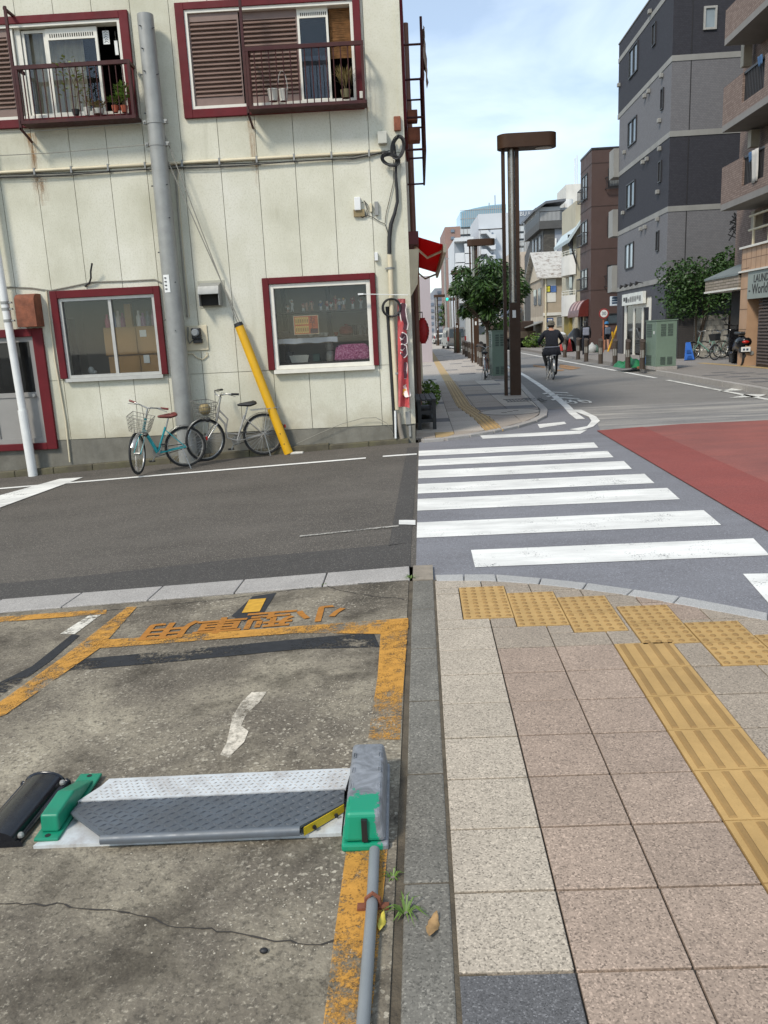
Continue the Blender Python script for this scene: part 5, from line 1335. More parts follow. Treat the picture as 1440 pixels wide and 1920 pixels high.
for i in range(-1, 36):
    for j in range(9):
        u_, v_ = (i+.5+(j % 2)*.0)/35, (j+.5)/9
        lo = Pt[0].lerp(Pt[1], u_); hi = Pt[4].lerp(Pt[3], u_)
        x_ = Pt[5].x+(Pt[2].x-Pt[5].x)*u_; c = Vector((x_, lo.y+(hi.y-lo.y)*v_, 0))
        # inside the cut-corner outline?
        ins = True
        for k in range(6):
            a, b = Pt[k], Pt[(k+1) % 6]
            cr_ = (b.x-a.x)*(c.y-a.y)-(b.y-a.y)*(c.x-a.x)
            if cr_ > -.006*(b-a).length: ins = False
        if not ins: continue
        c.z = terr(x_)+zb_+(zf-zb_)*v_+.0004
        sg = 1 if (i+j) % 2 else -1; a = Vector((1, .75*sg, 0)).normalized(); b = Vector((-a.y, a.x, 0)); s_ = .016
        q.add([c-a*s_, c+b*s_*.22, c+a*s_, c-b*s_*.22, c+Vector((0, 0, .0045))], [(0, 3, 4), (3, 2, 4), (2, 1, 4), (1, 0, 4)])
tag(q.build('flap_lugs', pbr('lug_shaded', '#474b50', .15, 9, .5, .2), fl), kind='stuff')  # lug colour darker than the plate: their shaded sides are painted in
q = MB(); a, b = Pt[3], Pt[2]; q.prism([a+Vector((.012, -.004, -.034)), b+Vector((0, -.006, -.030)), b+Vector((0, -.004, -.004)), a+Vector((.012, -.002, -.006))], (.002, .006, 0))
ye = wp(q, 'yellow_strip', pbr('strip_yellow', '#c7a91c', .1, 9, .5), lk)
for f_ in (.25, .75):
    c = a.lerp(b, f_)+Vector((.01, -.006, -.02)); q = MB(); q.cyl(c, c+Vector((.003, -.007, 0)), .007, n=8); q.build('strip_bolt', M_black, ye)
# left green end cover
fl_, fr_ = GT(64, 1586, 0), GT(109, 1585, 0); bk_ = GT(178, 1462, 0)
cx_ = (fl_.x+fr_.x)/2; w_ = (fr_.x-fl_.x)*.5; y0 = fl_.y; y1 = bk_.y+.01; z0 = terr(cx_)
th = .0
q = MB(); q.b(cx_-w_, cx_+w_, y0, y1, z0+.012, z0+.024); ge = wp(q, 'end_flange', M_green, lk, bevel=.004)
q = MB(); yy = [y0+.035, y0+.045, y0+.19, y1-.09, y1-.05]; zz = [z0+.024, z0+.085, z0+.088, z0+.040, z0+.0245]
q.prism([(cx_-w_*.74, yy[i], zz[i]) for i in range(5)], (w_*1.48, 0, 0)); wp(q, 'end_cover', M_green, lk, bevel=.012, seg=3)
for y_ in (y0+.018, y1-.02): q = MB(); q.lathe([(.010, 0), (.010, .001)], 12, (cx_, y_, z0+.0242)); q.build('bolt_hole', M_black, ge)
# the motor box
a, b, c = GT(641, 1598, 0), GT(729, 1598, 0), GT(668, 1388, .125)
x0, x1, y0, y1, z0 = a.x, b.x, (a.y+b.y)/2, c.y, terr(-.17)
M_gear = gear()
q = MB(); q.b(x0, x1, y0, y1, z0, z0+.028); wp(q, 'motor_base', M_gear, lk, bevel=.008)
q = MB(); e = .006
q.add([(x0+e, y0+e, z0+.030), (x1-e, y0+e, z0+.030), (x1-e, y1-e, z0+.030), (x0+e, y1-e, z0+.030), (x0+.018, y0+.016, z0+.128), (x1-.018, y0+.016, z0+.128), (x1-.018, y1-.02, z0+.122), (x0+.018, y1-.02, z0+.122)], [(3, 2, 1, 0), (4, 5, 6, 7), (0, 1, 5, 4), (1, 2, 6, 5), (2, 3, 7, 6), (3, 0, 4, 7)])
mc = wp(q, 'motor_cover', M_gear, lk, bevel=.014, seg=3)
q = MB(); q.b((x0+x1)/2-.008, (x0+x1)/2+.010, y0+.001, y0+.02, z0+.035, z0+.11); q.build('slot', M_black, mc)
for i in range(4):
    for s_ in (0, 1):
        yy_ = y0+.06+i*.1; xx_ = x0+.026 if s_ else x1-.034; q = MB(); q.tube([(xx_, yy_, z0+.1255), (xx_+.008, yy_, z0+.1255), (xx_+.008, yy_+.03, z0+.1255), (xx_, yy_+.03, z0+.1255)], .0016, 4, closed=True); q.build('moulded_mark', M_black if i == 9 else M_gear, mc)
# conduit pipe from the box
pipe = MB(); P = [GT(x_, y_, .028) for x_, y_ in ((702, 1592), (697, 1700), (682, 1900), (660, 2150), (640, 2500))]
pipe.tube([(p.x, p.y, terr(p.x)+.024) for p in P], .0165, 14)
cp = thing('conduit_pipe', 'grey conduit pipe leaving the parking lock towards the camera', 'pipe', (P[0].x, P[0].y, 0))
wp(pipe, 'pipe', pbr('conduit_grey', '#7d8182', .08, 6, .5, dirt=.1), cp, smooth=60)
c = GT(699, 1688, .028); q = MB(); q.tube([(c.x-.02, c.y, .004), (c.x-.018, c.y, .03), (c.x, c.y, .046), (c.x+.018, c.y, .03), (c.x+.02, c.y, .004)], .006, 6); q.b(c.x-.045, c.x+.045, c.y-.012, c.y+.012, -.002, .006); wp(q, 'pipe_clamp', M_rust, cp)
# black wheel stop
a, b = GT(40, 1588, 0), GT(131, 1470, 0)
ws = thing('wheel_stop', 'glossy black half-round wheel stop left of the green lock end', 'wheel stop', (a.x, a.y, terr(a.x)))
dirv = Vector((b.x-a.x, b.y-a.y, 0)); Ln = dirv.length; ang = math.atan2(dirv.y, dirv.x)-R(90); ws.rotation_euler = (0, -SLOPE, ang)
q = MB(); prof = [(-.19, .012), (-.182, .020)]+[(-.095+.075*math.cos(t), .014+.042*math.sin(t)) for t in [math.pi*(1-i/12) for i in range(13)]]+[(-.008, .020), (0, .012), (0, 0), (-.19, 0)]
q.add([(x_, .0, z_) for x_, z_ in prof]+[(x_, Ln, z_) for x_, z_ in prof], [(i, (i+1) % len(prof), (i+1) % len(prof)+len(prof), i+len(prof)) for i in range(len(prof))]+[tuple(range(len(prof))), tuple(reversed(range(len(prof), 2*len(prof))))])
bmat = pbr('stop_black', '#17191f', .1, 8, .22); q.build('stop_body', bmat, ws, smooth=35, bevel=.006)
for y_ in (.03, Ln-.03): q = MB(); q.lathe([(.011, 0), (.011, .008), (.007, .014)], 8, (-.012, y_, .02)); q.build('anchor_bolt', M_steel, ws)
# leaves, weeds, dark pebble
def leaf(px_, ln, wd, rot, mat, lab, curl=.3, dz=.0):
    p = G(px_[0], px_[1], dz); q = MB(); V = []; n_ = 8
    for i in range(n_+1):
        t = i/n_; w_ = wd*max(.02, math.sin(math.pi*t)**.75)*(1-.35*t)*(1+.12*math.sin(t*23)); z = .003+curl*.012*(2*t-1)**2+.002*math.sin(t*9)
        V += [((t-.5)*ln, -w_, z+.004*math.sin(t*7)), ((t-.5)*ln, .004*math.sin(t*4), z), ((t-.5)*ln, w_, z+.003)]
    q.add(V, [(3*i+k, 3*i+k+1, 3*i+k+4, 3*i+k+3) for i in range(n_) for k in (0, 1)])
    o = q.build('fallen_leaf', mat, None, smooth=60); o.location = (p.x, p.y, terr(p.x)+dz); o.rotation_euler = (0, 0, rot)
    s_ = o.modifiers.new('solid', 'SOLIDIFY'); s_.thickness = .0008
    return tag(o, lab, 'leaf')
leaf((812, 1738), .095, .02, R(75), pbr('leaf_tan', '#9c7c52', .2, 40, .7), 'dry tan leaf lying on the dark gutter stone', .6)
leaf((716, 1732), .075, .013, R(82), pbr('leaf_yellow', '#c9b84a', .15, 40, .6), 'narrow yellow leaf lying beside the grey conduit pipe', .5, .004)
for (px_, n_, hgt, lab) in (((760, 1712), 26, .05, 'spiky green weed growing at the gutter edge near the tan leaf'), ((736, 1645), 14, .03, 'small green weed growing beside the parking lock box'), ((770, 1084), 22, .04, 'small weed growing at the end of the kerb'), ((608, 1096), 10, .02, 'tiny weed in the kerb crack')):
    p = G(*px_); q = MB(); rr = random.Random(px_[0])
    for i in range(n_):
        a = rr.uniform(0, 6.28); l_ = hgt*rr.uniform(.6, 1.5); d = Vector((math.cos(a), math.sin(a), 0)); s_ = Vector((-d.y, d.x, 0))*.0028
        m_ = d*l_*.5+Vector((0, 0, l_*.55)); e = d*l_*1.1+Vector((0, 0, l_*.3))
        q.add([-s_, s_, m_+s_*.8, m_-s_*.8, e], [(0, 1, 2, 3), (3, 2, 4)])
    at(tag(q.build('weed', M_leaf), lab, 'weed'), Vector((p.x, p.y, terr(p.x)-.008)))
p = G(495, 1786); q = MB(); q.ell((0, 0, .006), .012, .009, .007, 10, 6); at(tag(q.build('dark_pebble', M_black, None, smooth=60), 'small dark pebble lying alone on the concrete lot', 'pebble'), Vector((p.x, p.y, terr(p.x))))
for i, (px_, py_) in enumerate(((642, 836), (905, 676))):
    if i: continue
    p = G(px_, py_); q = MB(); q.ell((0, 0, .03), .07, .05, .035, 8, 5); q.ell((.04, .02, .05), .04, .03, .03, 8, 5); at(tag(q.build('plastic_bag', M_white_p, None, smooth=30), 'crumpled white plastic bag lying at the road edge', 'bag'), Vector((p.x, p.y, terr(p.x)-.01)))
# ================================================================== bicycles
M_chrome = pbr('chrome', '#a3a29e', .08, 9, .32, .8)
M_tyre = pbr('tyre', '#222222', .12, 20, .8)
M_saddle_b = pbr('saddle_brown', '#6d3028', .12, 12, .45); M_saddle_k = pbr('saddle_black', '#222222', .1, 12, .45)
def wheel(parent, c, r_, steer=0.0, nm='wheel', simple=False):
    M = Matrix.Translation(c) @ Matrix.Rotation(steer, 4, 'Z')
    n_ = 28 if not simple else 18
    q = MB(); q.cyl(M @ Vector((0, -.045, 0)), M @ Vector((0, .045, 0)), .022, n=10); h_ = q.build(nm, M_chrome, parent, smooth=50)
    ring = lambda rr: [M @ Vector((rr*math.cos(2*math.pi*i/n_), 0, rr*math.sin(2*math.pi*i/n_))) for i in range(n_)]
    q = MB(); q.tube(ring(r_-.018), .018, 8, closed=True); q.build('tyre', M_tyre, h_, smooth=60)
    q = MB(); q.tube(ring(r_-.045), .011, 6, closed=True); q.build('rim', M_chrome, h_, smooth=60)
    q = MB(); ns = 28 if not simple else 14
    for i in range(ns):
        a = 2*math.pi*i/ns; b = a+(.25 if i % 2 else -.25); s_ = .028*(1 if i % 4 < 2 else -1)
        q.cyl(M @ Vector((.02*math.cos(b), s_, .02*math.sin(b))), M @ Vector(((r_-.05)*math.cos(a), 0, (r_-.05)*math.sin(a))), .0016 if not simple else .0025, n=3, cap=False)
    tag(q.build('spokes', M_chrome, h_), kind='stuff')
    return h_
def bicycle(label, rear, hdg, fm_, saddle_m, grip_m, WB=1.05, r_=.33, steer=0.0, basket='wire', rack=True, lowstep=True, fender_m=None, simple=False, lean=0.0, bar='city', stand='side', group=None, nm='bicycle'):
    """x forward, rear wheel touches the ground at the origin"""
    t = thing(nm, label, 'bicycle', rear, hdg, group); t.rotation_euler = (lean, 0, hdg)
    fender_m = fender_m or M_chrome
    rc, fc = Vector((0, 0, r_)), Vector((WB, 0, r_))
    bb = Vector((.43, 0, .27)); st = Vector((.28, 0, .66)); hb = Vector((WB-.20, 0, .60)); ht = Vector((WB-.26, 0, .82))
    q = MB(); R1 = .017 if not lowstep else .021
    if lowstep == 'curve':
        q.tube([hb+Vector((-.005, 0, .12)), Vector((WB-.33, 0, .55)), Vector((.58, 0, .33)), bb], .016, 10); q.tube([ht+Vector((.0, 0, -.05)), Vector((WB-.38, 0, .62)), Vector((.60, 0, .41)), bb+Vector((-.02, 0, .10))], .013, 8)
    elif lowstep: q.tube([hb+Vector((-.01, 0, .06)), bb], .027, 12)
    else: q.tube([hb, bb], .018, 10); q.tube([ht, st], .016, 10)
    q.tube([bb, st], .017, 10); q.tube([hb, ht], .021, 12)
    for s_ in (-1, 1):
        q.tube([bb+Vector((-.03, .03*s_, 0)), rc+Vector((.02, .055*s_, 0)), rc+Vector((0, .06*s_, 0))], .010, 6); q.tube([st+Vector((0, .015*s_, -.05)), rc+Vector((0, .06*s_, 0))], .008, 6)
    q.build('frame', fm_, t, smooth=60)
    wheel(t, rc, r_, simple=simple)
    # steering assembly turns about the head tube
    ax = (ht-hb).normalized(); SM = Matrix.Translation(hb) @ Matrix.Rotation(steer, 4, ax) @ Matrix.Translation(-hb)
    q = MB()
    for s_ in (-1, 1): q.tube([hb+Vector((0, .035*s_, -.03)), hb.lerp(fc, .5)+Vector((0, .05*s_, 0)), fc+Vector((0, .05*s_, 0))], .010, 6)
    q.tube([hb+Vector((0, -.04, -.03)), hb+Vector((0, .04, -.03))], .014, 8); xf(q, SM); q.build('fork', fm_ if lowstep != 'curve' else M_chrome, t, smooth=60)
    fw = wheel(t, SM @ fc, r_, steer=math.atan2((SM.to_3x3() @ Vector((1, 0, 0))).y, (SM.to_3x3() @ Vector((1, 0, 0))).x), simple=simple)
    # mudguards
    for c_, M_, a0, a1 in ((rc, None, R(20), R(190)), (fc, SM, R(35), R(128))):
        q = MB(); n_ = 14; V = []
        for i in range(n_+1):
            a = a0+(a1-a0)*i/n_
            for y_, rr in ((-.026, r_+.012), (0, r_+.022), (.026, r_+.012)): V.append(Vector((c_.x+rr*math.cos(a), y_, c_.z+rr*math.sin(a))))
        if M_: V = [M_ @ v_ for v_ in V]
        q.add(V, [(3*i+k, 3*i+k+1, 3*i+k+4, 3*i+k+3) for i in range(n_) for k in (0, 1)]); q.build('mudguard', fender_m, t, smooth=70)
    # handlebar
    st_top = ht+ax*.16
    q = MB(); q.tube([ht-ax*.02, st_top], .012, 8)
    if bar == 'city':
        for s_ in (-1, 1): q.tube([st_top, st_top+Vector((.05, .08*s_, .04)), st_top+Vector((.0, .20*s_, .07)), st_top+Vector((-.14, .26*s_, .06))], .011, 8)
        ge_ = [(st_top+Vector((-.06, .235*s_, .066)), st_top+Vector((-.17, .275*s_, .058))) for s_ in (-1, 1)]
    else:
        for s_ in (-1, 1): q.tube([st_top, st_top+Vector((-.01, .15*s_, .03)), st_top+Vector((-.05, .28*s_, .035))], .011, 8)
        ge_ = [(st_top+Vector((-.03, .19*s_, .032)), st_top+Vector((-.06, .305*s_, .036))) for s_ in (-1, 1)]
    xf(q, SM); hbx = q.build('handlebar', M_chrome, t, smooth=60)
    for a, b in ge_: q = MB(); q.tube([SM @ a, SM @ b], .017, 8); q.build('grip', grip_m, hbx, smooth=60)
    if not simple:
        for k, (a, b) in enumerate(ge_):
            q = MB(); s_ = (-1, 1)[k]; q.tube([SM @ (a+Vector((.03, -.03*s_, -.01))), SM @ (b+Vector((.06, 0, -.03)))], .005, 5); q.build('brake_lever', M_chrome, hbx)
            q = MB(); q.tube([SM @ (a+Vector((.03, -.03*s_, 0))), SM @ (a+Vector((.10, -.12*s_, .02))), SM @ (ht+Vector((.06, 0, -.02))), hb], .004, 4); q.build('brake_cable', M_wire, hbx)
    # saddle
    q = MB(); sp = st+Vector((-.06, 0, .14)); q.cyl(st-Vector((0, 0, .04)), sp, .012, n=8); q.build('seat_post', M_chrome, t)
    q = MB(); V = []; prof = [(-.13, .085, .05), (-.10, .11, .075), (-.03, .10, .08), (.05, .055, .065), (.12, .03, .05), (.16, .018, .03)]
    for x_, w_, h_ in prof:
        for k in range(10):
            a = 2*math.pi*k/10; V.append(sp+Vector((x_, w_*math.cos(a), .03+h_*.5*math.sin(a)+(.015 if x_ < -.05 else 0))))
    q.add(V, [(i*10+k, i*10+(k+1) % 10, (i+1)*10+(k+1) % 10, (i+1)*10+k) for i in range(5) for k in range(10)]+[tuple(reversed(range(10))), tuple(range(50, 60))]); q.build('saddle', saddle_m, t, smooth=60)
    # drivetrain
    q = MB(); q.cyl(bb+Vector((0, -.05, 0)), bb+Vector((0, -.058, 0)), .075, n=18); q.cyl(bb+Vector((0, -.07, 0)), bb+Vector((0, .07, 0)), .02, n=10)
    ca = Vector((math.cos(R(-60)), 0, math.sin(R(-60))))*.165
    q.tube([bb+Vector((0, -.07, 0)), bb+ca+Vector((0, -.08, 0))], .010, 6); q.tube([bb+Vector((0, .07, 0)), bb-ca+Vector((0, .08, 0))], .010, 6); ck = q.build('crank', M_chrome, t)
    for sg, y_ in ((1, -.12), (-1, .12)): q = MB(); q.bc(bb+ca*sg+Vector((0, y_, 0)), .09, .07, .02); q.build('pedal', M_saddle_k, ck)
    q = MB(); q.tube([bb+Vector((.03, -.055, .07)), rc+Vector((-.02, -.055, .035)), rc+Vector((-.04, -.055, 0)), rc+Vector((-.02, -.055, -.035)), bb+Vector((.03, -.055, -.07))], .007, 5); q.build('chain', pbr('chain', '#4a4640', .2, 30, .5, .6), t)
    if rack:
        q = MB()
        for s_ in (-1, 1): q.tube([rc+Vector((0, .065*s_, .02)), Vector((-.08, .06*s_, .74)), Vector((.18, .05*s_, .73)), Vector((-.28, .055*s_, .75))], .005, 5)
        for k in range(4): q.tube([Vector((-.26+.12*k, -.055, .745)), Vector((-.26+.12*k, .055, .745))], .004, 4)
        q.build('rack', M_chrome, t)
    if basket:
        bc_ = ht+Vector((.24, 0, -.02)); q = MB()
        top = [(-.13, -.17), (.15, -.17), (.15, .17), (-.13, .17)]; bot = [(-.10, -.13), (.10, -.13), (.10, .13), (-.10, .13)]
        if basket == 'wire':
            for f_ in (0, .25, .5, .75, 1):
                q.tube([bc_+Vector((bot[k][0]+(top[k][0]-bot[k][0])*f_, bot[k][1]+(top[k][1]-bot[k][1])*f_, -.11+.24*f_)) for k in range(4)], .0042 if f_ < 1 else .006, 4, closed=True)
            for k in range(4):
                for j in range(6):
                    g_ = j/6; a = Vector(bot[k]).lerp(Vector(bot[(k+1) % 4]), g_); b = Vector(top[k]).lerp(Vector(top[(k+1) % 4]), g_)
                    q.tube([bc_+Vector((a.x, a.y, -.11)), bc_+Vector((b.x, b.y, .13))], .003, 3)
            for j in range(5): q.tube([bc_+Vector((-.10+.05*j, -.13, -.11)), bc_+Vector((-.10+.05*j, .13, -.11))], .003, 3)
            xf(q, SM); tag(q.build('basket', pbr('basket_wire', '#7d7a72', .1, 20, .5, .5), t), kind='stuff')
        else:
            V = [bc_+Vector((x_, y_, -.11)) for x_, y_ in bot]+[bc_+Vector((x_, y_, .13)) for x_, y_ in top]
            q.add(V, [(3, 2, 1, 0), (0, 1, 5, 4), (1, 2, 6, 5), (2, 3, 7, 6), (3, 0, 4, 7), (4, 5, 6, 7)]); xf(q, SM); q.build('basket', M_saddle_k, t, bevel=.01)
        if not simple:
            q = MB(); q.tube([SM @ (bc_+Vector((-.02, -.09, -.11))), SM @ (fc+Vector((0, -.065, 0)))], .005, 5); q.tube([SM @ (bc_+Vector((-.02, .09, -.11))), SM @ (fc+Vector((0, .065, 0)))], .005, 5); q.build('basket_stay', M_chrome, t)
    q = MB()
    if stand == 'side': q.tube([rc+Vector((.06, .07, -.02)), Vector((-.02, .20, .0))], .008, 6)
    else: q.tube([rc+Vector((0, -.07, 0)), Vector((-.06, -.12, .0)), Vector((-.06, .12, .0)), rc+Vector((0, .07, 0))], .008, 6)
    q.build('kickstand', M_chrome, t)
    if not simple:
        q = MB(); lp = SM @ Vector((WB-.02, .09, r_+.33)); q.ell(lp, .045, .035, .035, 10, 6); q.build('headlight', M_saddle_k, t, smooth=60)
        q = MB(); q.bc(rc+Vector((-r_-.02, 0, .10)), .02, .045, .05); q.build('reflector', pbr('reflector_red', '#b02018', .05, 9, .3), t)
    return t
M_teal = pbr('teal_paint', '#1f8f95', .06, 8, .35)
M_silver = pbr('silver_paint', '#a7a39c', .08, 8, .38, .5)
def place(px_, wb): p = G(*px_); return Vector((p.x, p.y, terr(p.x)))
p = place((351, 875), 1)
tb_ = bicycle('teal low-step bicycle with brown saddle leaning at the steel pole', p, R(206), M_teal, M_saddle_b, M_saddle_b, .82, .325, R(64), 'wire', False, True, bar='flat', lean=R(-3)); tb_.scale = (.9,)*3
p = place((497, 853), 1)
sb = bicycle('old silver bicycle with black saddle and rear rack by the yellow guard', p, R(203), M_silver, M_saddle_k, M_saddle_k, .93, .335, R(16), 'wire', True, 'curve', bar='city', stand='double', lean=R(-2)); sb.scale = (.93,)*3
# straw-coloured ball left in its basket
bpos = sb.matrix_basis @ Vector((.93-.26+.22, 0, .80)); q = MB(); q.ell((0, 0, 0), .085, .085, .085, 16, 10)
at(tag(q.build('old_ball', pbr('ball_tan', '#8a7a55', .2, 12, .8), None, smooth=60), 'tan ball lying in the basket of the silver bicycle', 'ball'), bpos)

# ================================================================== street things on the left pavement
M_brown = pbr('lamp_brown', '#3f2b1c', .12, 3, .55, 0, spec=.3)
M_lampside = pbr('lamp_silver', '#a29d94', .2, 2.5, .3, .7)
def lamp(base, h_, label, s_=1.0, group='double-post street lamps'):
    t = thing('street_lamp', label, 'street lamp', base, 0, group); hh = h_
    q = MB(); q.b(-.15, -.075, -.05, .05, 0, hh-.30); q.build('slim_post', M_brown, t)
    q = MB(); q.b(-.01, .235, -.07, .10, 0, hh*.37); q.b(.15, .235, -.07, .10, hh*.37, hh-.30); mp_ = q.build('main_post', M_brown, t)
    q = MB(); q.tube([(.065, .0, hh*.372), (.065, .0, hh-.30)], .078, 14); q.build('silver_tube', M_lampside, t, smooth=60)
    n_ = 10; out_ = [(-.02+.22*math.cos(math.pi/2+math.pi*i/n_)-.0, .22*math.sin(math.pi/2+math.pi*i/n_)) for i in range(n_+1)]+[(.86+.22*math.cos(-math.pi/2+math.pi*i/n_), .22*math.sin(-math.pi/2+math.pi*i/n_)) for i in range(n_+1)]
    q = MB(); q.prism([(x_, y_, hh-.30) for x_, y_ in out_], (0, 0, .30)); hd = q.build('lamp_head', M_brown, t, smooth=40, bevel=.01)
    q = MB(); q.ell((.80, 0, hh-.305), .19, .15, .02, 16, 6); q.build('lens', pbr('lens', '#b9b4ac', .05, 9, .3), hd, smooth=60)
    q = MB(); q.b(.05, .13, -.072, -.0705, 1.80, 1.97); q.build('sticker', M_white_p, mp_); q = MB(); q.b(.02, .06, -.072, -.0705, 2.15, 2.42); q.build('sticker', M_grey_p, mp_)
    return t
def gz(px_, py_, z): p = G(px_, py_, z); return Vector((p.x, p.y, z))
lb = gz(958, 741, FZ)
Lh = PY(985, 252, lb.y).z-FZ
l1 = lamp(lb, Lh, 'tall brown double-post street lamp nearest on the left pavement')
q = MB(); a = PY(897, 431, lb.y)-lb; q.cyl((-.15, 0, a.z), (a.x, 0, a.z), .012, n=6); q.build('banner_arm', M_brown, l1)
LAMPS = [l1]
for k, (px_, py_, lab) in enumerate(((890, 680, 'second brown street lamp, partly behind the pavement tree'), (856, 662, 'third brown street lamp, beside the far green cabinet'), (820, 648, 'farthest brown street lamp, beyond the grey van'))):
    o = copy_tree(l1); o.location = gz(px_, py_, FZ); o['label'] = lab
M_cab = pbr('cabinet_green', '#6f8272', .07, 4, .5, dirt=.12)
M_cabd = pbr('cabinet_vent', '#4c5a50', .08, 8, .6)
def cabinet_box(base, w_, d_, h_, label, rz=0.0):
    t = thing('utility_cabinet', label, 'cabinet', base, rz, 'green utility cabinets')
    q = MB(); q.b(-.03, w_+.03, -.03, d_+.03, 0, .10); q.build('plinth', M_kerb2, t)
    q = MB(); q.b(0, w_, 0, d_, .10, h_-.03); body = q.build('cabinet_body', M_cab, t, bevel=.008)
    q = MB(); q.b(-.02, w_+.02, -.02, d_+.02, h_-.03, h_); q.build('lid', M_cab, t)
    for s_, z0, z1 in (('f', h_*.68, h_*.93), ('f', .16, .40)):
        for x0_ in (w_*.22, w_*.56):
            for k in range(5): q = MB(); zz = z0+(z1-z0)*k/5; q.b(x0_, x0_+w_*.24, -.012, -.001, zz, zz+(z1-z0)/5*.72); q.build('vent_louvre', M_cabd, body)
    for z0, z1 in ((h_*.66, h_*.94), (.14, .45)):
        for k in range(6): q = MB(); zz = z0+(z1-z0)*k/6; q.b(-.012, -.001, d_*.42, d_*.92, zz, zz+(z1-z0)/6*.72); q.build('vent_louvre', M_cabd, body)
    q = MB(); q.b(-.006, -.001, d_*.18, d_*.27, h_*.72, h_*.78); q.build('sticker', M_white_p, body)
    return t
cb1 = gz(924, 711, FZ); cabinet_box(cb1, .46, .9, 1.52, 'green utility cabinet behind the nearest tall lamp on the left pavement')
cb2 = gz(853, 662, FZ); cabinet_box(cb2, .46, .9, 1.5, 'far green utility cabinet in front of the grey van')
cb4 = gz(811, 641, FZ); cabinet_box(cb4, .46, .9, 1.5, 'distant green utility cabinet beside the farthest lamp')
cb3 = gz(1226, 694, RPZ); cabinet_box(cb3+Vector((.05, 0, 0)), .62, 1.05, 1.50, 'large green utility cabinet on the right pavement edge')
p = gz(915, 712, FZ)
bicycle('red bicycle with wire basket parked at the green cabinet on the left', p+Vector((-.08, .1, 0)), R(82), pbr('red_paint', '#8d2a24', .1, 8, .4), M_saddle_k, M_saddle_k, 1.02, .32, R(-8), 'wire', True, True, simple=True, stand='double')
# bollards
M_bolb = pbr('bollard_brown', '#443930', .12, 6, .55); M_bols = pbr('bollard_steel', '#a8a49c', .1, 12, .4, .5)
def bollard():
    t = thing('bollard', 'brown bollard', 'bollard'); q = MB(); q.lathe([(.10, 0), (.10, .02), (.088, .03), (.088, .36)], 14); q.build('lower_post', M_bolb, t, smooth=40)
    q = MB(); q.lathe([(.078, .36), (.078, .60)], 14); b = q.build('striped_band', M_bols, t, smooth=40)
    for k in range(6): a = 2*math.pi*k/6; q = MB(); q.bc((.079*math.cos(a), .079*math.sin(a), .48), .016, .016, .235, Matrix.Rotation(a, 4, 'Z')); q.build('stripe', M_bolb, b)
    q = MB(); q.lathe([(.09, .60), (.09, .84)], 14); q.add([(.09*math.cos(2*math.pi*k/14), .09*math.sin(2*math.pi*k/14), .84+.05*(1+math.sin(2*math.pi*k/14))) for k in range(14)]+[(.09*math.cos(2*math.pi*k/14), .09*math.sin(2*math.pi*k/14), .83) for k in range(14)], [tuple(range(14))]+[(k, (k+1) % 14, (k+1) % 14+14, k+14) for k in range(14)]); q.build('slanted_cap', M_bolb, t, smooth=40)
    return t
b0 = bollard(); first = True
ordw = ['nearest the camera', 'second nearest', 'third', 'fourth', 'fifth', 'sixth', 'seventh']
for i, (px_, py_) in enumerate(((1204, 692), (1177, 690), (1153, 686), (1126, 682), (1099, 678), (1084, 674), (1059, 670))):
    o = b0 if first else copy_tree(b0); first = False
    o.location = gz(px_, py_, RPZ); o['group'] = 'bollards on the right pavement'
    o['label'] = ['brown bollard beside the large green cabinet on the right', 'brown bollard just behind the green tarpaulin', 'brown bollard between the shop door and the tarpaulin', 'brown bollard in front of the round sign, on the right kerb', 'brown bollard in front of the pedestrian with the backpack', 'brown bollard left of the pedestrian with the backpack', 'farthest brown bollard, beside the red cone'][i]
for i, (px_, py_) in enumerate(((902, 686), (898, 683), (885.5, 676), (880, 672), (874.5, 669), (869.5, 665))):
    o = copy_tree(b0); o.location = gz(px_, py_, FZ); o['group'] = 'bollards along the left kerb'
    o['label'] = ['brown bollard nearest the red bicycle on the left kerb', 'second brown bollard from the red bicycle on the left kerb', 'brown bollard just past the second lamp on the left kerb', 'brown bollard, second past the second lamp on the left kerb', 'brown bollard, third past the second lamp on the left kerb', 'farthest brown bollard on the left kerb, by the far cabinet'][i]
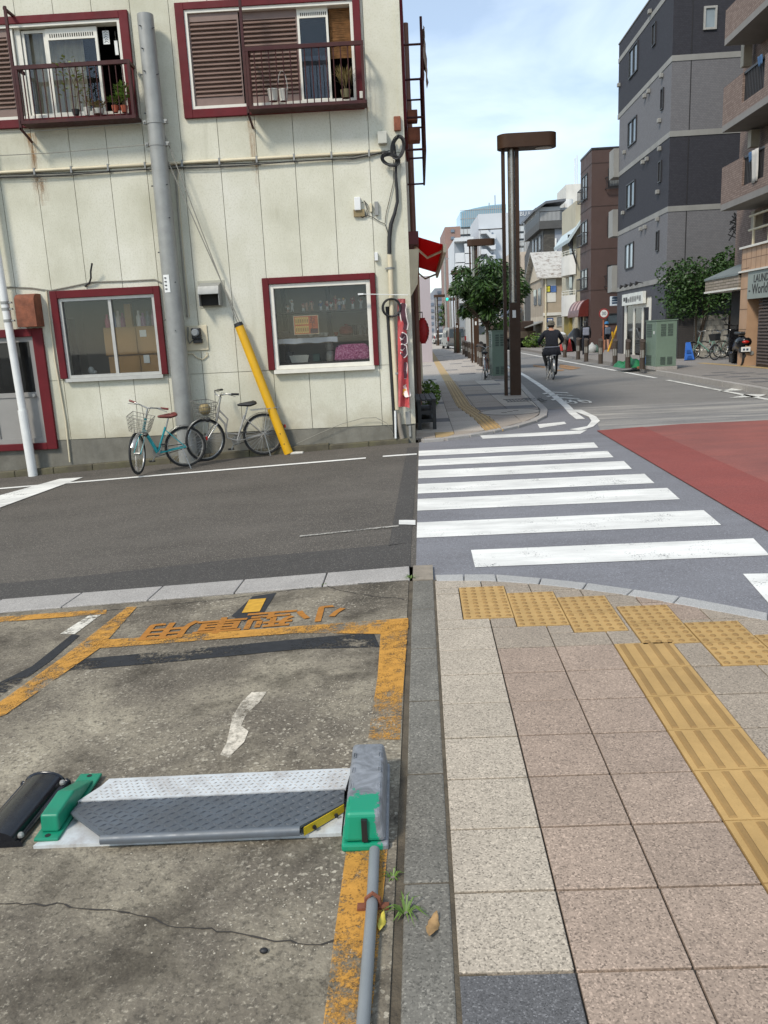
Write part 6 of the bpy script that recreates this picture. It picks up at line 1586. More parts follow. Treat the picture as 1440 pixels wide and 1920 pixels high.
# bench and planting by the shop side
p = gz(783, 796, FZ); X_ = sx(13.3)+.02
bn_ = thing('bench', 'black slatted bench beside the shop side wall', 'bench', (X_, 13.1, FZ))
for k in range(4): q = MB(); q.b(.0+k*.085, .075+k*.085, 0, 1.3, .47, .50); q.build('seat_slat', M_black, bn_)
for y_ in (.06, 1.18):
    for x_ in (.02, .26): q = MB(); q.b(x_, x_+.06, y_, y_+.06, 0, .469); q.build('leg', M_black, bn_)
for z_ in (.12, .26): q = MB(); q.b(.05, .29, .075, 1.22, z_, z_+.05); q.build('cross_bar', M_black, bn_)
p = gz(796, 740, FZ)
def shrub(nm, label, base, rx, ry, rz_, n_, leaf_, mat, cat='shrub', trunk=True, seed=1, z0=0.0):
    t = thing(nm, label, cat, base); rr = random.Random(seed)
    q = MB()
    for i in range(6): a = rr.uniform(0, 6.28); q.tube([(0, 0, 0), (rx*.3*math.cos(a), ry*.3*math.sin(a), z0+rz_*.6), (rx*.7*math.cos(a), ry*.7*math.sin(a), z0+rz_*1.3)], [.02+.02*rz_, .012+.01*rz_, .004], 5)
    q.build('stem', pbr('bark_brown', '#4b4034', .2, 12, .9), t)
    q = MB(); cl_ = [(rr.uniform(-1, 1), rr.uniform(-1, 1), rr.uniform(-.9, 1), rr.uniform(.25, .5)) for _ in range(int(14+n_/120))]
    for i in range(n_):
        c = cl_[i % len(cl_)]
        L_ = max(1.0, math.sqrt(c[0]**2+c[1]**2+c[2]**2))
        d = Vector((rr.gauss(0, 1), rr.gauss(0, 1), rr.gauss(0, 1))).normalized()
        p_ = Vector((c[0]/L_*.8+d.x*c[3], c[1]/L_*.8+d.y*c[3], c[2]/L_*.8+d.z*c[3]))
        p_ = Vector((p_.x*rx, p_.y*ry, z0+rz_+p_.z*rz_))
        if p_.z < .03: continue
        a = Vector((rr.gauss(0, 1), rr.gauss(0, 1), rr.gauss(.1, .6))).normalized(); b = a.cross(Vector((rr.gauss(0, 1), rr.gauss(0, 1), rr.gauss(0, 1)))).normalized()
        q.add([p_-a*leaf_, p_+b*leaf_*.45, p_+a*leaf_, p_-b*leaf_*.45], [(0, 1, 2, 3)])
    q.build('foliage', mat, t); return t
shrub('potted_shrub', 'leafy green shrub standing against the shop side wall', Vector((sx(17.3)+.28, 17.3, FZ)), .24, .30, .28, 420, .05, M_leaf, seed=4)
# lantern
p = PY(792, 596, 18.0); ln = thing('paper_lantern', 'red paper lantern hanging on the shop side wall', 'lantern', (p.x, p.y, p.z-.55))
q = MB(); q.lathe([(.06, 0), (.06, .02)]+[(.135*math.sin(math.pi*(i/14)*.86+.22)**.6+(.006 if i % 2 else 0), .02+.5*i/14) for i in range(15)]+[(.06, .53), (.06, .55)], 20); q.build('lantern_body', pbr('lantern_red', '#a8181c', .08, 8, .6), ln, smooth=50)
q = MB(); q.cyl((0, 0, .55), (0, 0, .68), .008, n=6); q.b(-.2, 0, -.01, .01, .66, .68); q.build('hanger', M_wire, ln)
for k in range(4):
    q = MB(); z_ = .12+.09*k; a = R(-40); c = Vector((.137*math.cos(a), .137*math.sin(a), z_)); q.tube([c+Vector((-.03, -.012, .03)), c+Vector((.01, .006, .015)), c+Vector((-.015, 0, -.02)), c+Vector((.012, .01, -.03))], .007, 5); q.build('lantern_mark', M_wire, ln)
# awning on the side wall
aw = thing('shop_awning', 'red retractable awning over the shop side entrance', 'awning', (sx(13.2), 13.2, 3.2)); aw.rotation_euler = (0, 0, -R(1.56))
M_awn = pbr('awning_red', '#cf1a20', .10, 3, .8)
_q = M_awn.node_tree; _tl = _q.nodes.new('ShaderNodeBsdfTranslucent'); _tl.inputs[0].default_value = (.95, .04, .04, 1); _ms = _q.nodes.new('ShaderNodeMixShader'); _ms.inputs[0].default_value = .55
_q.links.new(_q.nodes['Principled BSDF'].outputs[0], _ms.inputs[1]); _q.links.new(_tl.outputs[0], _ms.inputs[2]); _q.links.new(_ms.outputs[0], _q.nodes['Material Output'].inputs[0])
q0_ = aw.location
def awl(px_, py_, Y): p_ = PY(px_, py_, Y); return Vector((p_.x, p_.y, p_.z))-Vector(q0_)
n_ = awl(833, 462, 13.2); f_l = awl(772, 441, 13.2)
LNG = 6.0
q = MB(); q.b(-.0, .16, 0, LNG, n_.z+.06, n_.z+.25); q.build('cassette', pbr('cassette_dark', '#57181a', .1, 5, .5), aw)
q = MB(); V = []
for j in range(2):
    for i in range(9):
        t_ = i/8; V.append((.16+(n_.x-.18)*t_, LNG*j, n_.z+.16-(.13)*t_))
q.add(V, [(i, i+1, i+10, i+9) for i in range(8)]); fab = q.build('fabric', M_awn, aw, smooth=60); sol = fab.modifiers.new('s', 'SOLIDIFY'); sol.thickness = .004
q = MB(); q.b(n_.x-.02, n_.x+.03, -.01, LNG+.01, n_.z-.09, n_.z+.03); q.build('front_bar', M_pipe, aw)
for y_ in (.3, LNG-.4):
    q = MB(); q.tube([(.10, y_, n_.z+.04), (.10+n_.x*.35, y_+.35, n_.z-.10), (n_.x-.01, y_+.05, n_.z-.03)], .022, 6); q.build('folding_arm', M_pipe, aw)
q = MB(); q.prism([(.0, -.02, n_.z-.02), (.16, -.02, n_.z-.02), (.12, -.02, n_.z-.55), (.0, -.02, n_.z-.75)], (0, .02, 0)); q.build('end_plate', M_pipe, aw)
# side-wall details: dark posts, downpipe, upper railing with hanging cloth
for k, (y_, w_, z0, z1) in enumerate(((14.6, 1.2, .02, 2.6), (16.6, .9, .02, 2.5), (19.0, 1.6, .02, 2.6))):
    q = MB(); q.prism([(sx(y_)+.002, y_, z0), (sx(y_)+.03, y_, z0), (sx(y_+w_)+.03, y_+w_, z0), (sx(y_+w_)+.002, y_+w_, z0)], (0, 0, z1-z0)); wp(q, 'side_door', pbr('side_door_brown', '#4b3a31', .15, 4, .6), bld)
for k, (y_, off, r_, z0, z1) in enumerate(((15.9, .07, .05, 0, 7), (18.7, .1, .06, 0, 3.1), (20.8, .08, .05, 0, 7))):
    q = MB(); q.cyl((sx(y_)+off, y_, z0), (sx(y_)+off, y_, z1), r_, n=10); wp(q, 'downpipe', M_pipe if k else pbr('brown_pipe', '#6b4a3c', .15, 5, .6), bld, smooth=50)
q = MB(); q.prism([(sx(12.35)+.002, 12.35, 4.55), (sx(12.35)+.05, 12.35, 4.55), (sx(15.2)+.05, 15.2, 4.55), (sx(15.2)+.002, 15.2, 4.55)], (0, 0, 1.75)); wp(q, 'side_window_trim', M_maroon, bld)
sr = MB(); RXO = .30
y0_, y1_ = 12.45, 15.2
def rail_pt(y, z): return (sx(y)+RXO, y, z)
z_b, z_t = 4.15, 5.55
for z_ in (z_b, z_b+.45, z_t-.45, z_t): sr.tube([rail_pt(y0_, z_), rail_pt(y1_, z_)], .018, 4)
for k in range(12):
    y_ = y0_+(y1_-y0_)*k/11; sr.tube([rail_pt(y_, z_b), rail_pt(y_, z_t+(.35 if k in (0, 11) else 0))], .011 if k not in (0, 11) else .018, 4)
for z_ in (z_b+.02, z_b+.45, z_t, z_t-.45):
    for y_ in (y0_, y1_): sr.tube([(sx(y_)+.0, y_, z_), rail_pt(y_, z_)], .016, 4)
sro = wp(sr, 'side_railing', M_maroon2, bld, smooth=50); sro['label'] = 'rusty maroon railing projecting from the street side'
cq = MB(); V = []
for i in range(9):
    for j in range(9): V.append((sx(12.5+i*.07)+RXO+.035+.02*math.sin(i*1.9+j)+.04*(j/8)*math.sin(i*.7), 12.5+i*.07, z_t+.25-j*.075*(1+.3*math.sin(i*.9))))
cq.add(V, [(i*9+j, i*9+j+1, (i+1)*9+j+1, (i+1)*9+j) for i in range(8) for j in range(8)])
o = wp(cq, 'hanging_cloth', pbr('cloth_tan', '#8d7f72', .2, 6, .9), None, smooth=60); s_ = o.modifiers.new('s', 'SOLIDIFY'); s_.thickness = .004
tag(o, 'faded tan cloth hanging over the railing on the street side', 'cloth')
for k, (z_, sz_) in enumerate(((4.35, .18), (4.62, .15))):
    q = MB(); q.b(sx(12.7)+.06, sx(12.7)+.06+sz_, 12.7, 12.7+sz_*1.4, z_, z_+sz_); tag(wp(q, 'metal_box', M_rust, None, bevel=.01), ('rusty lower box inside the street side railing', 'rusty upper box inside the street side railing')[k], 'box')
# ================================================================== buildings along the right side
M_dglass = pbr('window_glass', '#4a5358', .25, .8, .08, 0, spec=.8)
M_lglass = pbr('window_glass_light', '#8e9aa0', .2, .8, .1, 0, spec=.8)
M_curt = pbr('curtained_glass', '#7d8080', .25, 3, .2, 0, spec=.7)
M_fr = pbr('dark_frame', '#2b2a2b', .1, 8, .5)
M_tdark = brickm('tile_charcoal', '#303036', '#37373d', '#28282e', .10, .06, .004)
M_tlight = brickm('tile_grey', '#6c6b6d', '#747375', '#5b5a5c', .10, .06, .004)
M_band = pbr('band_grey', '#8d8c87', .1, 1, .8, dirt=.2)
M_brick = brickm('tile_brownbrick', '#77645a', '#8d7a6e', '#5b4c45', .11, .06, .006)
M_tan = pbr('tan_tile', '#b08e70', .1, 2, .6, dirt=.12)
M_brownb = pbr('brown_cladding', '#4d3a34', .10, .7, .7, dirt=.2, dirtc='#3a2d28')
RZH = -R(1.56)
def bthing(nm, label, X, Y):
    return thing(nm, label, 'building', (X, Y, 0), RZH)
def lo(t, P): return Matrix.Rotation(RZH, 4, 'Z').inverted() @ (Vector(P)-t.location)
def blk(t, x0, x1, y0, y1, z0, z1, mat, nm, **k): q = MB(); q.b(x0, x1, y0, y1, z0, z1); return q.build(nm, mat, t, **k)
def swin(t, x0, tl, tr, bl_, br, glass=None, fr=.05, split=True, nm='window', frame=None, depth=.06):
    """window on the street-side face (plane x0), measured by its four corners"""
    P = [lo(t, SP(*p, x0)) for p in (tl, tr, bl_, br)]
    y1_, y0_ = (P[0].y+P[2].y)/2, (P[1].y+P[3].y)/2; z1_, z0_ = (P[0].z+P[1].z)/2, (P[2].z+P[3].z)/2
    xx = (P[0].x+P[1].x)/2
    if y0_ > y1_: y0_, y1_ = y1_, y0_
    q = MB()
    for a, b, c, d in ((y0_, y0_+fr, z0_, z1_), (y1_-fr, y1_, z0_, z1_), (y0_+fr, y1_-fr, z0_, z0_+fr), (y0_+fr, y1_-fr, z1_-fr, z1_)): q.b(xx-depth, xx+.01, a, b, c, d)
    if split: ym = (y0_+y1_)/2; q.b(xx-depth, xx+.01, ym-fr*.4, ym+fr*.4, z0_+fr, z1_-fr)
    w_ = q.build(nm, frame or M_fr, t)
    q = MB(); q.b(xx-.012, xx+.01, y0_+fr, y1_-fr, z0_+fr, z1_-fr); q.build('pane', glass or M_dglass, w_)
    return w_, (y0_, y1_, z0_, z1_, xx)
def fwin(t, Y, tl, br, glass=None, fr=.05, split=False, frame=None, nm='window', depth=.06):
    """window on the face towards us"""
    a, b = lo(t, PY(*tl, Y)), lo(t, PY(*br, Y)); x0_, x1_, z0_, z1_ = a.x, b.x, b.z, a.z; yy = 0.0 if abs(a.y) < 1.0 else (a.y+b.y)/2
    q = MB()
    for c, d, e, f in ((x0_, x0_+fr, z0_, z1_), (x1_-fr, x1_, z0_, z1_), (x0_+fr, x1_-fr, z0_, z0_+fr), (x0_+fr, x1_-fr, z1_-fr, z1_)): q.b(c, d, yy-depth, yy+.01, e, f)
    if split: xm_ = (x0_+x1_)/2; q.b(xm_-fr*.4, xm_+fr*.4, yy-depth, yy+.01, z0_+fr, z1_-fr)
    w_ = q.build(nm, frame or M_fr, t)
    q = MB(); q.b(x0_+fr, x1_-fr, yy-.012, yy+.01, z0_+fr, z1_-fr); q.build('pane', glass or M_dglass, w_)
    return w_, (x0_, x1_, z0_, z1_, yy)
def k8(x, y): return (1060+x/3.79, y/3.79)
def k7(x, y): return (960+x/3.0, 360+y/3.0)

# ---- dark tiled block (five storeys)
XF = 9.78
r2 = bthing('tiled_apartment_block', 'five-storey block clad in alternating charcoal and grey tile', XF+HDG*33, 33.0)
D2 = lo(r2, SP(1160, 330, XF)).y; FW = 5.2
lev = [RPZ, 3.08, 5.70, 8.40, 11.02, 13.45]
for i in range(5):
    z0, z1 = lev[i], lev[i+1]
    if i == 0:
        # ground floor with a recessed shop entrance
        yA, yB = lo(r2, SP(1219, 640, XF)).y, lo(r2, SP(1166, 640, XF)).y
        blk(r2, .02, FW, .0, yA, z0, z1, pbr('ground_charcoal', '#3d3d42', .12, 2, .6), 'storey_wall'); blk(r2, .02, FW, yB, D2, z0, z1, pbr('ground_charcoal', '#3d3d42'), 'storey_wall')
        blk(r2, .02, FW, yA, yB, 2.62, z1, pbr('ground_charcoal', '#3d3d42'), 'lintel'); blk(r2, .35, FW, yA, yB, z0, 2.62, M_roomd, 'shop_interior')
    else: blk(r2, 0, FW, 0, D2 if i != 4 else D2+.3, z0+.20, z1, M_tlight if i in (1, 3) else M_tdark, 'storey_wall')
    if i: blk(r2, -.02, FW+.02, -.02, D2+(.32 if i == 4 else .02), z0, z0+.20, M_band, 'floor_band')
blk(r2, -.02, FW+.02, -.02, D2+.32, 13.45, 13.65, M_band, 'floor_band'); blk(r2, 0, FW, 0, D2+.3, 13.65, 14.25, M_tdark, 'parapet')
blk(r2, -.03, FW+.03, -.03, D2+.33, 14.25, 14.30, M_band, 'coping')
for tl, tr, bl_, br in (((460, 350), (520, 300), (455, 565), (518, 500)), ((452, 870), (511, 820), (448, 1050), (508, 1005)), ((440, 1310), (500, 1280), (437, 1490), (496, 1462))):
    swin(r2, XF, *[k8(*p) for p in (tl, tr, bl_, br)], glass=M_dglass)
swin(r2, XF, *[k7(*p) for p in ((640, 295), (686, 280), (640, 437), (686, 424))], glass=M_lglass)
for tl, tr, bl_, br in (((625, 170), (648, 158), (620, 335), (645, 315)), ((685, 635), (703, 620), (682, 788), (700, 770)), ((668, 1150), (688, 1138), (664, 1302), (684, 1290)), ((652, 1645), (670, 1635), (648, 1790), (666, 1780))):
    swin(r2, XF, *[k8(*p) for p in (tl, tr, bl_, br)], glass=M_fr, fr=.04, split=False)
fwin(r2, 33.0, k8(982, 50), k8(1069, 212), M_lglass, .07, frame=M_alu)
for (x_, y_) in ((612, 80), (390, 602), (602, 646), (573, 680), (694, 535), (678, 855), (428, 1080), (680, 1055), (590, 1128), (561, 1150), (666, 1362), (418, 1510), (575, 1612), (546, 1625), (664, 1555)):
    P = lo(r2, SP(*k8(x_, y_), XF)); q = MB(); q.b(P.x-.14, P.x-.001, P.y-.09, P.y+.09, P.z-.09, P.z+.07); q.build('vent_cap', M_band, r2, bevel=.02)
q = MB(); P = lo(r2, PY(*k8(885, 700), 33)); q.b(P.x-.015, P.x+.015, -.012, -.001, .2, 14.2); q.build('expansion_joint', M_fr, r2)
for z0, z1 in ((8.42, 9.7), (5.72, 6.95), (3.1, 4.35)):
    blk(r2, -.25, .6, D2+.001, D2+.9, z0, z1, M_band, 'end_balcony')
# shopfront: white frame, panes, sign, spot lamps
def ly(px_): return lo(r2, SP(px_, 640, XF)).y
fm2 = M_aluw
for (pa, pb_, z0, z1) in ((1217, 1213, .12, 2.62), (1203, 1200, .12, 2.62), (1187, 1184, .12, 2.62), (1172, 1168, .12, 2.62)):
    blk(r2, .05, .11, ly(pa), ly(pb_), z0, z1, fm2, 'shop_mullion')
blk(r2, .05, .11, ly(1213), ly(1203), 2.2, 2.62, fm2, 'shop_transom'); blk(r2, .05, .11, ly(1200), ly(1187), 2.2, 2.62, fm2, 'shop_transom')
for (pa, pb_, zt) in ((1213, 1203, 2.2), (1200, 1187, 2.2), (1184, 1172, 2.62)):
    blk(r2, .075, .085, ly(pa), ly(pb_), .2, zt, M_glassd, 'shop_pane')
sg = thing('shop_sign', 'wide white lit shop sign above the glass entrance', 'sign', r2.location, RZH)
a, b = lo(r2, SP(1172, 552, XF)), lo(r2, SP(1211.5, 546, XF)); c = lo(r2, SP(1172, 573.6, XF)); d = lo(r2, SP(1211.5, 568, XF))
q = MB(); q.b(-.14, -.001, b.y, a.y, (c.z+d.z)/2, (a.z+b.z)/2); q.build('sign_panel', pbr('sign_white', '#d6d7cf', .1, 5, .5), sg)
yy0, yy1, zz0, zz1 = b.y, a.y, (c.z+d.z)/2, (a.z+b.z)/2
for k in range(8):
    for j in range(3):
        if random.random() < .85: q = MB(); ya = yy0+.3+(yy1-yy0-.5)*k/8; za = zz0+.12+(zz1-zz0-.3)*j/3; q.b(-.146, -.1405, ya, ya+(yy1-yy0)*.085, za, za+.1); q.build('sign_print', M_grey_p if k < 6 else M_fr, sg)
for k in range(4):
    y_ = yy0+(yy1-yy0)*(k+.5)/4; q = MB(); q.tube([(0, y_, zz1+.35), (-.35, y_, zz1+.40)], .02, 6); q.lathe([(.03, 0), (.09, .16)], 10, (-.36, y_, zz1+.27), Matrix.Rotation(R(30), 4, 'Y')); tag(q.build('spot_lamp', M_fr, r2))
bs = thing('blade_sign', 'small white projecting sign at the end of the tiled block', 'sign', r2.location, RZH)
a, b = lo(r2, PY(1144, 556, 41.5)), lo(r2, PY(1161, 573, 41.5)); q = MB(); q.b(a.x, b.x, a.y-.06, a.y+.06, b.z, a.z); q.build('sign_panel', pbr('sign_pale', '#c9d3da', .08, 5, .5), bs, bevel=.02)
for k in range(3): q = MB(); zz = b.z+(a.z-b.z)*(.2+.26*k); q.b(a.x+.08, b.x-.08, a.y-.066, a.y-.061, zz, zz+.09); q.build('sign_print', pbr('print_navy', '#33485e', .1, 9, .6), bs)
q = MB(); q.b(b.x, max(b.x+.15, .02), a.y-.02, a.y+.02, (a.z+b.z)/2-.03, (a.z+b.z)/2+.03); q.build('bracket', M_fr, bs)

# ---- brown block
r3 = bthing('brown_apartment_block', 'four-storey dark brown block beyond the tiled block', XF+HDG*47.3, 47.3)
D3 = lo(r3, SP(1088, 480, XF)).y; H3 = lo(r3, PY(1108, 281, 47.3)).z
blk(r3, 0, 7, 0, D3, RPZ, H3, M_brownb, 'wall'); blk(r3, -.03, 7.03, -.03, D3+.03, H3, H3+.10, M_fr, 'coping')
for py_ in (307, 388, 468, 545):
    z = lo(r3, PY(1110, py_, 47.3)).z; blk(r3, -.012, 7.0, -.012, D3, z, z+.05, pbr('brown_joint', '#3d2e29', .1, 2, .8), 'floor_joint')
for (x0_, x1_, y0_, y1_) in ((1092, 1102, 326, 374), (1091, 1102, 412, 457), (1090, 1102, 502, 540)):
    w_, (ya, yb_, za, zb_, xx) = swin(r3, XF, (x0_, y0_+6), (x1_, y0_), (x0_, y1_+3), (x1_, y1_), M_curt)
    q = MB(); q.b(-.28, -.25, ya-.1, yb_+.1, za+.55, za+.6); q.b(-.28, -.25, ya-.1, yb_+.1, za-.1, za-.05)
    for k in range(9): y_ = ya-.1+(yb_-ya+.2)*k/8; q.b(-.275, -.255, y_-.012, y_+.012, za-.05, za+.55)
    for y_ in (ya-.1, yb_+.08): q.b(-.25, -.001, y_, y_+.02, za+.55, za+.6); q.b(-.25, -.001, y_, y_+.02, za-.1, za-.05)
    q.build('window_rail', M_fr, r3)
for k, (x0_, y0_, x1_, y1_) in enumerate(((1140, 316, 1162, 350), (1139, 406, 1154, 442), (1138, 497, 1162, 533), (1137, 588, 1160, 607))):
    w_, (xa_, xb_, za, zb_, yy) = fwin(r3, 47.3, (x0_, y0_), (x1_, y1_), M_curt if k < 3 else M_dglass, .06)
    if k in (0, 2):
        q = MB(); q.b(xa_-.15, xb_+.15, -.30, -.27, za+.45, za+.5); q.b(xa_-.15, xb_+.15, -.30, -.27, za-.12, za-.07)
        for j in range(12): x_ = xa_-.15+(xb_-xa_+.3)*j/11; q.b(x_-.012, x_+.012, -.295, -.275, za-.07, za+.45)
        for x_ in (xa_-.15, xb_+.13): q.b(x_, x_+.02, -.27, -.001, za+.45, za+.5); q.b(x_, x_+.02, -.27, -.001, za-.12, za-.07)
        q.build('window_rail', M_fr, r3)
# red barrel awning on its street side
a = lo(r3, SP(1103, 592, XF)); yA = a.y
aw2 = thing('barrel_awning', 'dark red barrel awning at the foot of the brown block', 'awning', r3.location, RZH)
zt, zb_ = lo(r3, PY(1100, 561, 47.8)).z, lo(r3, PY(1100, 593, 47.8)).z
prof = [(-.02, zb_)]+[(-.60*math.cos(t)-.0, zb_+(zt-zb_)*math.sin(t)) for t in [R(90)*i/8 for i in range(9)]]
q = MB(); q.prism([(x_, .5, z_) for x_, z_ in prof], (0, D3+.8-.5, 0)); q.build('awning_skin', pbr('awning_maroon', '#5c231b', .12, 3, .4), aw2, smooth=40)
for k in range(3):
    y_ = .7+k*1.0; q = MB(); q.prism([(x_*1.006, y_, z_+.006) for x_, z_ in prof[3:8]]+[(x_*1.02, y_, z_+.02) for x_, z_ in reversed(prof[3:8])], (0, .45, 0)); q.build('awning_stripe', pbr('awning_pale', '#b99a92', .15, 3, .5), aw2)
# dark pipes and shutters under it
for k in range(4): blk(r3, -.10, -.001, .6+k*.8, .9+k*.8, RPZ, 2.4, (M_fr, M_pipe)[k % 2], 'shop_post')
# lean-to cover of black sheeting beside
# ---- cream house with curved balconies
r4 = bthing('curved_balcony_house', 'narrow cream house with two rounded white balconies', XF+HDG*53.5, 53.5)
M_cream = pbr('cream_plaster', '#b3ac97', .08, 1.5, .8, dirt=.12); M_whp = pbr('white_plaster', '#d4d1c8', .07, 1.5, .8, dirt=.15)
blk(r4, .3, 5, 0, 5.0, RPZ, 9.2, M_cream, 'wall')
def zat(py_, Y, px_=1075): return PY(px_, py_, Y).z
for (pt_, pb2) in ((478, 515), (553, 592)):
    z1, z0 = zat(pt_, 54), zat(pb2, 54); q = MB()
    out_ = [(.3, -.1)]+[(.3-.55*math.sin(math.pi*i/12)**.7, -.1+3.6*(i/12)) for i in range(1, 12)]+[(.3, 3.5)]
    q.prism([(x_, y_, z0) for x_, y_ in out_][::-1], (0, 0, z1-z0)); bo = q.build('balcony', M_whp, r4, smooth=40)
    q = MB(); q.tube([(x_*.96+.02, y_, z1+.28) for x_, y_ in out_], .025, 6); q.tube([(x_*.96+.02, y_, z1+.14) for x_, y_ in out_], .018, 6)
    for k in range(0, 13, 2): x_, y_ = out_[k]; q.cyl((x_*.96+.02, y_, z1), (x_*.96+.02, y_, z1+.28), .02, n=6)
    q.build('balcony_rail', M_aluw, bo)
    blk(r4, .24, .299, .9, 1.9, z0+.1, z1+1.4, M_dglass, 'balcony_door')
q = MB(); zr, ze = zat(398, 53.5, 1075), zat(447, 53.5, 1058)
q.prism([(-.25, -.5, ze-.1), (1.0, -.5, zr+.1), (5.2, -.5, ze), (5.2, -.5, ze-.2), (1.0, -.5, zr-.1), (-.2, -.5, ze-.3)], (0, 5.6, 0)); q.build('roof', pbr('roof_paleblue', '#b7c4c6', .1, 2, .6), r4)
q = MB(); q.prism([(.3, .001, 9.2), (5.0, .001, 9.2), (1.0, .001, zr-.12)], (0, 4.9, 0)); q.build('gable', M_cream, r4)
for y_ in (-.3,): q = MB(); q.tube([(-.15, y_, ze-.1), (.3, y_, ze-1.6)], .05, 6); q.tube([(1.2, y_, zr-.3), (2.2, y_, ze-.2)], .05, 6); q.build('roof_brace', M_fr, r4)
fwin(r4, 53.5, (1064.5, 440), (1072, 462), M_lglass, .06)
blk(r4, .1, .3, 1.0, 3.0, RPZ, 2.6, pbr('ochre_wall', '#8a7a3c', .1, 2, .8), 'entrance_wall')
# ---- beige house with weathered white roof
r5 = bthing('beige_house', 'two-storey beige house with weathered white roof and wall posters', 0, 61.0)
xa_ = PY(1019, 560, 61).x; xb_ = PY(1068, 560, 61).x; r5.location.x = xa_
M_beige = pbr('beige_wall', '#a89a86', .08, 1.2, .8, dirt=.2); M_beige2 = pbr('beige_wall_pale', '#c2b5a0', .08, 1.2, .8, dirt=.2)
wd5 = xb_-xa_+1.0; zE = zat(521, 61, 1030); zR = zat(499, 62.5, 1030); zM = zat(592, 61, 1030)
blk(r5, 0, wd5, 0, 7, RPZ, zM, M_beige2, 'ground_wall'); blk(r5, 0, wd5, 0, 7, zM, zE, M_beige, 'upper_wall')
blk(r5, -.05, wd5, -.10, 0-.001, zM, zM+.22, M_whp, 'ledge')
q = MB(); q.prism([(-.5, -.45, zE-.05), (-.5, -.45, zE+.02), (-.5, 3.4, zR+1.2), (-.5, 7.4, zE+.02), (-.5, 7.4, zE-.05), (-.5, 3.4, zR+1.1)], (wd5+.5, 0, 0))
def roofm():
    q = NM('roof_weathered'); base = q.ramp(q.noise(3.5, 8, .75, vec=q.map((1, 1, 1))), [(.38, lin('#7c6f63')), (.48, lin('#b3afa7')), (.75, lin('#c6c3bb'))]); return q.done(base, .6)
q.build('roof', roofm(), r5)
q = MB(); q.prism([(-.001, 0, zE), (-.001, 7, zE), (-.001, 3.4, zR+1.08)], (-.1, 0, 0)); q.build('gable', M_beige2, r5)
for (tl, br, mat, nm_) in (((1022, 524), (1042, 566), M_whp, 'white_panel'),):
    a, b = lo(r5, PY(*tl, 61)), lo(r5, PY(*br, 61)); blk(r5, a.x, b.x, -.04, -.002, b.z, a.z, mat, nm_)
def poster(nm, tl, br, Y, t, mat, label, off=.06):
    a, b = lo(t, PY(*tl, Y)), lo(t, PY(*br, Y)); o = thing(nm, label, 'sign', t.location, RZH); q = MB(); q.b(a.x, b.x, -off-.02, -off, b.z, a.z); q.build('sign_panel', mat, o); return o, a, b
o, a, b = poster('wall_poster', (1021, 536), (1032, 548), 61, r5, M_fr, 'black and yellow square poster on the beige house')
for i in range(2):
    for j in range(2): q = MB(); w_, h_ = (b.x-a.x), (a.z-b.z); q.b(a.x+w_*(.12+.42*i), a.x+w_*(.46+.42*i), -.085, -.081, b.z+h_*(.1+.42*j), b.z+h_*(.46+.42*j)); q.build('yellow_square', pbr('poster_bright', '#d6cf3a', .1, 5, .6), o)
o, a, b = poster('wall_poster', (1032.5, 536), (1042.5, 547.5), 61, r5, pbr('poster_blue', '#4a6aa0', .3, 3, .6), 'blue picture poster beside the yellow one on the beige house')
o, a, b = poster('wall_sign', (1025, 596.5), (1037, 605), 61, r5, pbr('sign_blue', '#24487e', .08, 5, .5), 'dark blue sign low on the beige house', .02)
for k in range(3): q = MB(); x_ = a.x+(b.x-a.x)*(.15+.25*k); q.b(x_, x_+(b.x-a.x)*.2, -.044, -.041, b.z+(a.z-b.z)*.5, b.z+(a.z-b.z)*.78); q.build('sign_print', M_white_p, o)
o, a, b = poster('wall_sign', (1025, 608), (1037, 615), 61, r5, pbr('sign_paleblue', '#a9bac6', .15, 5, .5), 'pale blue sign under the dark blue one on the beige house', .02)
fwin(r5, 61, (1043, 593.5), (1074, 611), M_curt, .06, True, M_alu)
for (x0_, x1_, y0_, y1_) in ((1009, 1013, 541, 572), (1014, 1017, 541, 570)):
    P = [lo(r5, PY(x0_, y0_, 63)), lo(r5, PY(x1_, y1_, 63))]; blk(r5, -.06, -.001, 1.0 if x0_ < 1012 else 3.4, 2.4 if x0_ < 1012 else 4.8, P[1].z, P[0].z, M_dglass, 'side_window')
q = MB(); q.cyl((.15, -.1, RPZ), (.15, -.1, zE), .06, n=8); q.build('downpipe', M_pipe, r5)
q = MB(); q.prism([(-.02, .3, zM-.35), (-1.3, .3, zM-.75), (-1.3, .3, zM-.80), (-.02, .3, zM-.45)], (0, 5, 0)); q.build('porch_roof', M_grey_p, r5)
# ---- black and grey modern building with roof fence
Y6 = 74.0
r6 = bthing('dark_modern_house', 'dark grey three-storey building with black roof fence', PY(1020, 500, Y6).x, Y6)
x6 = lambda px_, py_=450: lo(r6, PY(px_, py_, Y6)).x
M_d6 = pbr('slate_dark', '#4b4a48', .12, 2, .7); M_g6 = pbr('slate_pale', '#8d929a', .06, 2, .7); M_br6 = brickm('slate_brick', '#45423d', '#57534c', '#38352f', .3, .12, .01)
zt6 = zat(430, Y6, 1020); zr6 = zat(418, Y6, 1020)
blk(r6, 0, x6(1040), 0, 9, RPZ, zt6, M_br6, 'brick_bay'); blk(r6, x6(1040)+.001, x6(1078), .05, 9, RPZ, zt6, M_g6, 'pale_wall')
blk(r6, -.45, x6(1066), -.35, 9.5, zt6+.001, zt6+(zr6-zt6)*1.25, M_d6, 'roof_slab')
blk(r6, -.05, -.001, .1, 9, RPZ+1.8, zt6, M_d6, 'street_wall')
q = MB(); q.prism([(-.05, 9, RPZ), (-.05, 13, RPZ), (-.05, 13, zat(480, 86, 990)), (-.05, 9, zat(455, 83, 998))], (5, 0, 0)); q.build('rear_wing', M_d6, r6)
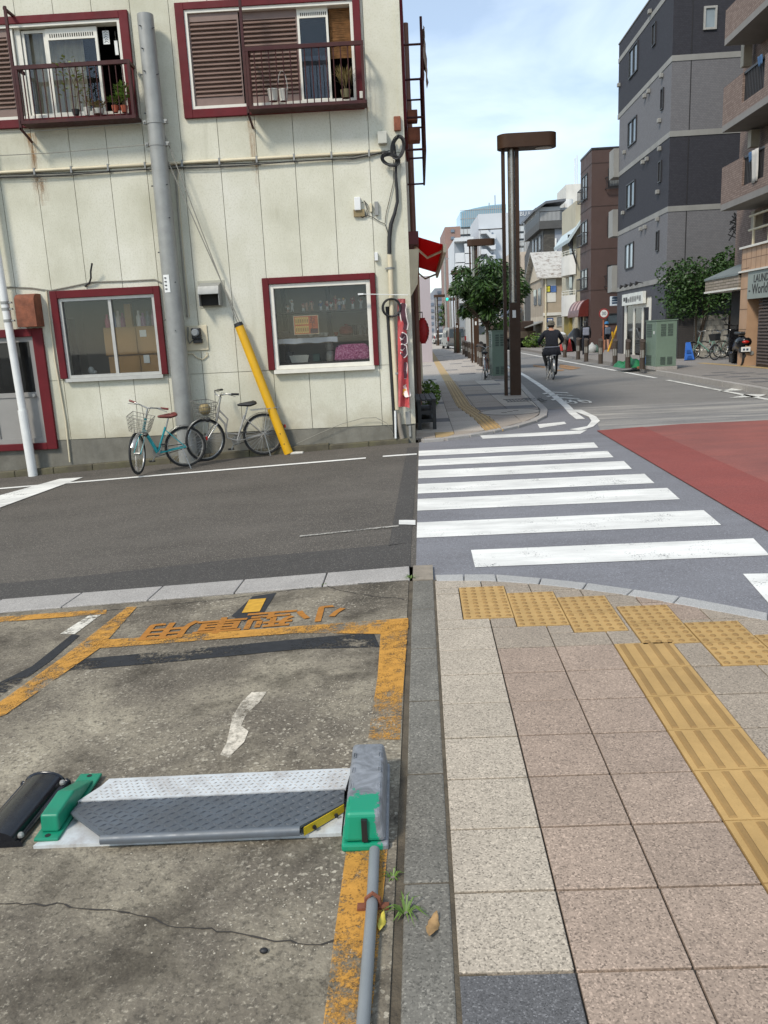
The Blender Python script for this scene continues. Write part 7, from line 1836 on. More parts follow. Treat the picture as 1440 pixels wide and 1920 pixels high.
zf0, zf1 = zt6+(zr6-zt6)*1.25, zat(398, Y6, 1025)
q = MB(); 
for k in range(22): x_ = -.4+(x6(1064)+.3)*k/21; q.b(x_-.015, x_+.015, -.30, -.27, zf0, zf1)
q.b(-.42, x6(1064), -.31, -.26, zf1, zf1+.06); q.build('roof_fence', M_fr, r6)
q = MB(); q.b(-.42, -.38, -.25, 9.4, zf0, zf1+.06); q.build('fence_screen', M_fr, r6)
for (pa, pb2, y0_, y1_) in ((1002, 1006, 448, 478), (1007.5, 1011, 446, 474), (1013, 1018, 441, 469)):
    ya = {1002: 5.6, 1007.5: 3.6, 1013: 1.2}[pa]; z1, z0 = zat(y0_, Y6+ya, pa), zat(y1_, Y6+ya, pa)
    q = MB(); q.b(-.11, -.051, ya, ya+1.1, z0, z1); w_ = q.build('window', M_fr, r6); q = MB(); q.b(-.12, -.111, ya+.1, ya+1.0, z0+.1, z1-.1); q.build('pane', M_lglass, w_)
q = MB(); q.cyl((x6(1042), -.02, RPZ), (x6(1042), -.02, zt6-.8), .09, n=8); q.build('downpipe', M_white_p, r6)
fwin(r6, Y6, (1064, 443), (1076, 462), M_lglass, .08)
# roof hut and the grey building with the aerials behind
Y8 = 92.0
r8 = bthing('grey_rear_block', 'pale grey roof hut and flat block rising behind the dark building', PY(1004, 430, Y8).x, Y8)
x8 = lambda px_: lo(r8, PY(px_, 420, Y8)).x
blk(r8, 0, x8(1050), 0, 10, 0, zat(388, Y8, 1030), pbr('hut_grey', '#a3a4a3', .07, 1, .7), 'hut_wall')
q = MB(); q.prism([(-.4, -.6, zat(400, Y8, 1006)), (x8(1022), -.6, zat(383, Y8, 1022)), (x8(1052)+.4, -.6, zat(379, Y8, 1050)), (x8(1052)+.4, -.6, zat(379, Y8, 1050)+.25), (x8(1022), -.6, zat(383, Y8, 1022)+.25), (-.4, -.6, zat(400, Y8, 1006)+.25)], (0, 10, 0)); q.build('hut_roof', pbr('hut_roofing', '#62656a', .1, 2, .6), r8)
blk(r8, x8(1050)+.01, x8(1110), 1, 12, 0, zat(389, Y8+1, 1070), pbr('block_grey', '#9fa1a2', .06, 1, .8), 'block_wall')
blk(r8, x8(1070), x8(1100), 3, 9, zat(389, Y8+1, 1070)+.01, zat(345, Y8+3, 1082), M_whp, 'stair_tower')
for k, (px_, py_) in enumerate(((1078, 296), (1082, 291))):
    P = lo(r8, PY(px_, py_, Y8+3)); q = MB(); q.cyl((P.x, P.y, zat(389, Y8+1, 1070)), (P.x, P.y, P.z), .06, n=6); q.cyl((P.x+.12, P.y, P.z-6), (P.x+.12, P.y, P.z-3), .14, n=6); q.build('aerial', M_white_p, r8)
P = lo(r8, PY(1066, 380, Y8+2)); q = MB(); q.cyl((P.x, P.y, P.z-.8), (P.x, P.y, P.z+.3), .5, n=12); q.build('water_tank', M_white_p, r8)
# ---- beige block farther along
Y7 = 98.0
r7 = bthing('beige_far_block', 'plain beige block farther along the right side behind the tree', PY(958, 500, Y7).x, Y7)
x7 = lambda px_: lo(r7, PY(px_, 520, Y7)).x
M_bf = pbr('beige_far', '#bdb1a3', .05, .6, .8, dirt=.1)
blk(r7, 0, x7(1010), 0, 14, 0, zat(472, Y7, 985), M_bf, 'wall')
for k in range(5): x_ = x7(966)+k*(x7(1010)-x7(966))/5; blk(r7, x_, x_+.08, -.05, -.001, .2, zat(472, Y7, 985)-.3, pbr('beige_line', '#a09484', .05, 1, .8), 'panel_joint')
for (x0_, y0_, x1_, y1_) in ((968, 497, 975, 520), (968, 545, 976, 566)): fwin(r7, Y7, (x0_, y0_), (x1_, y1_), M_dglass, .1)
for k in range(4): x_ = x7(980)+k*.9; blk(r7, x_, x_+.7, -.04, -.002, .3, 3.0, M_curt, 'shopfront_pane')
q = MB(); zq = zat(472, Y7, 985)
for k in range(14): x_ = x7(965)+k*(x7(1008)-x7(965))/13; q.b(x_-.03, x_+.03, .2, .26, zq, zq+1.1)
q.b(x7(965), x7(1008), .19, .27, zq+1.1, zq+1.18); q.build('roof_rail', M_grey_p, r7)
# ---- distant towers
def far_block(nm, label, Y, pxl, pxr, pyt, mat, depth=14.0, wall_nm='wall', top=None):
    a, b = PY(pxl, pyt, Y), PY(pxr, pyt, Y); t = thing(nm, label, 'building', (a.x, Y, 0)); q = MB(); q.b(0, b.x-a.x, 0, depth, 0, (a.z+b.z)/2); q.build(wall_nm, mat, t); return t, b.x-a.x, (a.z+b.z)/2
def fr_(t, Y, tl, br, mat, nm, dep=.3, y0=0.0):
    a, b = PY(*tl, Y), PY(*br, Y); q = MB(); q.b(a.x-t.location.x, b.x-t.location.x, y0-dep, y0-.002, b.z, a.z); return q.build(nm, mat, t)
M_pink = pbr('pinkish_tile', '#967a70', .06, .5, .8, dirt=.1)
M_farg = pbr('far_window', '#6b7684', .2, .3, .2)
t, w_, h_ = far_block('pink_tower', 'tall pinkish brown apartment tower in the distance', 125, 834, 863, 425, M_pink)
for r_ in range(14):
    for c_ in ((845, 852), (840.5, 843.5)):
        y0_ = 430.5+r_*13.6
        if c_[0] < 842: continue
        fr_(t, 125, (c_[0], y0_), (c_[1], y0_+5), M_farg, 'window', .15)
YS = 104.0
t, w_, h_ = far_block('white_stair_block', 'white block with zigzag outdoor stairs in the distance', YS, 851, 886, 448, pbr('far_white', '#cfd2d4', .05, .5, .8), 12)
fr_(t, YS, (853.5, 455), (855.5, 620), pbr('far_shade', '#9aa0a6', .05, 1, .8), 'column', .1)
M_fw = pbr('far_white', '#cfd2d4'); M_fs = pbr('far_recess', '#8f969d', .08, 1, .8)
fr_(t, YS, (855, 456), (881, 620), M_fs, 'stair_recess', .06)
for k, (y0_, y1_) in enumerate(((484, 466), (503, 485), (522, 504), (541, 523), (560, 542))):
    a, b = PY(853, y0_, YS), PY(883, y1_, YS); q = MB(); ox = t.location.x
    q.prism([(a.x-ox, -1.1, a.z-.6), (a.x-ox+1.2, -1.1, a.z-.6), (b.x-ox-.9, -1.1, b.z-.6), (b.x-ox, -1.1, b.z-.6), (b.x-ox, -1.1, b.z+.5), (b.x-ox-.9, -1.1, b.z+.5), (a.x-ox+1.2, -1.1, a.z+.5), (a.x-ox, -1.1, a.z+.5)], (0, .9, 0)); q.build('stair_flight', M_fw, t)
    fr_(t, YS, (875.5, y1_+10 if k else 456), (880, y1_+16 if k else 464), M_farg, 'stair_window', .12)
fr_(t, YS, (851, 448), (886, 453), M_fw, 'top_beam', 1.2)
fr_(t, YS, (882, 453), (886, 640), M_fw, 'stair_pier', 1.19)
YW = 128.0
t, w_, h_ = far_block('white_tower', 'large plain white tower with spiral stairs, behind the tall lamp', YW, 897, 955, 400, pbr('far_white2', '#c6cace', .06, .4, .8), 14)
fr_(t, YW, (900, 431), (921, 560), M_fs, 'stair_recess', .06)
for k in range(7):
    y0_ = 436+k*19.0; a, b = PY(904, y0_, YW), PY(920, y0_+9, YW); q = MB(); ox = t.location.x
    q.prism([(a.x-ox-.3, -1.3, a.z-.3), (a.x-ox+.5, -1.3, a.z-.3), (b.x-ox, -1.3, b.z-.4), (b.x-ox+.6, -1.3, b.z-.4), (b.x-ox+.6, -1.3, b.z+.3), (b.x-ox, -1.3, b.z+.3), (a.x-ox+.5, -1.3, a.z+.4), (a.x-ox-.3, -1.3, a.z+.4)], (0, 1.2, 0)); q.build('stair_flight', M_fw, t)
    fr_(t, YW, (921.5, y0_), (925, y0_+13), M_farg, 'window', .12)
YH = 215.0
ht_ = thing('hotel_tower', 'wide hotel tower with curved blue glass top and lettered parapet', 'building', (PY(861, 420, YH).x, YH, 0)); ox = ht_.location.x
M_hot = pbr('hotel_wall', '#a5a3a0', .05, .3, .8); M_hglass = pbr('hotel_glass', '#7fa3b4', .15, .15, .12, 0, spec=.8)
z1 = PY(900, 425, YH).z; q = MB(); q.b(0, PY(1030, 425, YH).x-ox, 0, 20, 0, z1); q.build('wall', M_hot, ht_)
n_ = 16; P = [(PY(863+85*i/n_, 414-0*i, YH).x-ox, PY(863+85*i/n_, 398-14*math.sin(R(90)*i/n_), YH).z) for i in range(n_+1)]
q = MB(); q.prism([(P[0][0], -1.0, z1+.01), (P[-1][0], -1.0, z1+.01)]+[(x_, -1.0, z_) for x_, z_ in reversed(P)], (0, 14, 0)); dome = q.build('glass_crown', M_hglass, ht_)
for k in range(1, 22):
    x_ = P[0][0]+(P[-1][0]-P[0][0])*k/22; i = min(n_-1, int(k/22*n_)); q = MB(); q.b(x_-.07, x_+.07, -1.12, -1.01, z1+.1, P[i][1]-.2); q.build('mullion', M_hot, dome)
for z_ in (z1+2.0, z1+4.0): q = MB(); q.b(.2, P[-1][0], -1.10, -1.011, z_-.06, z_+.06); q.build('mullion', M_hot, dome)
for r_ in range(7):
    zc_ = PY(900, 436+r_*13.5, YH).z
    for (pa, pb2) in ((861, 897), (966, 1004)):
        q = MB(); q.b(PY(pa, 440, YH).x-ox, PY(pb2, 440, YH).x-ox, -1.5, -.002, zc_-.35, zc_+.85); bo = q.build('balcony', pbr('hotel_balcony', '#bfc3c4', .06, .5, .7), ht_)
        q = MB(); q.b(PY(pa+1, 440, YH).x-ox, PY(pb2-1, 440, YH).x-ox, -.06, -.003, zc_-1.1, zc_-.38); q.build('window_strip', M_farg, ht_)
        for k in range(5): x_ = PY(pa+(pb2-pa)*k/5, 440, YH).x-ox; q = MB(); q.b(x_-.1, x_+.1, -1.56, -1.501, zc_-.3, zc_+.8); q.build('divider', M_hot, bo)
q = MB(); zP1, zP0 = PY(985, 395.5, YH).z, PY(985, 415, YH).z; q.b(PY(962, 400, YH).x-ox, PY(1030, 400, YH).x-ox, -1.0, 8, z1+.005, zP1); q.build('sign_parapet', pbr('hotel_parapet', '#77808c', .06, .4, .7), ht_)
tm = text_mb('TOBU HOTEL', 2.35, .05, 'LEFT'); xs_ = [p_[0] for p_ in tm.v]; xl_, xr_ = PY(958, 405, YH).x-ox, PY(1022, 400, YH).x-ox; sx_ = (xr_-xl_)/(max(xs_)-min(xs_)); sw_ = (PY(985, 398.5, YH).z-PY(985, 406.5, YH).z)/(max(p_[1] for p_ in tm.v)-min(p_[1] for p_ in tm.v))
xf(tm, TR(xl_, -1.08, (PY(985, 398.5, YH).z+PY(985, 406, YH).z)/2, R(90)) @ Matrix.Diagonal((sx_, sw_, 1, 1))); tm.build('sign_letters', pbr('letters_white', '#d5d8da', .03, 1, .6), ht_)
for (px_, py_) in ((917, 380), (928, 366)): P_ = PY(px_, py_, YH+5); q = MB(); q.cyl((P_.x-ox, 5, z1), (P_.x-ox, 5, P_.z), .12, n=6); q.build('aerial', M_grey_p, ht_)
# small far blocks on the left side of the street and beyond
t, w_, h_ = far_block('lilac_block', 'pale lilac building wall just past the corner shop', 44, 770, 806, 518, pbr('lilac_wall', '#b7adb0', .05, .5, .8, dirt=.08), 30)
t, w_, h_ = far_block('distant_block', 'small distant grey building at the end of the left pavement', 110, 800, 815, 562, pbr('far_grey', '#9a9ba0', .08, .5, .8), 20)
for r_ in range(5): fr_(t, 110, (807, 568+r_*12), (813, 573+r_*12), M_farg, 'window', .12)
t, w_, h_ = far_block('distant_block', 'distant grey block between the third and farthest lamps', 150, 815, 838, 540, pbr('far_grey2', '#8d9199', .08, .5, .8), 20)
for r_ in range(7): fr_(t, 150, (820, 546+r_*12), (833, 550+r_*12), M_farg, 'window', .12)
t, w_, h_ = far_block('distant_block', 'distant pale block seen under the tree beside the traffic light', 92, 886, 962, 520, pbr('far_cream', '#b5b2ab', .08, .5, .8), 14)
for r_ in range(3):
    for c_ in range(6): fr_(t, 92, (890+c_*12, 560+r_*22), (898+c_*12, 572+r_*22), M_farg, 'window', .12)

# ---- brick apartment at the right edge
YB = 26.0
pb_ = PY(1355, 355, YB); XB = pb_.x-HDG*YB
r1 = bthing('brick_apartment_house', 'brown brick apartment house with stacked balconies at the right edge', pb_.x, YB)
WX = lo(r1, SP(1391, 500, XB+1.05)).x
blk(r1, 1.05, 8, -16, 1.6, 3.2, 16, M_brick, 'wall')
def zb(py_, px_): return lo(r1, SP(px_, py_, XB)).z
floors = []
for k, (pt_, pbt, px_) in enumerate(((315, 395, 1354), (165, 247, 1357), (20, 84, 1361))):
    z1, z0 = zb(pt_, px_), zb(pbt, px_)
    y1_ = lo(r1, SP(px_, pt_, XB)).y
    # parapet with a gap that holds a railing
    ya = lo(r1, SP(1392, pt_, XB)).y; yb2 = lo(r1, SP(1432, pt_, XB)).y
    if k == 2: ya = yb2 = None
    segs = [(ya, y1_), (-14, yb2)] if ya is not None else [(-14, y1_)]
    q = MB()
    for a, b in segs: q.b(0, .15, a, b, z0+.18, z1)
    if ya is not None: q.b(0, .15, yb2, ya, z0+.18, z0+.45)
    q.b(.15, 1.049, y1_-.15, y1_, z0+.18, z1); bo = q.build('balcony_parapet', M_brick, r1)
    q = MB(); q.b(0.001, 1.049, -14, y1_-.001, z0, z0+.18); q.build('balcony_slab', pbr('slab_grey', '#7e7a75', .08, 2, .8), r1)
    if ya is not None:
        for j in range(14): q = MB(); y_ = yb2+(ya-yb2)*(j+.5)/14; q.b(.05, .08, y_-.012, y_+.012, z0+.45, z1-.06); q.build('rail_bar', M_fr, bo)
        q = MB(); q.b(.03, .10, yb2, ya, z1-.06, z1); q.build('rail_top', M_fr, bo)
    floors.append((z0, z1, y1_, ya, yb2))
def hang(nm, px_, py_, w_, h_, mat, label):
    P = SP(px_, py_, XB-.03); q = MB(); V = []
    for i in range(7):
        for j in range(7): V.append((.02*math.sin(i*2.1+j*.4), -w_/2+w_*i/6*(1-.12*j/6), -h_*j/6+.02*math.sin(i*1.4)*j/6))
    q.add(V, [(i*7+j, i*7+j+1, (i+1)*7+j+1, (i+1)*7+j) for i in range(6) for j in range(6)])
    o = q.build(nm, mat, None, smooth=60); o.location = P; o.rotation_euler = (0, 0, RZH); s_ = o.modifiers.new('s', 'SOLIDIFY'); s_.thickness = .006
    return tag(o, label, 'laundry')
hang('laundry', 1416, 280, .45, .85, pbr('cloth_pale', '#b9b4ac', .1, 6, .9), 'pale shirt hung over the lower balcony railing')
hang('laundry', 1407, 285, .18, .25, pbr('cloth_blue', '#3d5a7a', .15, 6, .9), 'small blue cloth beside the pale shirt on the balcony')
hang('laundry', 1425, 104, .30, .25, pbr('cloth_blue', '#3d5a7a'), 'blue cloth on the middle balcony railing')
for k, (px_, y0_, y1_) in enumerate(((1410, 52, 122), (1422, 244, 275), (1428, 395, 430))):
    P = lo(r1, SP(px_, y0_, XB+.95)); P2 = lo(r1, SP(px_, y1_, XB+.95)); blk(r1, P.x-.25, P.x, P.y-.12, P.y+.12, P2.z, P.z, pbr('unit_cream', '#a39a88', .08, 3, .7), 'wall_unit')
# ground floor: tan-tiled band, sign, pillar, louvres
XG = XB+.55
lg = lambda px_, py_: lo(r1, SP(px_, py_, XG))
yP0, yP1 = lg(1400, 600).y, lg(1386, 600).y
zS1, zS0 = lg(1402, 510).z, lg(1402, 561).z
zT1 = lg(1396, 463).z
gx = lg(1400, 600).x
blk(r1, gx, gx+.5, yP0, yP1, RPZ, zS1, M_tan, 'pillar')
for k in range(5): z_ = .6+k*.6; blk(r1, gx-.004, gx-.001, yP0, yP1, z_, z_+.02, pbr('tan_joint', '#6f5744', .1, 3, .8), 'pillar_joint')
blk(r1, gx, gx+.5, -14, yP1+.02, zS1+.05, zT1-.06, M_tan, 'tile_band')
nj = 0
for k in range(10):
    y_ = yP1-.35*k; blk(r1, gx-.004, gx-.001, y_-.012, y_, zS1+.05, zT1-.06, pbr('tan_joint', '#6f5744'), 'band_joint')
blk(r1, gx-.003, gx-.0005, -6, yP1, (zS1+zT1)/2, (zS1+zT1)/2+.015, pbr('tan_joint', '#6f5744'), 'band_joint')
blk(r1, gx-.08, gx+.5, -14, yP1+.05, zT1-.06, zT1, M_whp, 'band_coping'); blk(r1, gx-.08, gx+.5, -14, yP1+.05, zS1, zS1+.05, M_whp, 'sign_coping')
q = MB(); yr = lg(1401, 440).y
for z_ in (zT1+.45, zT1+.85): q.tube([(gx+.05, -14, z_), (gx+.05, yr, z_)], .035, 6)
for k in range(8): y_ = yr-.35-k*1.1; q.cyl((gx+.05, y_, zT1), (gx+.05, y_, zT1+.85), .04, n=6)
q.build('terrace_rail', M_pipe, r1)
blk(r1, 1.0, 6, -14, 1.59, RPZ, 3.19, M_roomd, 'ground_core')
ls = thing('laundromat_sign', 'grey green fascia sign with dark lettering at the right edge', 'sign', r1.location, RZH)
q = MB(); q.b(gx-.03, gx+.3, -8, yP0-.02, zS0, zS1-.002); q.build('sign_panel', pbr('sign_greygreen', '#8b938c', .06, 2, .6), ls)
for s_, zc_, hh_, yst in (('LAUNDROMAT', zS0+(zS1-zS0)*.70, .26, yP0-.45), ('- World of Cleaning', zS0+(zS1-zS0)*.33, .34, yP0-.12)):
    tm = text_mb(s_, hh_*1.2, .004, 'LEFT'); xf(tm, TR(gx-.036, yst, zc_, R(90), 0, R(-90))); tag(tm.build('sign_letters', M_fr, ls), kind='stuff')
for k in range(3):
    y0_ = yP0-.5-k*1.35; q = MB(); q.b(gx+.14, gx+.18, y0_-1.2, y0_, RPZ, zS0-.35)
    ld = q.build('louvre_door', pbr('louvre_brown', '#4d4038', .1, 4, .6), r1)
    for j in range(24): z_ = RPZ+.1+j*.095; q = MB(); q.prism([(gx+.139, y0_-1.12, z_), (gx+.10, y0_-1.12, z_-.02), (gx+.10, y0_-1.12, z_-.005), (gx+.139, y0_-1.12, z_+.045)], (0, 1.04, 0)); q.build('slat', pbr('louvre_brown', '#4d4038'), ld)
# tiled canopy running past the pillar
a, b, c, d = lg(1393, 541), lg(1324.5, 551), lg(1393, 512), lg(1324.5, 530)
cz0, cz1 = (a.z+b.z)/2, (c.z+d.z)/2
M_slat = brickm('canopy_tile', '#8d8272', '#a3968a', '#57503f', .45, .09, .012)
blk(r1, gx-.05, gx+.1, yP1+.06, b.y, cz0+.06, cz1, M_slat, 'canopy_fascia'); blk(r1, gx-.08, gx+1.6, yP1+.06, b.y+.02, cz0, cz0+.055, M_whp, 'canopy_edge')
q = MB(); q.prism([(gx-.08, b.y+.05, cz1+.001), (gx-.08, yP1+.06, cz1+.001), (gx+1.2, yP1+.06, cz1+.75), (gx+1.2, b.y+.05, cz1+.3)], (0, 0, .06)); q.build('canopy_roof', pbr('canopy_grey', '#6f7674', .08, 2, .5), r1)
for k, (px_) in enumerate((1367, 1372)): P = lg(px_, 600); blk(r1, gx+.5, gx+.62, P.y, P.y+.12, RPZ, cz0, M_fr, 'canopy_post')
P = PY(1385, 425, 30.0); t = thing('cable_bundle', 'tangle of black cables on the side of the brick house', 'cable', P); q = MB(); rr = random.Random(3)
for k in range(9): q.tube([(rr.uniform(-.35, .35), rr.uniform(-.05, .05), rr.uniform(-.5, .5)) for _ in range(5)], .025, 5)
q.build('loops', M_wire, t)
# ================================================================== right pavement: fence, hedge, bikes, scooter
P = gz(1270, 673, RPZ); YFn = P.y
fn = thing('dark_fence', 'dark horizontal slat fence under the big shrub', 'fence', (P.x, YFn, RPZ)); wd = PY(1301, 640, YFn).x-P.x; hg = PY(1285, 596, YFn).z-RPZ
for k in range(22): q = MB(); z_ = hg*k/22; q.b(0, wd, 0, .05, z_, z_+hg/22*.78); q.build('slat', pbr('fence_dark', '#3f3b38', .1, 4, .7), fn)
for x_ in (0, wd-.06): q = MB(); q.b(x_, x_+.06, .051, .11, 0, hg+.02); q.build('fence_post', M_fr, fn)
bw_ = thing('block_wall', 'stained pale concrete block wall behind the parked bicycles', 'wall', (PY(1302, 640, YFn+.2).x, YFn+.2, RPZ)); wd2 = PY(1364, 640, YFn+.2).x-bw_.location.x
M_blk = pbr('wall_block', '#a09c92', .15, 3, .9, bump=.3, dirt=.45, dirtc='#4a463e', dscale=4)
for r_ in range(8):
    n_ = 4
    for k in range(n_+1):
        x0 = wd2*(k-(.5 if r_ % 2 else 0))/n_; x1 = x0+wd2/n_; x0, x1 = max(0, x0), min(wd2, x1)
        if x1-x0 < .05: continue
        q = MB(); q.b(x0+.004, x1-.004, 0, .14, r_*.2+.003, r_*.2+.197); q.build('block', M_blk, bw_, bevel=.006)
shrub('big_shrub', 'large dark green shrub overhanging the slat fence and block wall', Vector((PY(1312, 600, 31.6).x, 31.9, RPZ)), 1.55, .75, 1.15, 5200, .075, M_leafd, seed=8, z0=1.45)
shrub('big_shrub', 'second dark shrub rising beside the brick house canopy', Vector((PY(1370, 600, 32.0).x, 32.2, RPZ)), .75, .6, 1.1, 2600, .075, M_leafd, seed=9, z0=2.0)
def rpz(px_, py_): return gz(px_, py_, RPZ)
bicycle('pale green bicycle parked under the block wall, nearest the blue panel', rpz(1352, 672), R(175), pbr('mint_paint', '#6d9384', .08, 8, .4), M_saddle_k, M_saddle_k, 1.05, .33, R(20), None, False, True, simple=True, lean=R(4))
bicycle('light bicycle with black front basket in front of the block wall', rpz(1366, 672)+Vector((0, -.3, 0)), R(215), pbr('sand_paint', '#9a9178', .08, 8, .4), M_saddle_k, M_saddle_k, 1.0, .28, R(-10), 'box', True, 'curve', simple=True, lean=R(2))
bicycle('mint curved-frame bicycle standing behind the black scooter', rpz(1384, 671)+Vector((0, .5, 0)), R(170), pbr('mint_paint', '#8fb5a4'), M_saddle_k, M_saddle_k, 1.05, .33, R(-15), None, True, 'curve', simple=True, lean=R(-3))
# scooter seen from behind
s0 = rpz(1379, 684)+Vector((0, -.5, 0)); sct = thing('scooter', 'black motor scooter seen from behind with white number plate', 'scooter', s0, R(-12)); sct.scale = (1.2,)*3
q = MB(); q.tube([(.0+.0, .25*math.cos(2*math.pi*i/20), .25+.25*math.sin(2*math.pi*i/20)) for i in range(20)], .055, 8, closed=True); q.build('rear_tyre', M_tyre, sct, smooth=60)
q = MB(); q.tube([(0, 1.25+.22*math.cos(2*math.pi*i/20), .25+.22*math.sin(2*math.pi*i/20)) for i in range(20)], .05, 8, closed=True); q.build('front_tyre', M_tyre, sct, smooth=60)
M_scb = pbr('scooter_black', '#17171a', .1, 6, .22)
q = MB()
for (y_, z_, rx, rz_) in (): pass
sec = [(-.32, .62, .06, .05), (-.28, .60, .15, .13), (-.1, .58, .20, .19), (.2, .56, .19, .20), (.5, .50, .16, .16), (.62, .40, .15, .10)]
V = []
for y_, z_, rx, rz_ in sec:
    for k in range(12): a = 2*math.pi*k/12; V.append((rx*math.cos(a), y_, z_+rz_*math.sin(a)))
q.add(V, [(i*12+k, i*12+(k+1) % 12, (i+1)*12+(k+1) % 12, (i+1)*12+k) for i in range(len(sec)-1) for k in range(12)]+[tuple(range(12)), tuple(range((len(sec)-1)*12, len(sec)*12))]); q.build('body_shell', M_scb, sct, smooth=60)
q = MB(); q.b(-.15, .15, -.25, .5, .78, .86); q.build('seat', M_saddle_k, sct, bevel=.03)
q = MB(); q.b(-.15, .15, .6, 1.0, .28, .34); q.build('footboard', M_scb, sct, bevel=.02)
q = MB(); q.b(-.18, .18, .98, 1.04, .34, .92); q.build('leg_shield', M_scb, sct, bevel=.03)
q = MB(); q.tube([(-.32, .92, 1.05), (-.1, 1.0, 1.02), (.1, 1.0, 1.02), (.32, .92, 1.05)], .02, 8); q.cyl((0, 1.0, .9), (0, 1.0, 1.03), .035, n=8); q.build('handlebar', M_black, sct)
for s_ in (-1, 1): q = MB(); q.ell((.33*s_, .95, 1.2), .07, .02, .05, 10, 6); q.cyl((.25*s_, .95, 1.05), (.33*s_, .95, 1.17), .008, n=5); q.build('mirror', M_black, sct)
q = MB(); q.b(-.11, .11, -.37, -.355, .36, .48); q.build('number_plate', M_white_p, sct); 
for k in range(2): q = MB(); q.b(-.07+.08*k, -.02+.08*k, -.3745, -.371, .39, .44); q.build('plate_mark', pbr('print_navy', '#33485e'), sct)
q = MB(); q.ell((0, -.31, .60), .09, .04, .04, 10, 6); q.build('tail_light', pbr('reflector_red', '#b02018'), sct, smooth=60)
q = MB(); q.cyl((.16, -.28, .32), (.14, .3, .28), .05, n=10); q.build('exhaust', M_steel, sct, smooth=50); q = MB(); q.b(-.12, .12, -.33, -.05, .50-.17, .47); q.build('rear_guard', M_black, sct, bevel=.02)
p = rpz(1288, 676); bp_ = thing('blue_panel', 'blue plastic ramp panel leaning against the dark fence', 'panel', p); q = MB(); q.prism([(-.10, 0, 0), (.26, 0, 0), (.22, .38, .62), (.06, .38, .62)], (0, -.05, .03)); q.build('panel', pbr('plastic_blue', '#2f62b0', .08, 6, .4), bp_)
for k in range(2): q = MB(); q.prism([(-.02+.02*k, -.056+.12*k, .06+.2*k), (.18-.0*k, -.056+.12*k, .06+.2*k), (.17, .02+.12*k, .17+.2*k), (.03, .02+.12*k, .17+.2*k)], (0, -.004, .003)); q.build('rib', pbr('plastic_blue_dark', '#1f4884', .08, 6, .4), bp_)
# white and blue nobori at the right edge
P0 = PY(1432, 690, 25.0); nb = thing('nobori_banner', 'white and blue upright banner at the far right edge', 'banner', (P0.x, 25.0, RPZ))
hgt = PY(1432, 577, 25).z-RPZ
q = MB(); V = []
for j in range(15):
    for i in range(6): V.append((-.14+.09*i+.03*math.sin(j*.5)+(.12*(1-(j/14))**2), .03*math.sin(i*1.2+j*.7), .35+(hgt-.35)*j/14))
q.mi = 0
q.add(V, [(j*6+i, j*6+i+1, (j+1)*6+i+1, (j+1)*6+i) for j in range(14) for i in range(5)]); q.m = [1 if k < 35 else 0 for k in range(70)]
o = q.build('cloth', [pbr('nobori_white', '#c3c8d2', .06, 4, .9), pbr('nobori_blue', '#2b4576', .08, 4, .9)], nb, smooth=60); s_ = o.modifiers.new('s', 'SOLIDIFY'); s_.thickness = .004
q = MB(); q.cyl((.34, .02, 0), (.34, .02, hgt+.1), .015, n=6); q.tube([(.34, .02, hgt+.05), (-.05, .02, hgt+.05)], .01, 5); q.build('banner_pole', M_white_p, nb); q = MB(); q.b(.15, .5, -.15, .2, 0, .10); q.build('base_block', M_whp, nb)
for k in range(3): q = MB(); q.b(-.02, .18, -.045, -.03, hgt-.25-.28*k, hgt-.18-.28*k); q.build('banner_print', pbr('print_navy', '#33485e') if k else pbr('print_orange', '#b5653a', .1, 5, .8), nb)
# tarpaulins
def lump(nm, px_, z, rx, ry, rz_, mat, label, seed):
    p = gz(*px_, z); q = MB(); rr = random.Random(seed); n_, m_ = 16, 10; V = []
    for j in range(m_+1):
        for i in range(n_+1):
            u_, v_ = i/n_*2-1, j/m_*2-1; d = max(abs(u_), abs(v_)); hh = max(0, 1-d**2.2)*rz_*(.55+.55*noise.noise(Vector((u_*2+seed, v_*2, .3))))+.012+.02*abs(noise.noise(Vector((u_*5, v_*5, seed))))
            V.append((u_*rx*(1+.15*noise.noise(Vector((v_*2, seed, 0)))), v_*ry*(1+.15*noise.noise(Vector((u_*2, seed, 1)))), hh if d < .97 else .004))
    q.add(V, [(j*(n_+1)+i, j*(n_+1)+i+1, (j+1)*(n_+1)+i+1, (j+1)*(n_+1)+i) for j in range(m_) for i in range(n_)])
    o = q.build(nm, mat, None, smooth=70); o.location = p; return tag(o, label, 'tarpaulin')
lump('tarpaulin', (1181, 688), RPZ, .42, .6, .42, pbr('tarp_green', '#0f6b3a', .15, 8, .5), 'crumpled green tarpaulin on the right pavement edge', 2)
lump('tarpaulin', (1206, 686), RPZ, .40, .7, .34, pbr('tarp_blue', '#2a5590', .12, 8, .5), 'folded blue tarpaulin beside the green one', 5)
q = MB()
for k in range(3): q.b(-.3+.05*k, .45, -.3+.2*k, -.2+.2*k, .0, .05)
at(tag(q.build('timber_pallet', pbr('timber', '#8a5a36', .2, 6, .8)), 'small timber slats under the blue tarpaulin', 'timber', kind='stuff'), gz(1209, 690, RPZ))
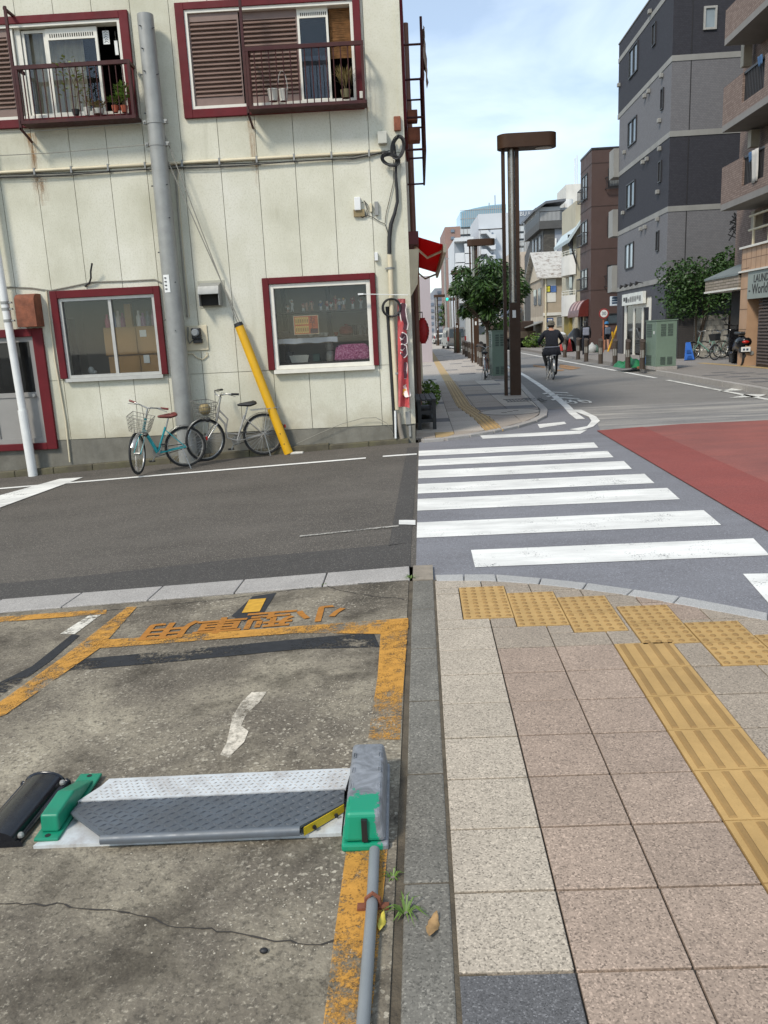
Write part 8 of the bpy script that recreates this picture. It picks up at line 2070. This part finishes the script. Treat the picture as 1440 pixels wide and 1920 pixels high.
# round sign with rusty pole, yellow poles
p = rpz(1129, 668); p = Vector((PY(1131, 640, 43).x, 43.0, RPZ)); t = thing('round_sign', 'round red and white traffic sign on a thin rusty pole', 'traffic sign', p)
zc_ = PY(1131, 588, 43).z-RPZ; q = MB(); q.cyl((0, 0, 0), (0, 0, zc_+.2), .035, n=8); q.build('sign_pole', pbr('pole_orange', '#9a5a3c', .2, 6, .7), t)
q = MB(); q.lathe([(.26, 0), (.26, .02)], 20, (0, -.06, zc_), Matrix.Rotation(R(90), 4, 'X')); q.build('red_ring', pbr('sign_red', '#94332f', .08, 6, .5), t); q = MB(); q.lathe([(.19, 0), (.19, .005)], 20, (0, -.082, zc_), Matrix.Rotation(R(90), 4, 'X')); q.build('white_disc', M_white_p, t)
tm = text_mb('30', .24, .002); xf(tm, TR(0, -.092, zc_, R(90))); tm.build('sign_digits', pbr('print_navy', '#33485e'), t)
for k, (a, b) in enumerate((((1140, 652), (1160, 605)), ((1152, 652), (1148, 622)))):
    Pa, Pb = PY(*a, 44), PY(*b, 44); q = MB(); q.cyl(Vector((Pa.x, 44, RPZ)), Pb, .05, n=8); tag(q.build('yellow_pole', pbr('guard_yellow', '#d9a514')), ('long leaning yellow pole at the shop corner', 'short yellow pole crossing the long leaning one')[k], 'pole')
# ================================================================== trees
def tree(label, base, h_trunk, rx, ry, rz_, n_, leaf_, mat, seed, droop=.8):
    t = thing('street_tree', label, 'tree', base); rr = random.Random(seed)
    q = MB(); q.tube([(0, 0, 0), (.03, 0, h_trunk*.5), (.0, .02, h_trunk)], [.10, .085, .07], 10); tips = []
    for i in range(9):
        a = rr.uniform(0, 6.28); e = Vector((rx*.75*math.cos(a), ry*.75*math.sin(a), h_trunk+rz_*rr.uniform(.5, 1.6))); mid = Vector((0, 0, h_trunk)).lerp(e, .5)+Vector((0, 0, -.1)); s_ = Vector((0, .02, h_trunk*rr.uniform(.82, 1)))
        q.tube([s_, mid, e], [.05, .03, .012], 6); tips.append(mid); tips.append(e)
    q.build('trunk', pbr('bark_brown', '#4b4034'), t, smooth=60)
    cl_ = []
    for i in range(46):
        d = Vector((rr.gauss(0, 1), rr.gauss(0, 1), rr.gauss(0, 1))).normalized()*rr.uniform(.35, 1.12); cl_.append((Vector((d.x*rx, d.y*ry, h_trunk+rz_*.95+d.z*rz_)), rr.uniform(.22, .42)))
    q = MB()
    for i in range(n_):
        c, s_ = cl_[i % len(cl_)]; d = Vector((rr.gauss(0, 1), rr.gauss(0, 1), rr.gauss(0, 1))).normalized()*s_*rr.random()**.4
        p_ = c+d; o_ = Vector((d.x, d.y, 0)); o_ = o_.normalized() if o_.length > 1e-4 else Vector((1, 0, 0))
        a = (o_*.8+Vector((rr.gauss(0, .4), rr.gauss(0, .4), -droop*rr.uniform(.2, 1.3)))).normalized(); b = a.cross(Vector((rr.gauss(0, 1), rr.gauss(0, 1), rr.gauss(0, 1)))).normalized()
        L_ = leaf_*rr.uniform(.7, 1.3)
        q.add([p_, p_+a*L_*.5+b*L_*.13, p_+a*L_, p_+a*L_*.5-b*L_*.13], [(0, 1, 2, 3)])
    q.build('crown', mat, t); return t
tb = gz(927, 692, FZ)
tree('leafy street tree behind the tall lamp on the left pavement', tb+Vector((-.25, 0, 0)), 1.85, 1.3, 1.2, 1.22, 7500, .25, leafmat('tree_leaf', '#1f3715', '#446029'), 21)
tree('distant street tree left of the grey van', gz(841, 640, FZ)+Vector((-.4, 0, 0)), 2.6, 1.7, 1.6, 1.9, 2600, .35, leafmat('tree_leaf_far', '#33502c', '#5c7a40'), 22)
tree('small distant tree on the right side before the beige block', Vector((PY(985, 640, 66).x-1.6, 66, RPZ)), .6, .8, .8, .6, 700, .2, M_leaf, 23)
shrub('low_bush', 'low bush at the foot of the beige house', Vector((PY(1003, 640, 60).x, 60, RPZ)), .9, .6, .5, 700, .09, M_leaf, seed=12)
shrub('low_bush', 'potted bush beside the beige house entrance', Vector((PY(1014, 640, 60).x, 59.5, RPZ)), .5, .5, .4, 400, .08, M_leafd, seed=13)
# ================================================================== vehicles
def vehicle(nm, label, cat, base, rz, L_, Wd, Hh, body_m, prof, belt, roofw, rear=True):
    """x across, y forward, seen from behind; prof = side outline (y, z)"""
    t = thing(nm, label, cat, base, rz); n_ = len(prof)
    def wid(z): return Wd/2 if z <= belt else Wd/2-(Wd/2-roofw/2)*((z-belt)/(Hh-belt))
    q = MB(); q.add([(-wid(z), y, z) for y, z in prof]+[(wid(z), y, z) for y, z in prof], [tuple(reversed(range(n_))), tuple(range(n_, 2*n_))]+[(i, (i+1) % n_, (i+1) % n_+n_, i+n_) for i in range(n_)]); body = q.build('body', body_m, t, bevel=.05, seg=3, smooth=40)
    for y_ in (.62, L_-.75):
        for s_ in (-1, 1):
            q = MB(); q.cyl((s_*(Wd/2-.2), y_, .31), (s_*(Wd/2+.005), y_, .31), .31, n=18); w_ = q.build('wheel', M_tyre, t, smooth=50); q = MB(); q.cyl((s_*(Wd/2+.006), y_, .31), (s_*(Wd/2+.015), y_, .31), .18, n=14); q.build('rim', M_alu, w_)
    z0 = belt+.05; q = MB(); y_b = prof[-1][0]
    q.add([(-Wd/2+.18, -.02, z0), (Wd/2-.18, -.02, z0), (roofw/2-.12, .06, Hh-.16), (-roofw/2+.12, .06, Hh-.16), (-Wd/2+.18, .05, z0), (Wd/2-.18, .05, z0), (roofw/2-.12, .13, Hh-.16), (-roofw/2+.12, .13, Hh-.16)], [(0, 1, 2, 3), (4, 7, 6, 5), (0, 4, 5, 1), (1, 5, 6, 2), (2, 6, 7, 3), (3, 7, 4, 0)]); q.build('rear_window', M_dglass, t)
    for s_ in (-1, 1): q = MB(); q.b(s_*(Wd/2-.13), s_*(Wd/2+.006), -.03, .08, .75, 1.12); q.build('tail_light', pbr('tail_red', '#8a2a28', .1, 6, .3), t)
    q = MB(); q.b(-Wd/2+.05, Wd/2-.05, -.10, -.03, .34, .56); q.build('bumper', pbr('bumper_grey', '#55585a', .1, 5, .5), t, bevel=.03)
    q = MB(); q.b(-.18, .18, -.04, -.025, .66, .80); q.build('number_plate', M_white_p, t)
    for s_ in (-1, 1):
        q = MB(); q.b(s_*(Wd/2-.01), s_*(Wd/2-.0)+s_*.012, L_*.12, L_*.62, z0, Hh-.25)
        if s_ < 0 or True: q.build('side_window', M_dglass, t)
    return t
vprof = lambda L_, H_: [(0, .28), (L_, .28), (L_, .75), (L_-.3, 1.0), (L_-1.1, H_-.15), (L_-1.5, H_), (.25, H_), (.05, 1.05)]
vehicle('van', 'grey van driving away beside the far green cabinet', 'van', gz(857, 654.5, RZ), R(4), 4.6, 1.72, 1.95, pbr('van_grey', '#84807b', .06, 3, .35, .4), vprof(4.6, 1.95), 1.05, 1.45)
vehicle('delivery_truck', 'white box truck ahead of the grey van', 'truck', gz(881, 637, RZ)+Vector((.3, 0, 0)), R(4), 5.5, 1.8, 2.5, pbr('truck_white', '#c9c7c0', .06, 3, .4), [(0, .35), (5.5, .35), (5.5, 1.2), (5.2, 1.9), (4.4, 2.05), (4.35, 2.5), (.0, 2.5)], 1.2, 1.75)
vehicle('car', 'white car beyond the van on the left', 'car', Vector((PY(826, 640, 108).x, 108, RZ)), R(5), 4.2, 1.7, 1.45, pbr('truck_white', '#c9c7c0'), [(0, .28), (4.2, .28), (4.2, .75), (3.2, .85), (2.5, 1.42), (.9, 1.45), (.1, .9)], .85, 1.2)
vehicle('car', 'far white car at the end of the left pavement', 'car', Vector((PY(808, 640, 120).x, 120, RZ)), R(5), 4.2, 1.7, 1.6, pbr('truck_white', '#c9c7c0'), [(0, .28), (4.2, .28), (4.2, .75), (3.2, .85), (2.5, 1.55), (.9, 1.6), (.1, .9)], .85, 1.3)
# flatbed truck parked on the right
Yt = 62.0; p = PY(988, 640, Yt); tk = thing('flatbed_truck', 'dark flatbed truck with covered load parked on the right', 'truck', (p.x, Yt, RZ), R(35))
q = MB(); q.b(-.9, .9, 0, 3.4, .85, .95); q.build('bed', pbr('truck_brown', '#4a423c', .15, 4, .7), tk)
for x_ in (-.9, .86): q = MB(); q.b(x_, x_+.04, .0, 3.4, .951, 1.35); q.build('side_board', pbr('board_wood', '#6d6255', .15, 4, .8), tk)
q = MB(); q.b(-.86, .86, -.04, 0-.001, .86, 1.35); q.build('tail_board', pbr('board_wood', '#6d6255'), tk)
q = MB(); q.b(-.84, .84, .1, 3.3, .955, 2.1); q.build('covered_load', pbr('load_cover', '#4d3f38', .12, 3, .7), tk, bevel=.08)
q = MB(); q.prism([(-.85, 3.5, .5), (-.85, 5.0, .5), (-.85, 5.0, 1.2), (-.85, 4.6, 2.1), (-.85, 3.5, 2.1)], (1.7, 0, 0)); cbn = q.build('cab', pbr('cab_white', '#9a9b98', .06, 3, .4), tk, bevel=.06)
q = MB(); q.b(-.87, -.86, 3.8, 4.6, 1.25, 1.95); q.build('side_window', M_dglass, cbn)
q = MB(); q.b(-.4, .4, 0, 4.8, .5, .84); q.build('chassis', M_black, tk)
for y_ in (.7, 1.5, 4.3):
    for s_ in (-1, 1): q = MB(); q.cyl((s_*.62, y_, .36), (s_*.86, y_, .36), .36, n=16); q.build('wheel', M_tyre, tk, smooth=50)
# ================================================================== traffic lights
def tlight(label, base, h_, arm, hd_z):
    t = thing('traffic_light', label, 'traffic light', base); q = MB(); q.cyl((0, 0, 0), (0, 0, h_), .07, n=8); q.tube([(0, 0, hd_z), (arm, 0, hd_z)], .04, 6); q.build('mast', M_steel, t)
    q = MB(); q.b(arm-.6, arm+.6, -.1, .1, hd_z-.2, hd_z+.2); hd = q.build('signal_head', pbr('signal_grey', '#6f7677', .08, 4, .5), t, bevel=.05)
    for k, c_ in enumerate(('#0fae8a', '#4a4226', '#4a2222')):
        m_ = pbr('signal_%d' % k, c_, .03, 5, .4)
        if k == 0: m_.node_tree.nodes['Principled BSDF'].inputs['Emission Color'].default_value = (.02, .75, .5, 1); m_.node_tree.nodes['Principled BSDF'].inputs['Emission Strength'].default_value = 1.2
        q = MB(); q.lathe([(.14, 0), (.12, .04)], 14, (arm-.38+.38*k, -.101, hd_z), Matrix.Rotation(R(90), 4, 'X')); q.build('signal_lens', m_, hd)
    return t
P = PY(845, 561, 88); tlight('green traffic light on an arm left of the street tree', Vector((PY(862, 640, 88).x, 88, FZ)), P.z+.8, P.x-PY(862, 640, 88).x, P.z)
P = PY(967, 585, 84); tlight('small green traffic light right of the tall lamp', Vector((PY(984, 640, 84).x, 84, RPZ)), P.z+3.5, P.x-PY(984, 640, 84).x, P.z)
for k, (px_, h2, lab) in enumerate(((838, 11.0, 'distant grey street pole beside the pink tower'), (846, 7.0, 'thin distant street pole behind the van'))):
    P = PY(px_, 640, 100); q = MB(); q.cyl((0, 0, 0), (0, 0, h2), .13, n=8); q.b(-.5, .5, -.04, .04, h2-1.0, h2-.9); at(tag(q.build('street_pole', M_steel), lab, 'pole'), Vector((P.x, 100, 0)))
# ================================================================== people
def person(label, base, rz, J, E, RAD, MATS, mats, scale=1.0, hair=None, hat=None, extra=None):
    """one continuous skinned body; J joints, E bones, RAD radii, MATS material index by joint"""
    names = list(J); me = bpy.data.meshes.new('body'); me.from_pydata([J[n] for n in names], [(names.index(a), names.index(b)) for a, b in E], [])
    o = bpy.data.objects.new('tmp', me); col.objects.link(o)
    sk = o.modifiers.new('skin', 'SKIN'); sk.use_smooth_shade = True; sb_ = o.modifiers.new('sub', 'SUBSURF'); sb_.levels = 2; sb_.render_levels = 2
    for i, n in enumerate(names): r_ = RAD[n]; me.skin_vertices[0].data[i].radius = (r_ if isinstance(r_, tuple) else (r_, r_)); me.skin_vertices[0].data[i].use_root = (n == 'pelvis')
    dg = bpy.context.evaluated_depsgraph_get(); nm_ = bpy.data.meshes.new_from_object(o.evaluated_get(dg)); bpy.data.objects.remove(o)
    nm_.materials.clear()
    for q_ in mats: nm_.materials.append(q_)
    for p_ in nm_.polygons:
        best = None
        for a, b in E:
            A, B = Vector(J[a]), Vector(J[b]); ab = B-A; t_ = max(0, min(1, (p_.center-A).dot(ab)/max(1e-9, ab.length_squared))); d = (p_.center-(A+ab*t_)).length-.5*(RAD[a] if not isinstance(RAD[a], tuple) else RAD[a][0])
            if best is None or d < best[0]: best = (d, MATS[a] if t_ < .5 else MATS[b])
        p_.material_index = best[1]; p_.use_smooth = True
    t = thing('person', label, 'person', base, rz); t.scale = (scale,)*3
    inst('body', nm_, t)
    hd = Vector(J['head'])
    if hair: q = MB(); q.ell(hd+Vector((0, -.015, .03)), .105, .115, .115, 14, 9); q.build('hair', hair, t, smooth=60)
    if hat:
        q = MB(); q.lathe([(.135, 0), (.13, .02), (.118, .03), (.112, .08), (.08, .13), (.02, .145)], 18, hd+Vector((0, -.005, .02))); q.build('hat', hat, t, smooth=50)
    # face on the far side: nose, eyes, ears
    q = MB(); q.ell(hd+Vector((0, .10, -.02)), .014, .022, .02, 8, 6); q.build('nose', mats[0], t, smooth=60)
    for s_ in (-1, 1):
        q = MB(); q.ell(hd+Vector((.095*s_, .005, -.01)), .015, .025, .032, 8, 6); q.build('ear', mats[0], t, smooth=60)
        q = MB(); q.ell(hd+Vector((.035*s_, .088, .012)), .012, .01, .008, 8, 5); q.build('eye', M_fr, t)
    return t
M_skin = pbr('skin', '#b98a70', .06, 8, .55); M_navy = pbr('cloth_navy', '#1b1d26', .15, 6, .9); M_blackc = pbr('cloth_black', '#18181a', .15, 6, .9); M_shoe = pbr('shoe_white', '#b9b6b0', .08, 8, .6); M_hairk = pbr('hair_black', '#171514', .1, 20, .5)
M_gbag = pbr('bag_grey', '#7b7e8a', .1, 6, .7); M_wshirt = pbr('shirt_white', '#cfd0cf', .06, 6, .85)
def std(J_, fem=0):
    E = [('pelvis', 'waist'), ('waist', 'chest'), ('chest', 'neck'), ('neck', 'head')]
    RD = {'pelvis': (.15, .115), 'waist': (.14, .10), 'chest': (.165, .115), 'neck': .055, 'head': (.088, .105)}
    for s_ in 'lr':
        E += [('chest', s_+'sh'), (s_+'sh', s_+'el'), (s_+'el', s_+'wr'), (s_+'wr', s_+'ha'), ('pelvis', s_+'hip'), (s_+'hip', s_+'kn'), (s_+'kn', s_+'an'), (s_+'an', s_+'toe')]
        RD.update({s_+'sh': .075, s_+'el': .052, s_+'wr': .034, s_+'ha': .036, s_+'hip': .105, s_+'kn': .072, s_+'an': .046, s_+'toe': .04})
    return E, RD
MI = {'pelvis': 2, 'waist': 1, 'chest': 1, 'neck': 0, 'head': 0}
for s_ in 'lr': MI.update({s_+'sh': 1, s_+'el': 1, s_+'wr': 1, s_+'ha': 0, s_+'hip': 2, s_+'kn': 2, s_+'an': 2, s_+'toe': 3})
# cyclist
cyp = gz(1037, 712, RZ); chd = R(90-2.0)
bicycle('dark bicycle ridden away by the person in black', cyp, chd, M_fr, M_saddle_k, M_saddle_k, 1.05, .32, 0.0, 'box', True, True, simple=True)
J = {'pelvis': (0, .20, .93), 'waist': (0, .24, 1.12), 'chest': (0, .32, 1.36), 'neck': (0, .38, 1.50), 'head': (0, .42, 1.62),
     'lsh': (-.20, .33, 1.41), 'lel': (-.36, .42, 1.17), 'lwr': (-.33, .58, 1.08), 'lha': (-.29, .64, 1.05), 'rsh': (.20, .33, 1.41), 'rel': (.36, .42, 1.17), 'rwr': (.33, .58, 1.08), 'rha': (.29, .64, 1.05),
     'lhip': (-.12, .24, .90), 'lkn': (-.20, .60, .80), 'lan': (-.14, .44, .45), 'ltoe': (-.14, .56, .42), 'rhip': (.12, .24, .90), 'rkn': (.17, .55, .58), 'ran': (.14, .36, .18), 'rtoe': (.14, .48, .14)}
E, RD = std(J); RD.update({'pelvis': (.20, .16), 'waist': (.19, .14), 'chest': (.21, .14), 'lel': .068, 'rel': .068, 'lsh': .09, 'rsh': .09})
cyc = person('person in dark jacket and grey hat riding a bicycle away', cyp, chd-R(90), J, E, RD, MI, [M_skin, M_navy, M_blackc, M_shoe], 1.0, M_hairk, pbr('hat_grey', '#5e594e', .1, 9, .85))
for s_ in (-1, 1):
    q = MB()
    for k in range(4): q.tube([(s_*.29+s_*(k-1.5)*.018, .655, 1.05), (s_*.29+s_*(k-1.5)*.019, .70-.004*k, 1.04), (s_*.29+s_*(k-1.5)*.019, .70, 1.015)], .009, 6)
    q.tube([(s_*.255, .64, 1.045), (s_*.245, .675, 1.03), (s_*.25, .69, 1.02)], .0095, 6); q.build('fingers', M_skin, cyc, smooth=60)
q = MB(); V = []
for i in range(13):
    a = math.pi*i/12
    V += [(.22*math.cos(a), .22-.16*math.sin(a), .99), (.27*math.cos(a), .20-.20*math.sin(a), .74)]
q.add(V, [(2*i, 2*i+1, 2*i+3, 2*i+2) for i in range(12)]); o = q.build('jacket_hem', M_navy, cyc, smooth=60); s_ = o.modifiers.new('s', 'SOLIDIFY'); s_.thickness = .015
q = MB(); q.tube([(.23*math.cos(math.pi*i/12), .21-.175*math.sin(math.pi*i/12), .985) for i in range(13)], .016, 6); q.build('belt_strap', M_gbag, cyc)
# pedestrian with grey backpack, pupil with blue hat, worker bending
def walkJ(st_=.16, arm=.06):
    return {'pelvis': (0, 0, .93), 'waist': (0, .01, 1.10), 'chest': (0, .0, 1.34), 'neck': (0, .01, 1.48), 'head': (0, .02, 1.60), 'lsh': (-.18, 0, 1.40), 'lel': (-.24, .04, 1.14), 'lwr': (-.23, .12, .92), 'lha': (-.22, .15, .84), 'rsh': (.18, 0, 1.40), 'rel': (.24, -.03, 1.14), 'rwr': (.23, .04, .90), 'rha': (.22, .07, .82),
            'lhip': (-.10, 0, .88), 'lkn': (-.11, st_*.7, .48), 'lan': (-.10, st_, .08), 'ltoe': (-.11, st_+.14, .04), 'rhip': (.10, 0, .88), 'rkn': (.10, -st_*.1, .48), 'ran': (.10, -st_, .10), 'rtoe': (.11, -st_+.13, .045)}
E, RD = std(0)
def backpack(t, m_, z=1.22, w_=.16): q = MB(); q.b(-w_, w_, -.32, -.12, z-.22, z+.18); q.build('backpack', m_, t, bevel=.05, seg=3)
pd_ = gz(1097, 676, RPZ); pd_ = Vector((PY(1098, 640, 40.5).x, 40.5, RPZ))
t = person('pedestrian in dark clothes with pale grey backpack walking away', pd_, R(-8), walkJ(), E, RD, MI, [M_skin, M_blackc, M_navy, M_blackc], .95, M_hairk); backpack(t, M_gbag)
q = MB(); q.ell((0, -.03, 1.50), .10, .09, .20, 12, 8); q.build('long_hair', M_hairk, t, smooth=60)
kd = Vector((PY(1137, 640, 45).x, 45.0, RPZ))
mk = dict(MI); mk.update({'lkn': 0, 'rkn': 0, 'lan': 0, 'ran': 0})
t = person('pupil in blue hat with grey backpack near the round sign', kd, R(5), walkJ(.10), E, RD, mk, [M_skin, M_navy, M_blackc, M_blackc], .90, M_hairk, pbr('hat_blue', '#2f6f9c', .08, 8, .8)); backpack(t, pbr('bag_slate', '#5c6673', .1, 6, .7))
wk = Vector((PY(1056, 650, 46).x, 46.0, RPZ))
Jw = {'pelvis': (0, -.18, .90), 'waist': (0, -.02, 1.04), 'chest': (0, .22, 1.10), 'neck': (0, .38, 1.06), 'head': (0, .50, 1.02), 'lsh': (-.18, .27, 1.10), 'lel': (-.2, .36, .84), 'lwr': (-.18, .45, .64), 'lha': (-.18, .48, .56), 'rsh': (.18, .27, 1.10), 'rel': (.2, .36, .84), 'rwr': (.18, .45, .64), 'rha': (.18, .48, .56),
      'lhip': (-.10, -.16, .87), 'lkn': (-.12, .02, .47), 'lan': (-.12, -.08, .08), 'ltoe': (-.13, .07, .04), 'rhip': (.10, -.16, .87), 'rkn': (.12, .04, .47), 'ran': (.12, -.06, .08), 'rtoe': (.13, .09, .04)}
person('worker in white shirt bending over beside the red cone', wk, R(75), Jw, E, RD, MI, [M_skin, M_wshirt, pbr('trousers_grey', '#6d6a66', .1, 6, .9), M_blackc], 1.0, M_hairk)
# red cones and dark covered motorbike near the awning
for k, (px_, Y_, lab) in enumerate(((1068, 46.5, 'red traffic cone beside the bending worker'), (1053, 48, 'red traffic cone behind the farthest bollard'))):
    p = Vector((PY(px_, 650, Y_).x, Y_, RPZ)); t = thing('traffic_cone', lab, 'cone', p); q = MB(); q.b(-.2, .2, -.2, .2, 0, .04); q.build('cone_base', M_black, t); q = MB(); q.lathe([(.17, .04), (.03, .75)], 16); q.build('cone_body', pbr('cone_red', '#a8281e', .08, 6, .5), t, smooth=50)
cvp = Vector((PY(1079, 650, 48).x, 48.0, RPZ)); cv = thing('covered_motorbike', 'dark covered motorbike under the red barrel awning', 'motorbike', cvp, R(-30))
q = MB(); V = []
for j in range(9):
    for i in range(13):
        a = math.pi*i/12; f_ = math.sin(math.pi*(j+.6)/9.4); V.append((.42*math.cos(a)*(.7+.3*f_), -1.0+2.0*j/8, (.55+.75*f_)*math.sin(a)**.7*(1+.10*noise.noise(Vector((j, i*.6, 2))))))
q.add(V, [(j*13+i, j*13+i+1, (j+1)*13+i+1, (j+1)*13+i) for j in range(8) for i in range(12)]); o = q.build('cover', pbr('cover_black', '#26282a', .2, 5, .4), cv, smooth=50); s_ = o.modifiers.new('s', 'SOLIDIFY'); s_.thickness = .01
for y_ in (-.6, .65): q = MB(); q.tube([(0, y_+.27*math.cos(2*math.pi*i/16), .29+.27*math.sin(2*math.pi*i/16)) for i in range(16)], .05, 6, closed=True); q.build('wheel', M_tyre, cv, smooth=60)
for k, (px_, s1, m_, lab) in enumerate(((1110, .28, pbr('bag_white', '#a8a9a6', .1, 7, .8), 'pale rubbish bag on the right pavement behind the bollards'), (1118, .22, pbr('bag_green', '#4c6257', .12, 7, .6), 'greenish rubbish bag beside the pale one'))):
    p = Vector((PY(px_, 650, 43.5).x, 43.5, RPZ)); q = MB(); q.lathe([(s1*.7, 0), (s1, s1*.5), (s1*.9, s1*1.1), (s1*.3, s1*1.6), (s1*.12, s1*1.9)], 12); q.v = [(x_*(1+.12*noise.noise(Vector((x_*6, y_*6, z_*6)))), y_*(1+.12*noise.noise(Vector((x_*6+4, y_*6, z_*6)))), z_) for x_, y_, z_ in q.v]; at(tag(q.build('rubbish_bag', m_, None, smooth=40), lab, 'bag'), p)
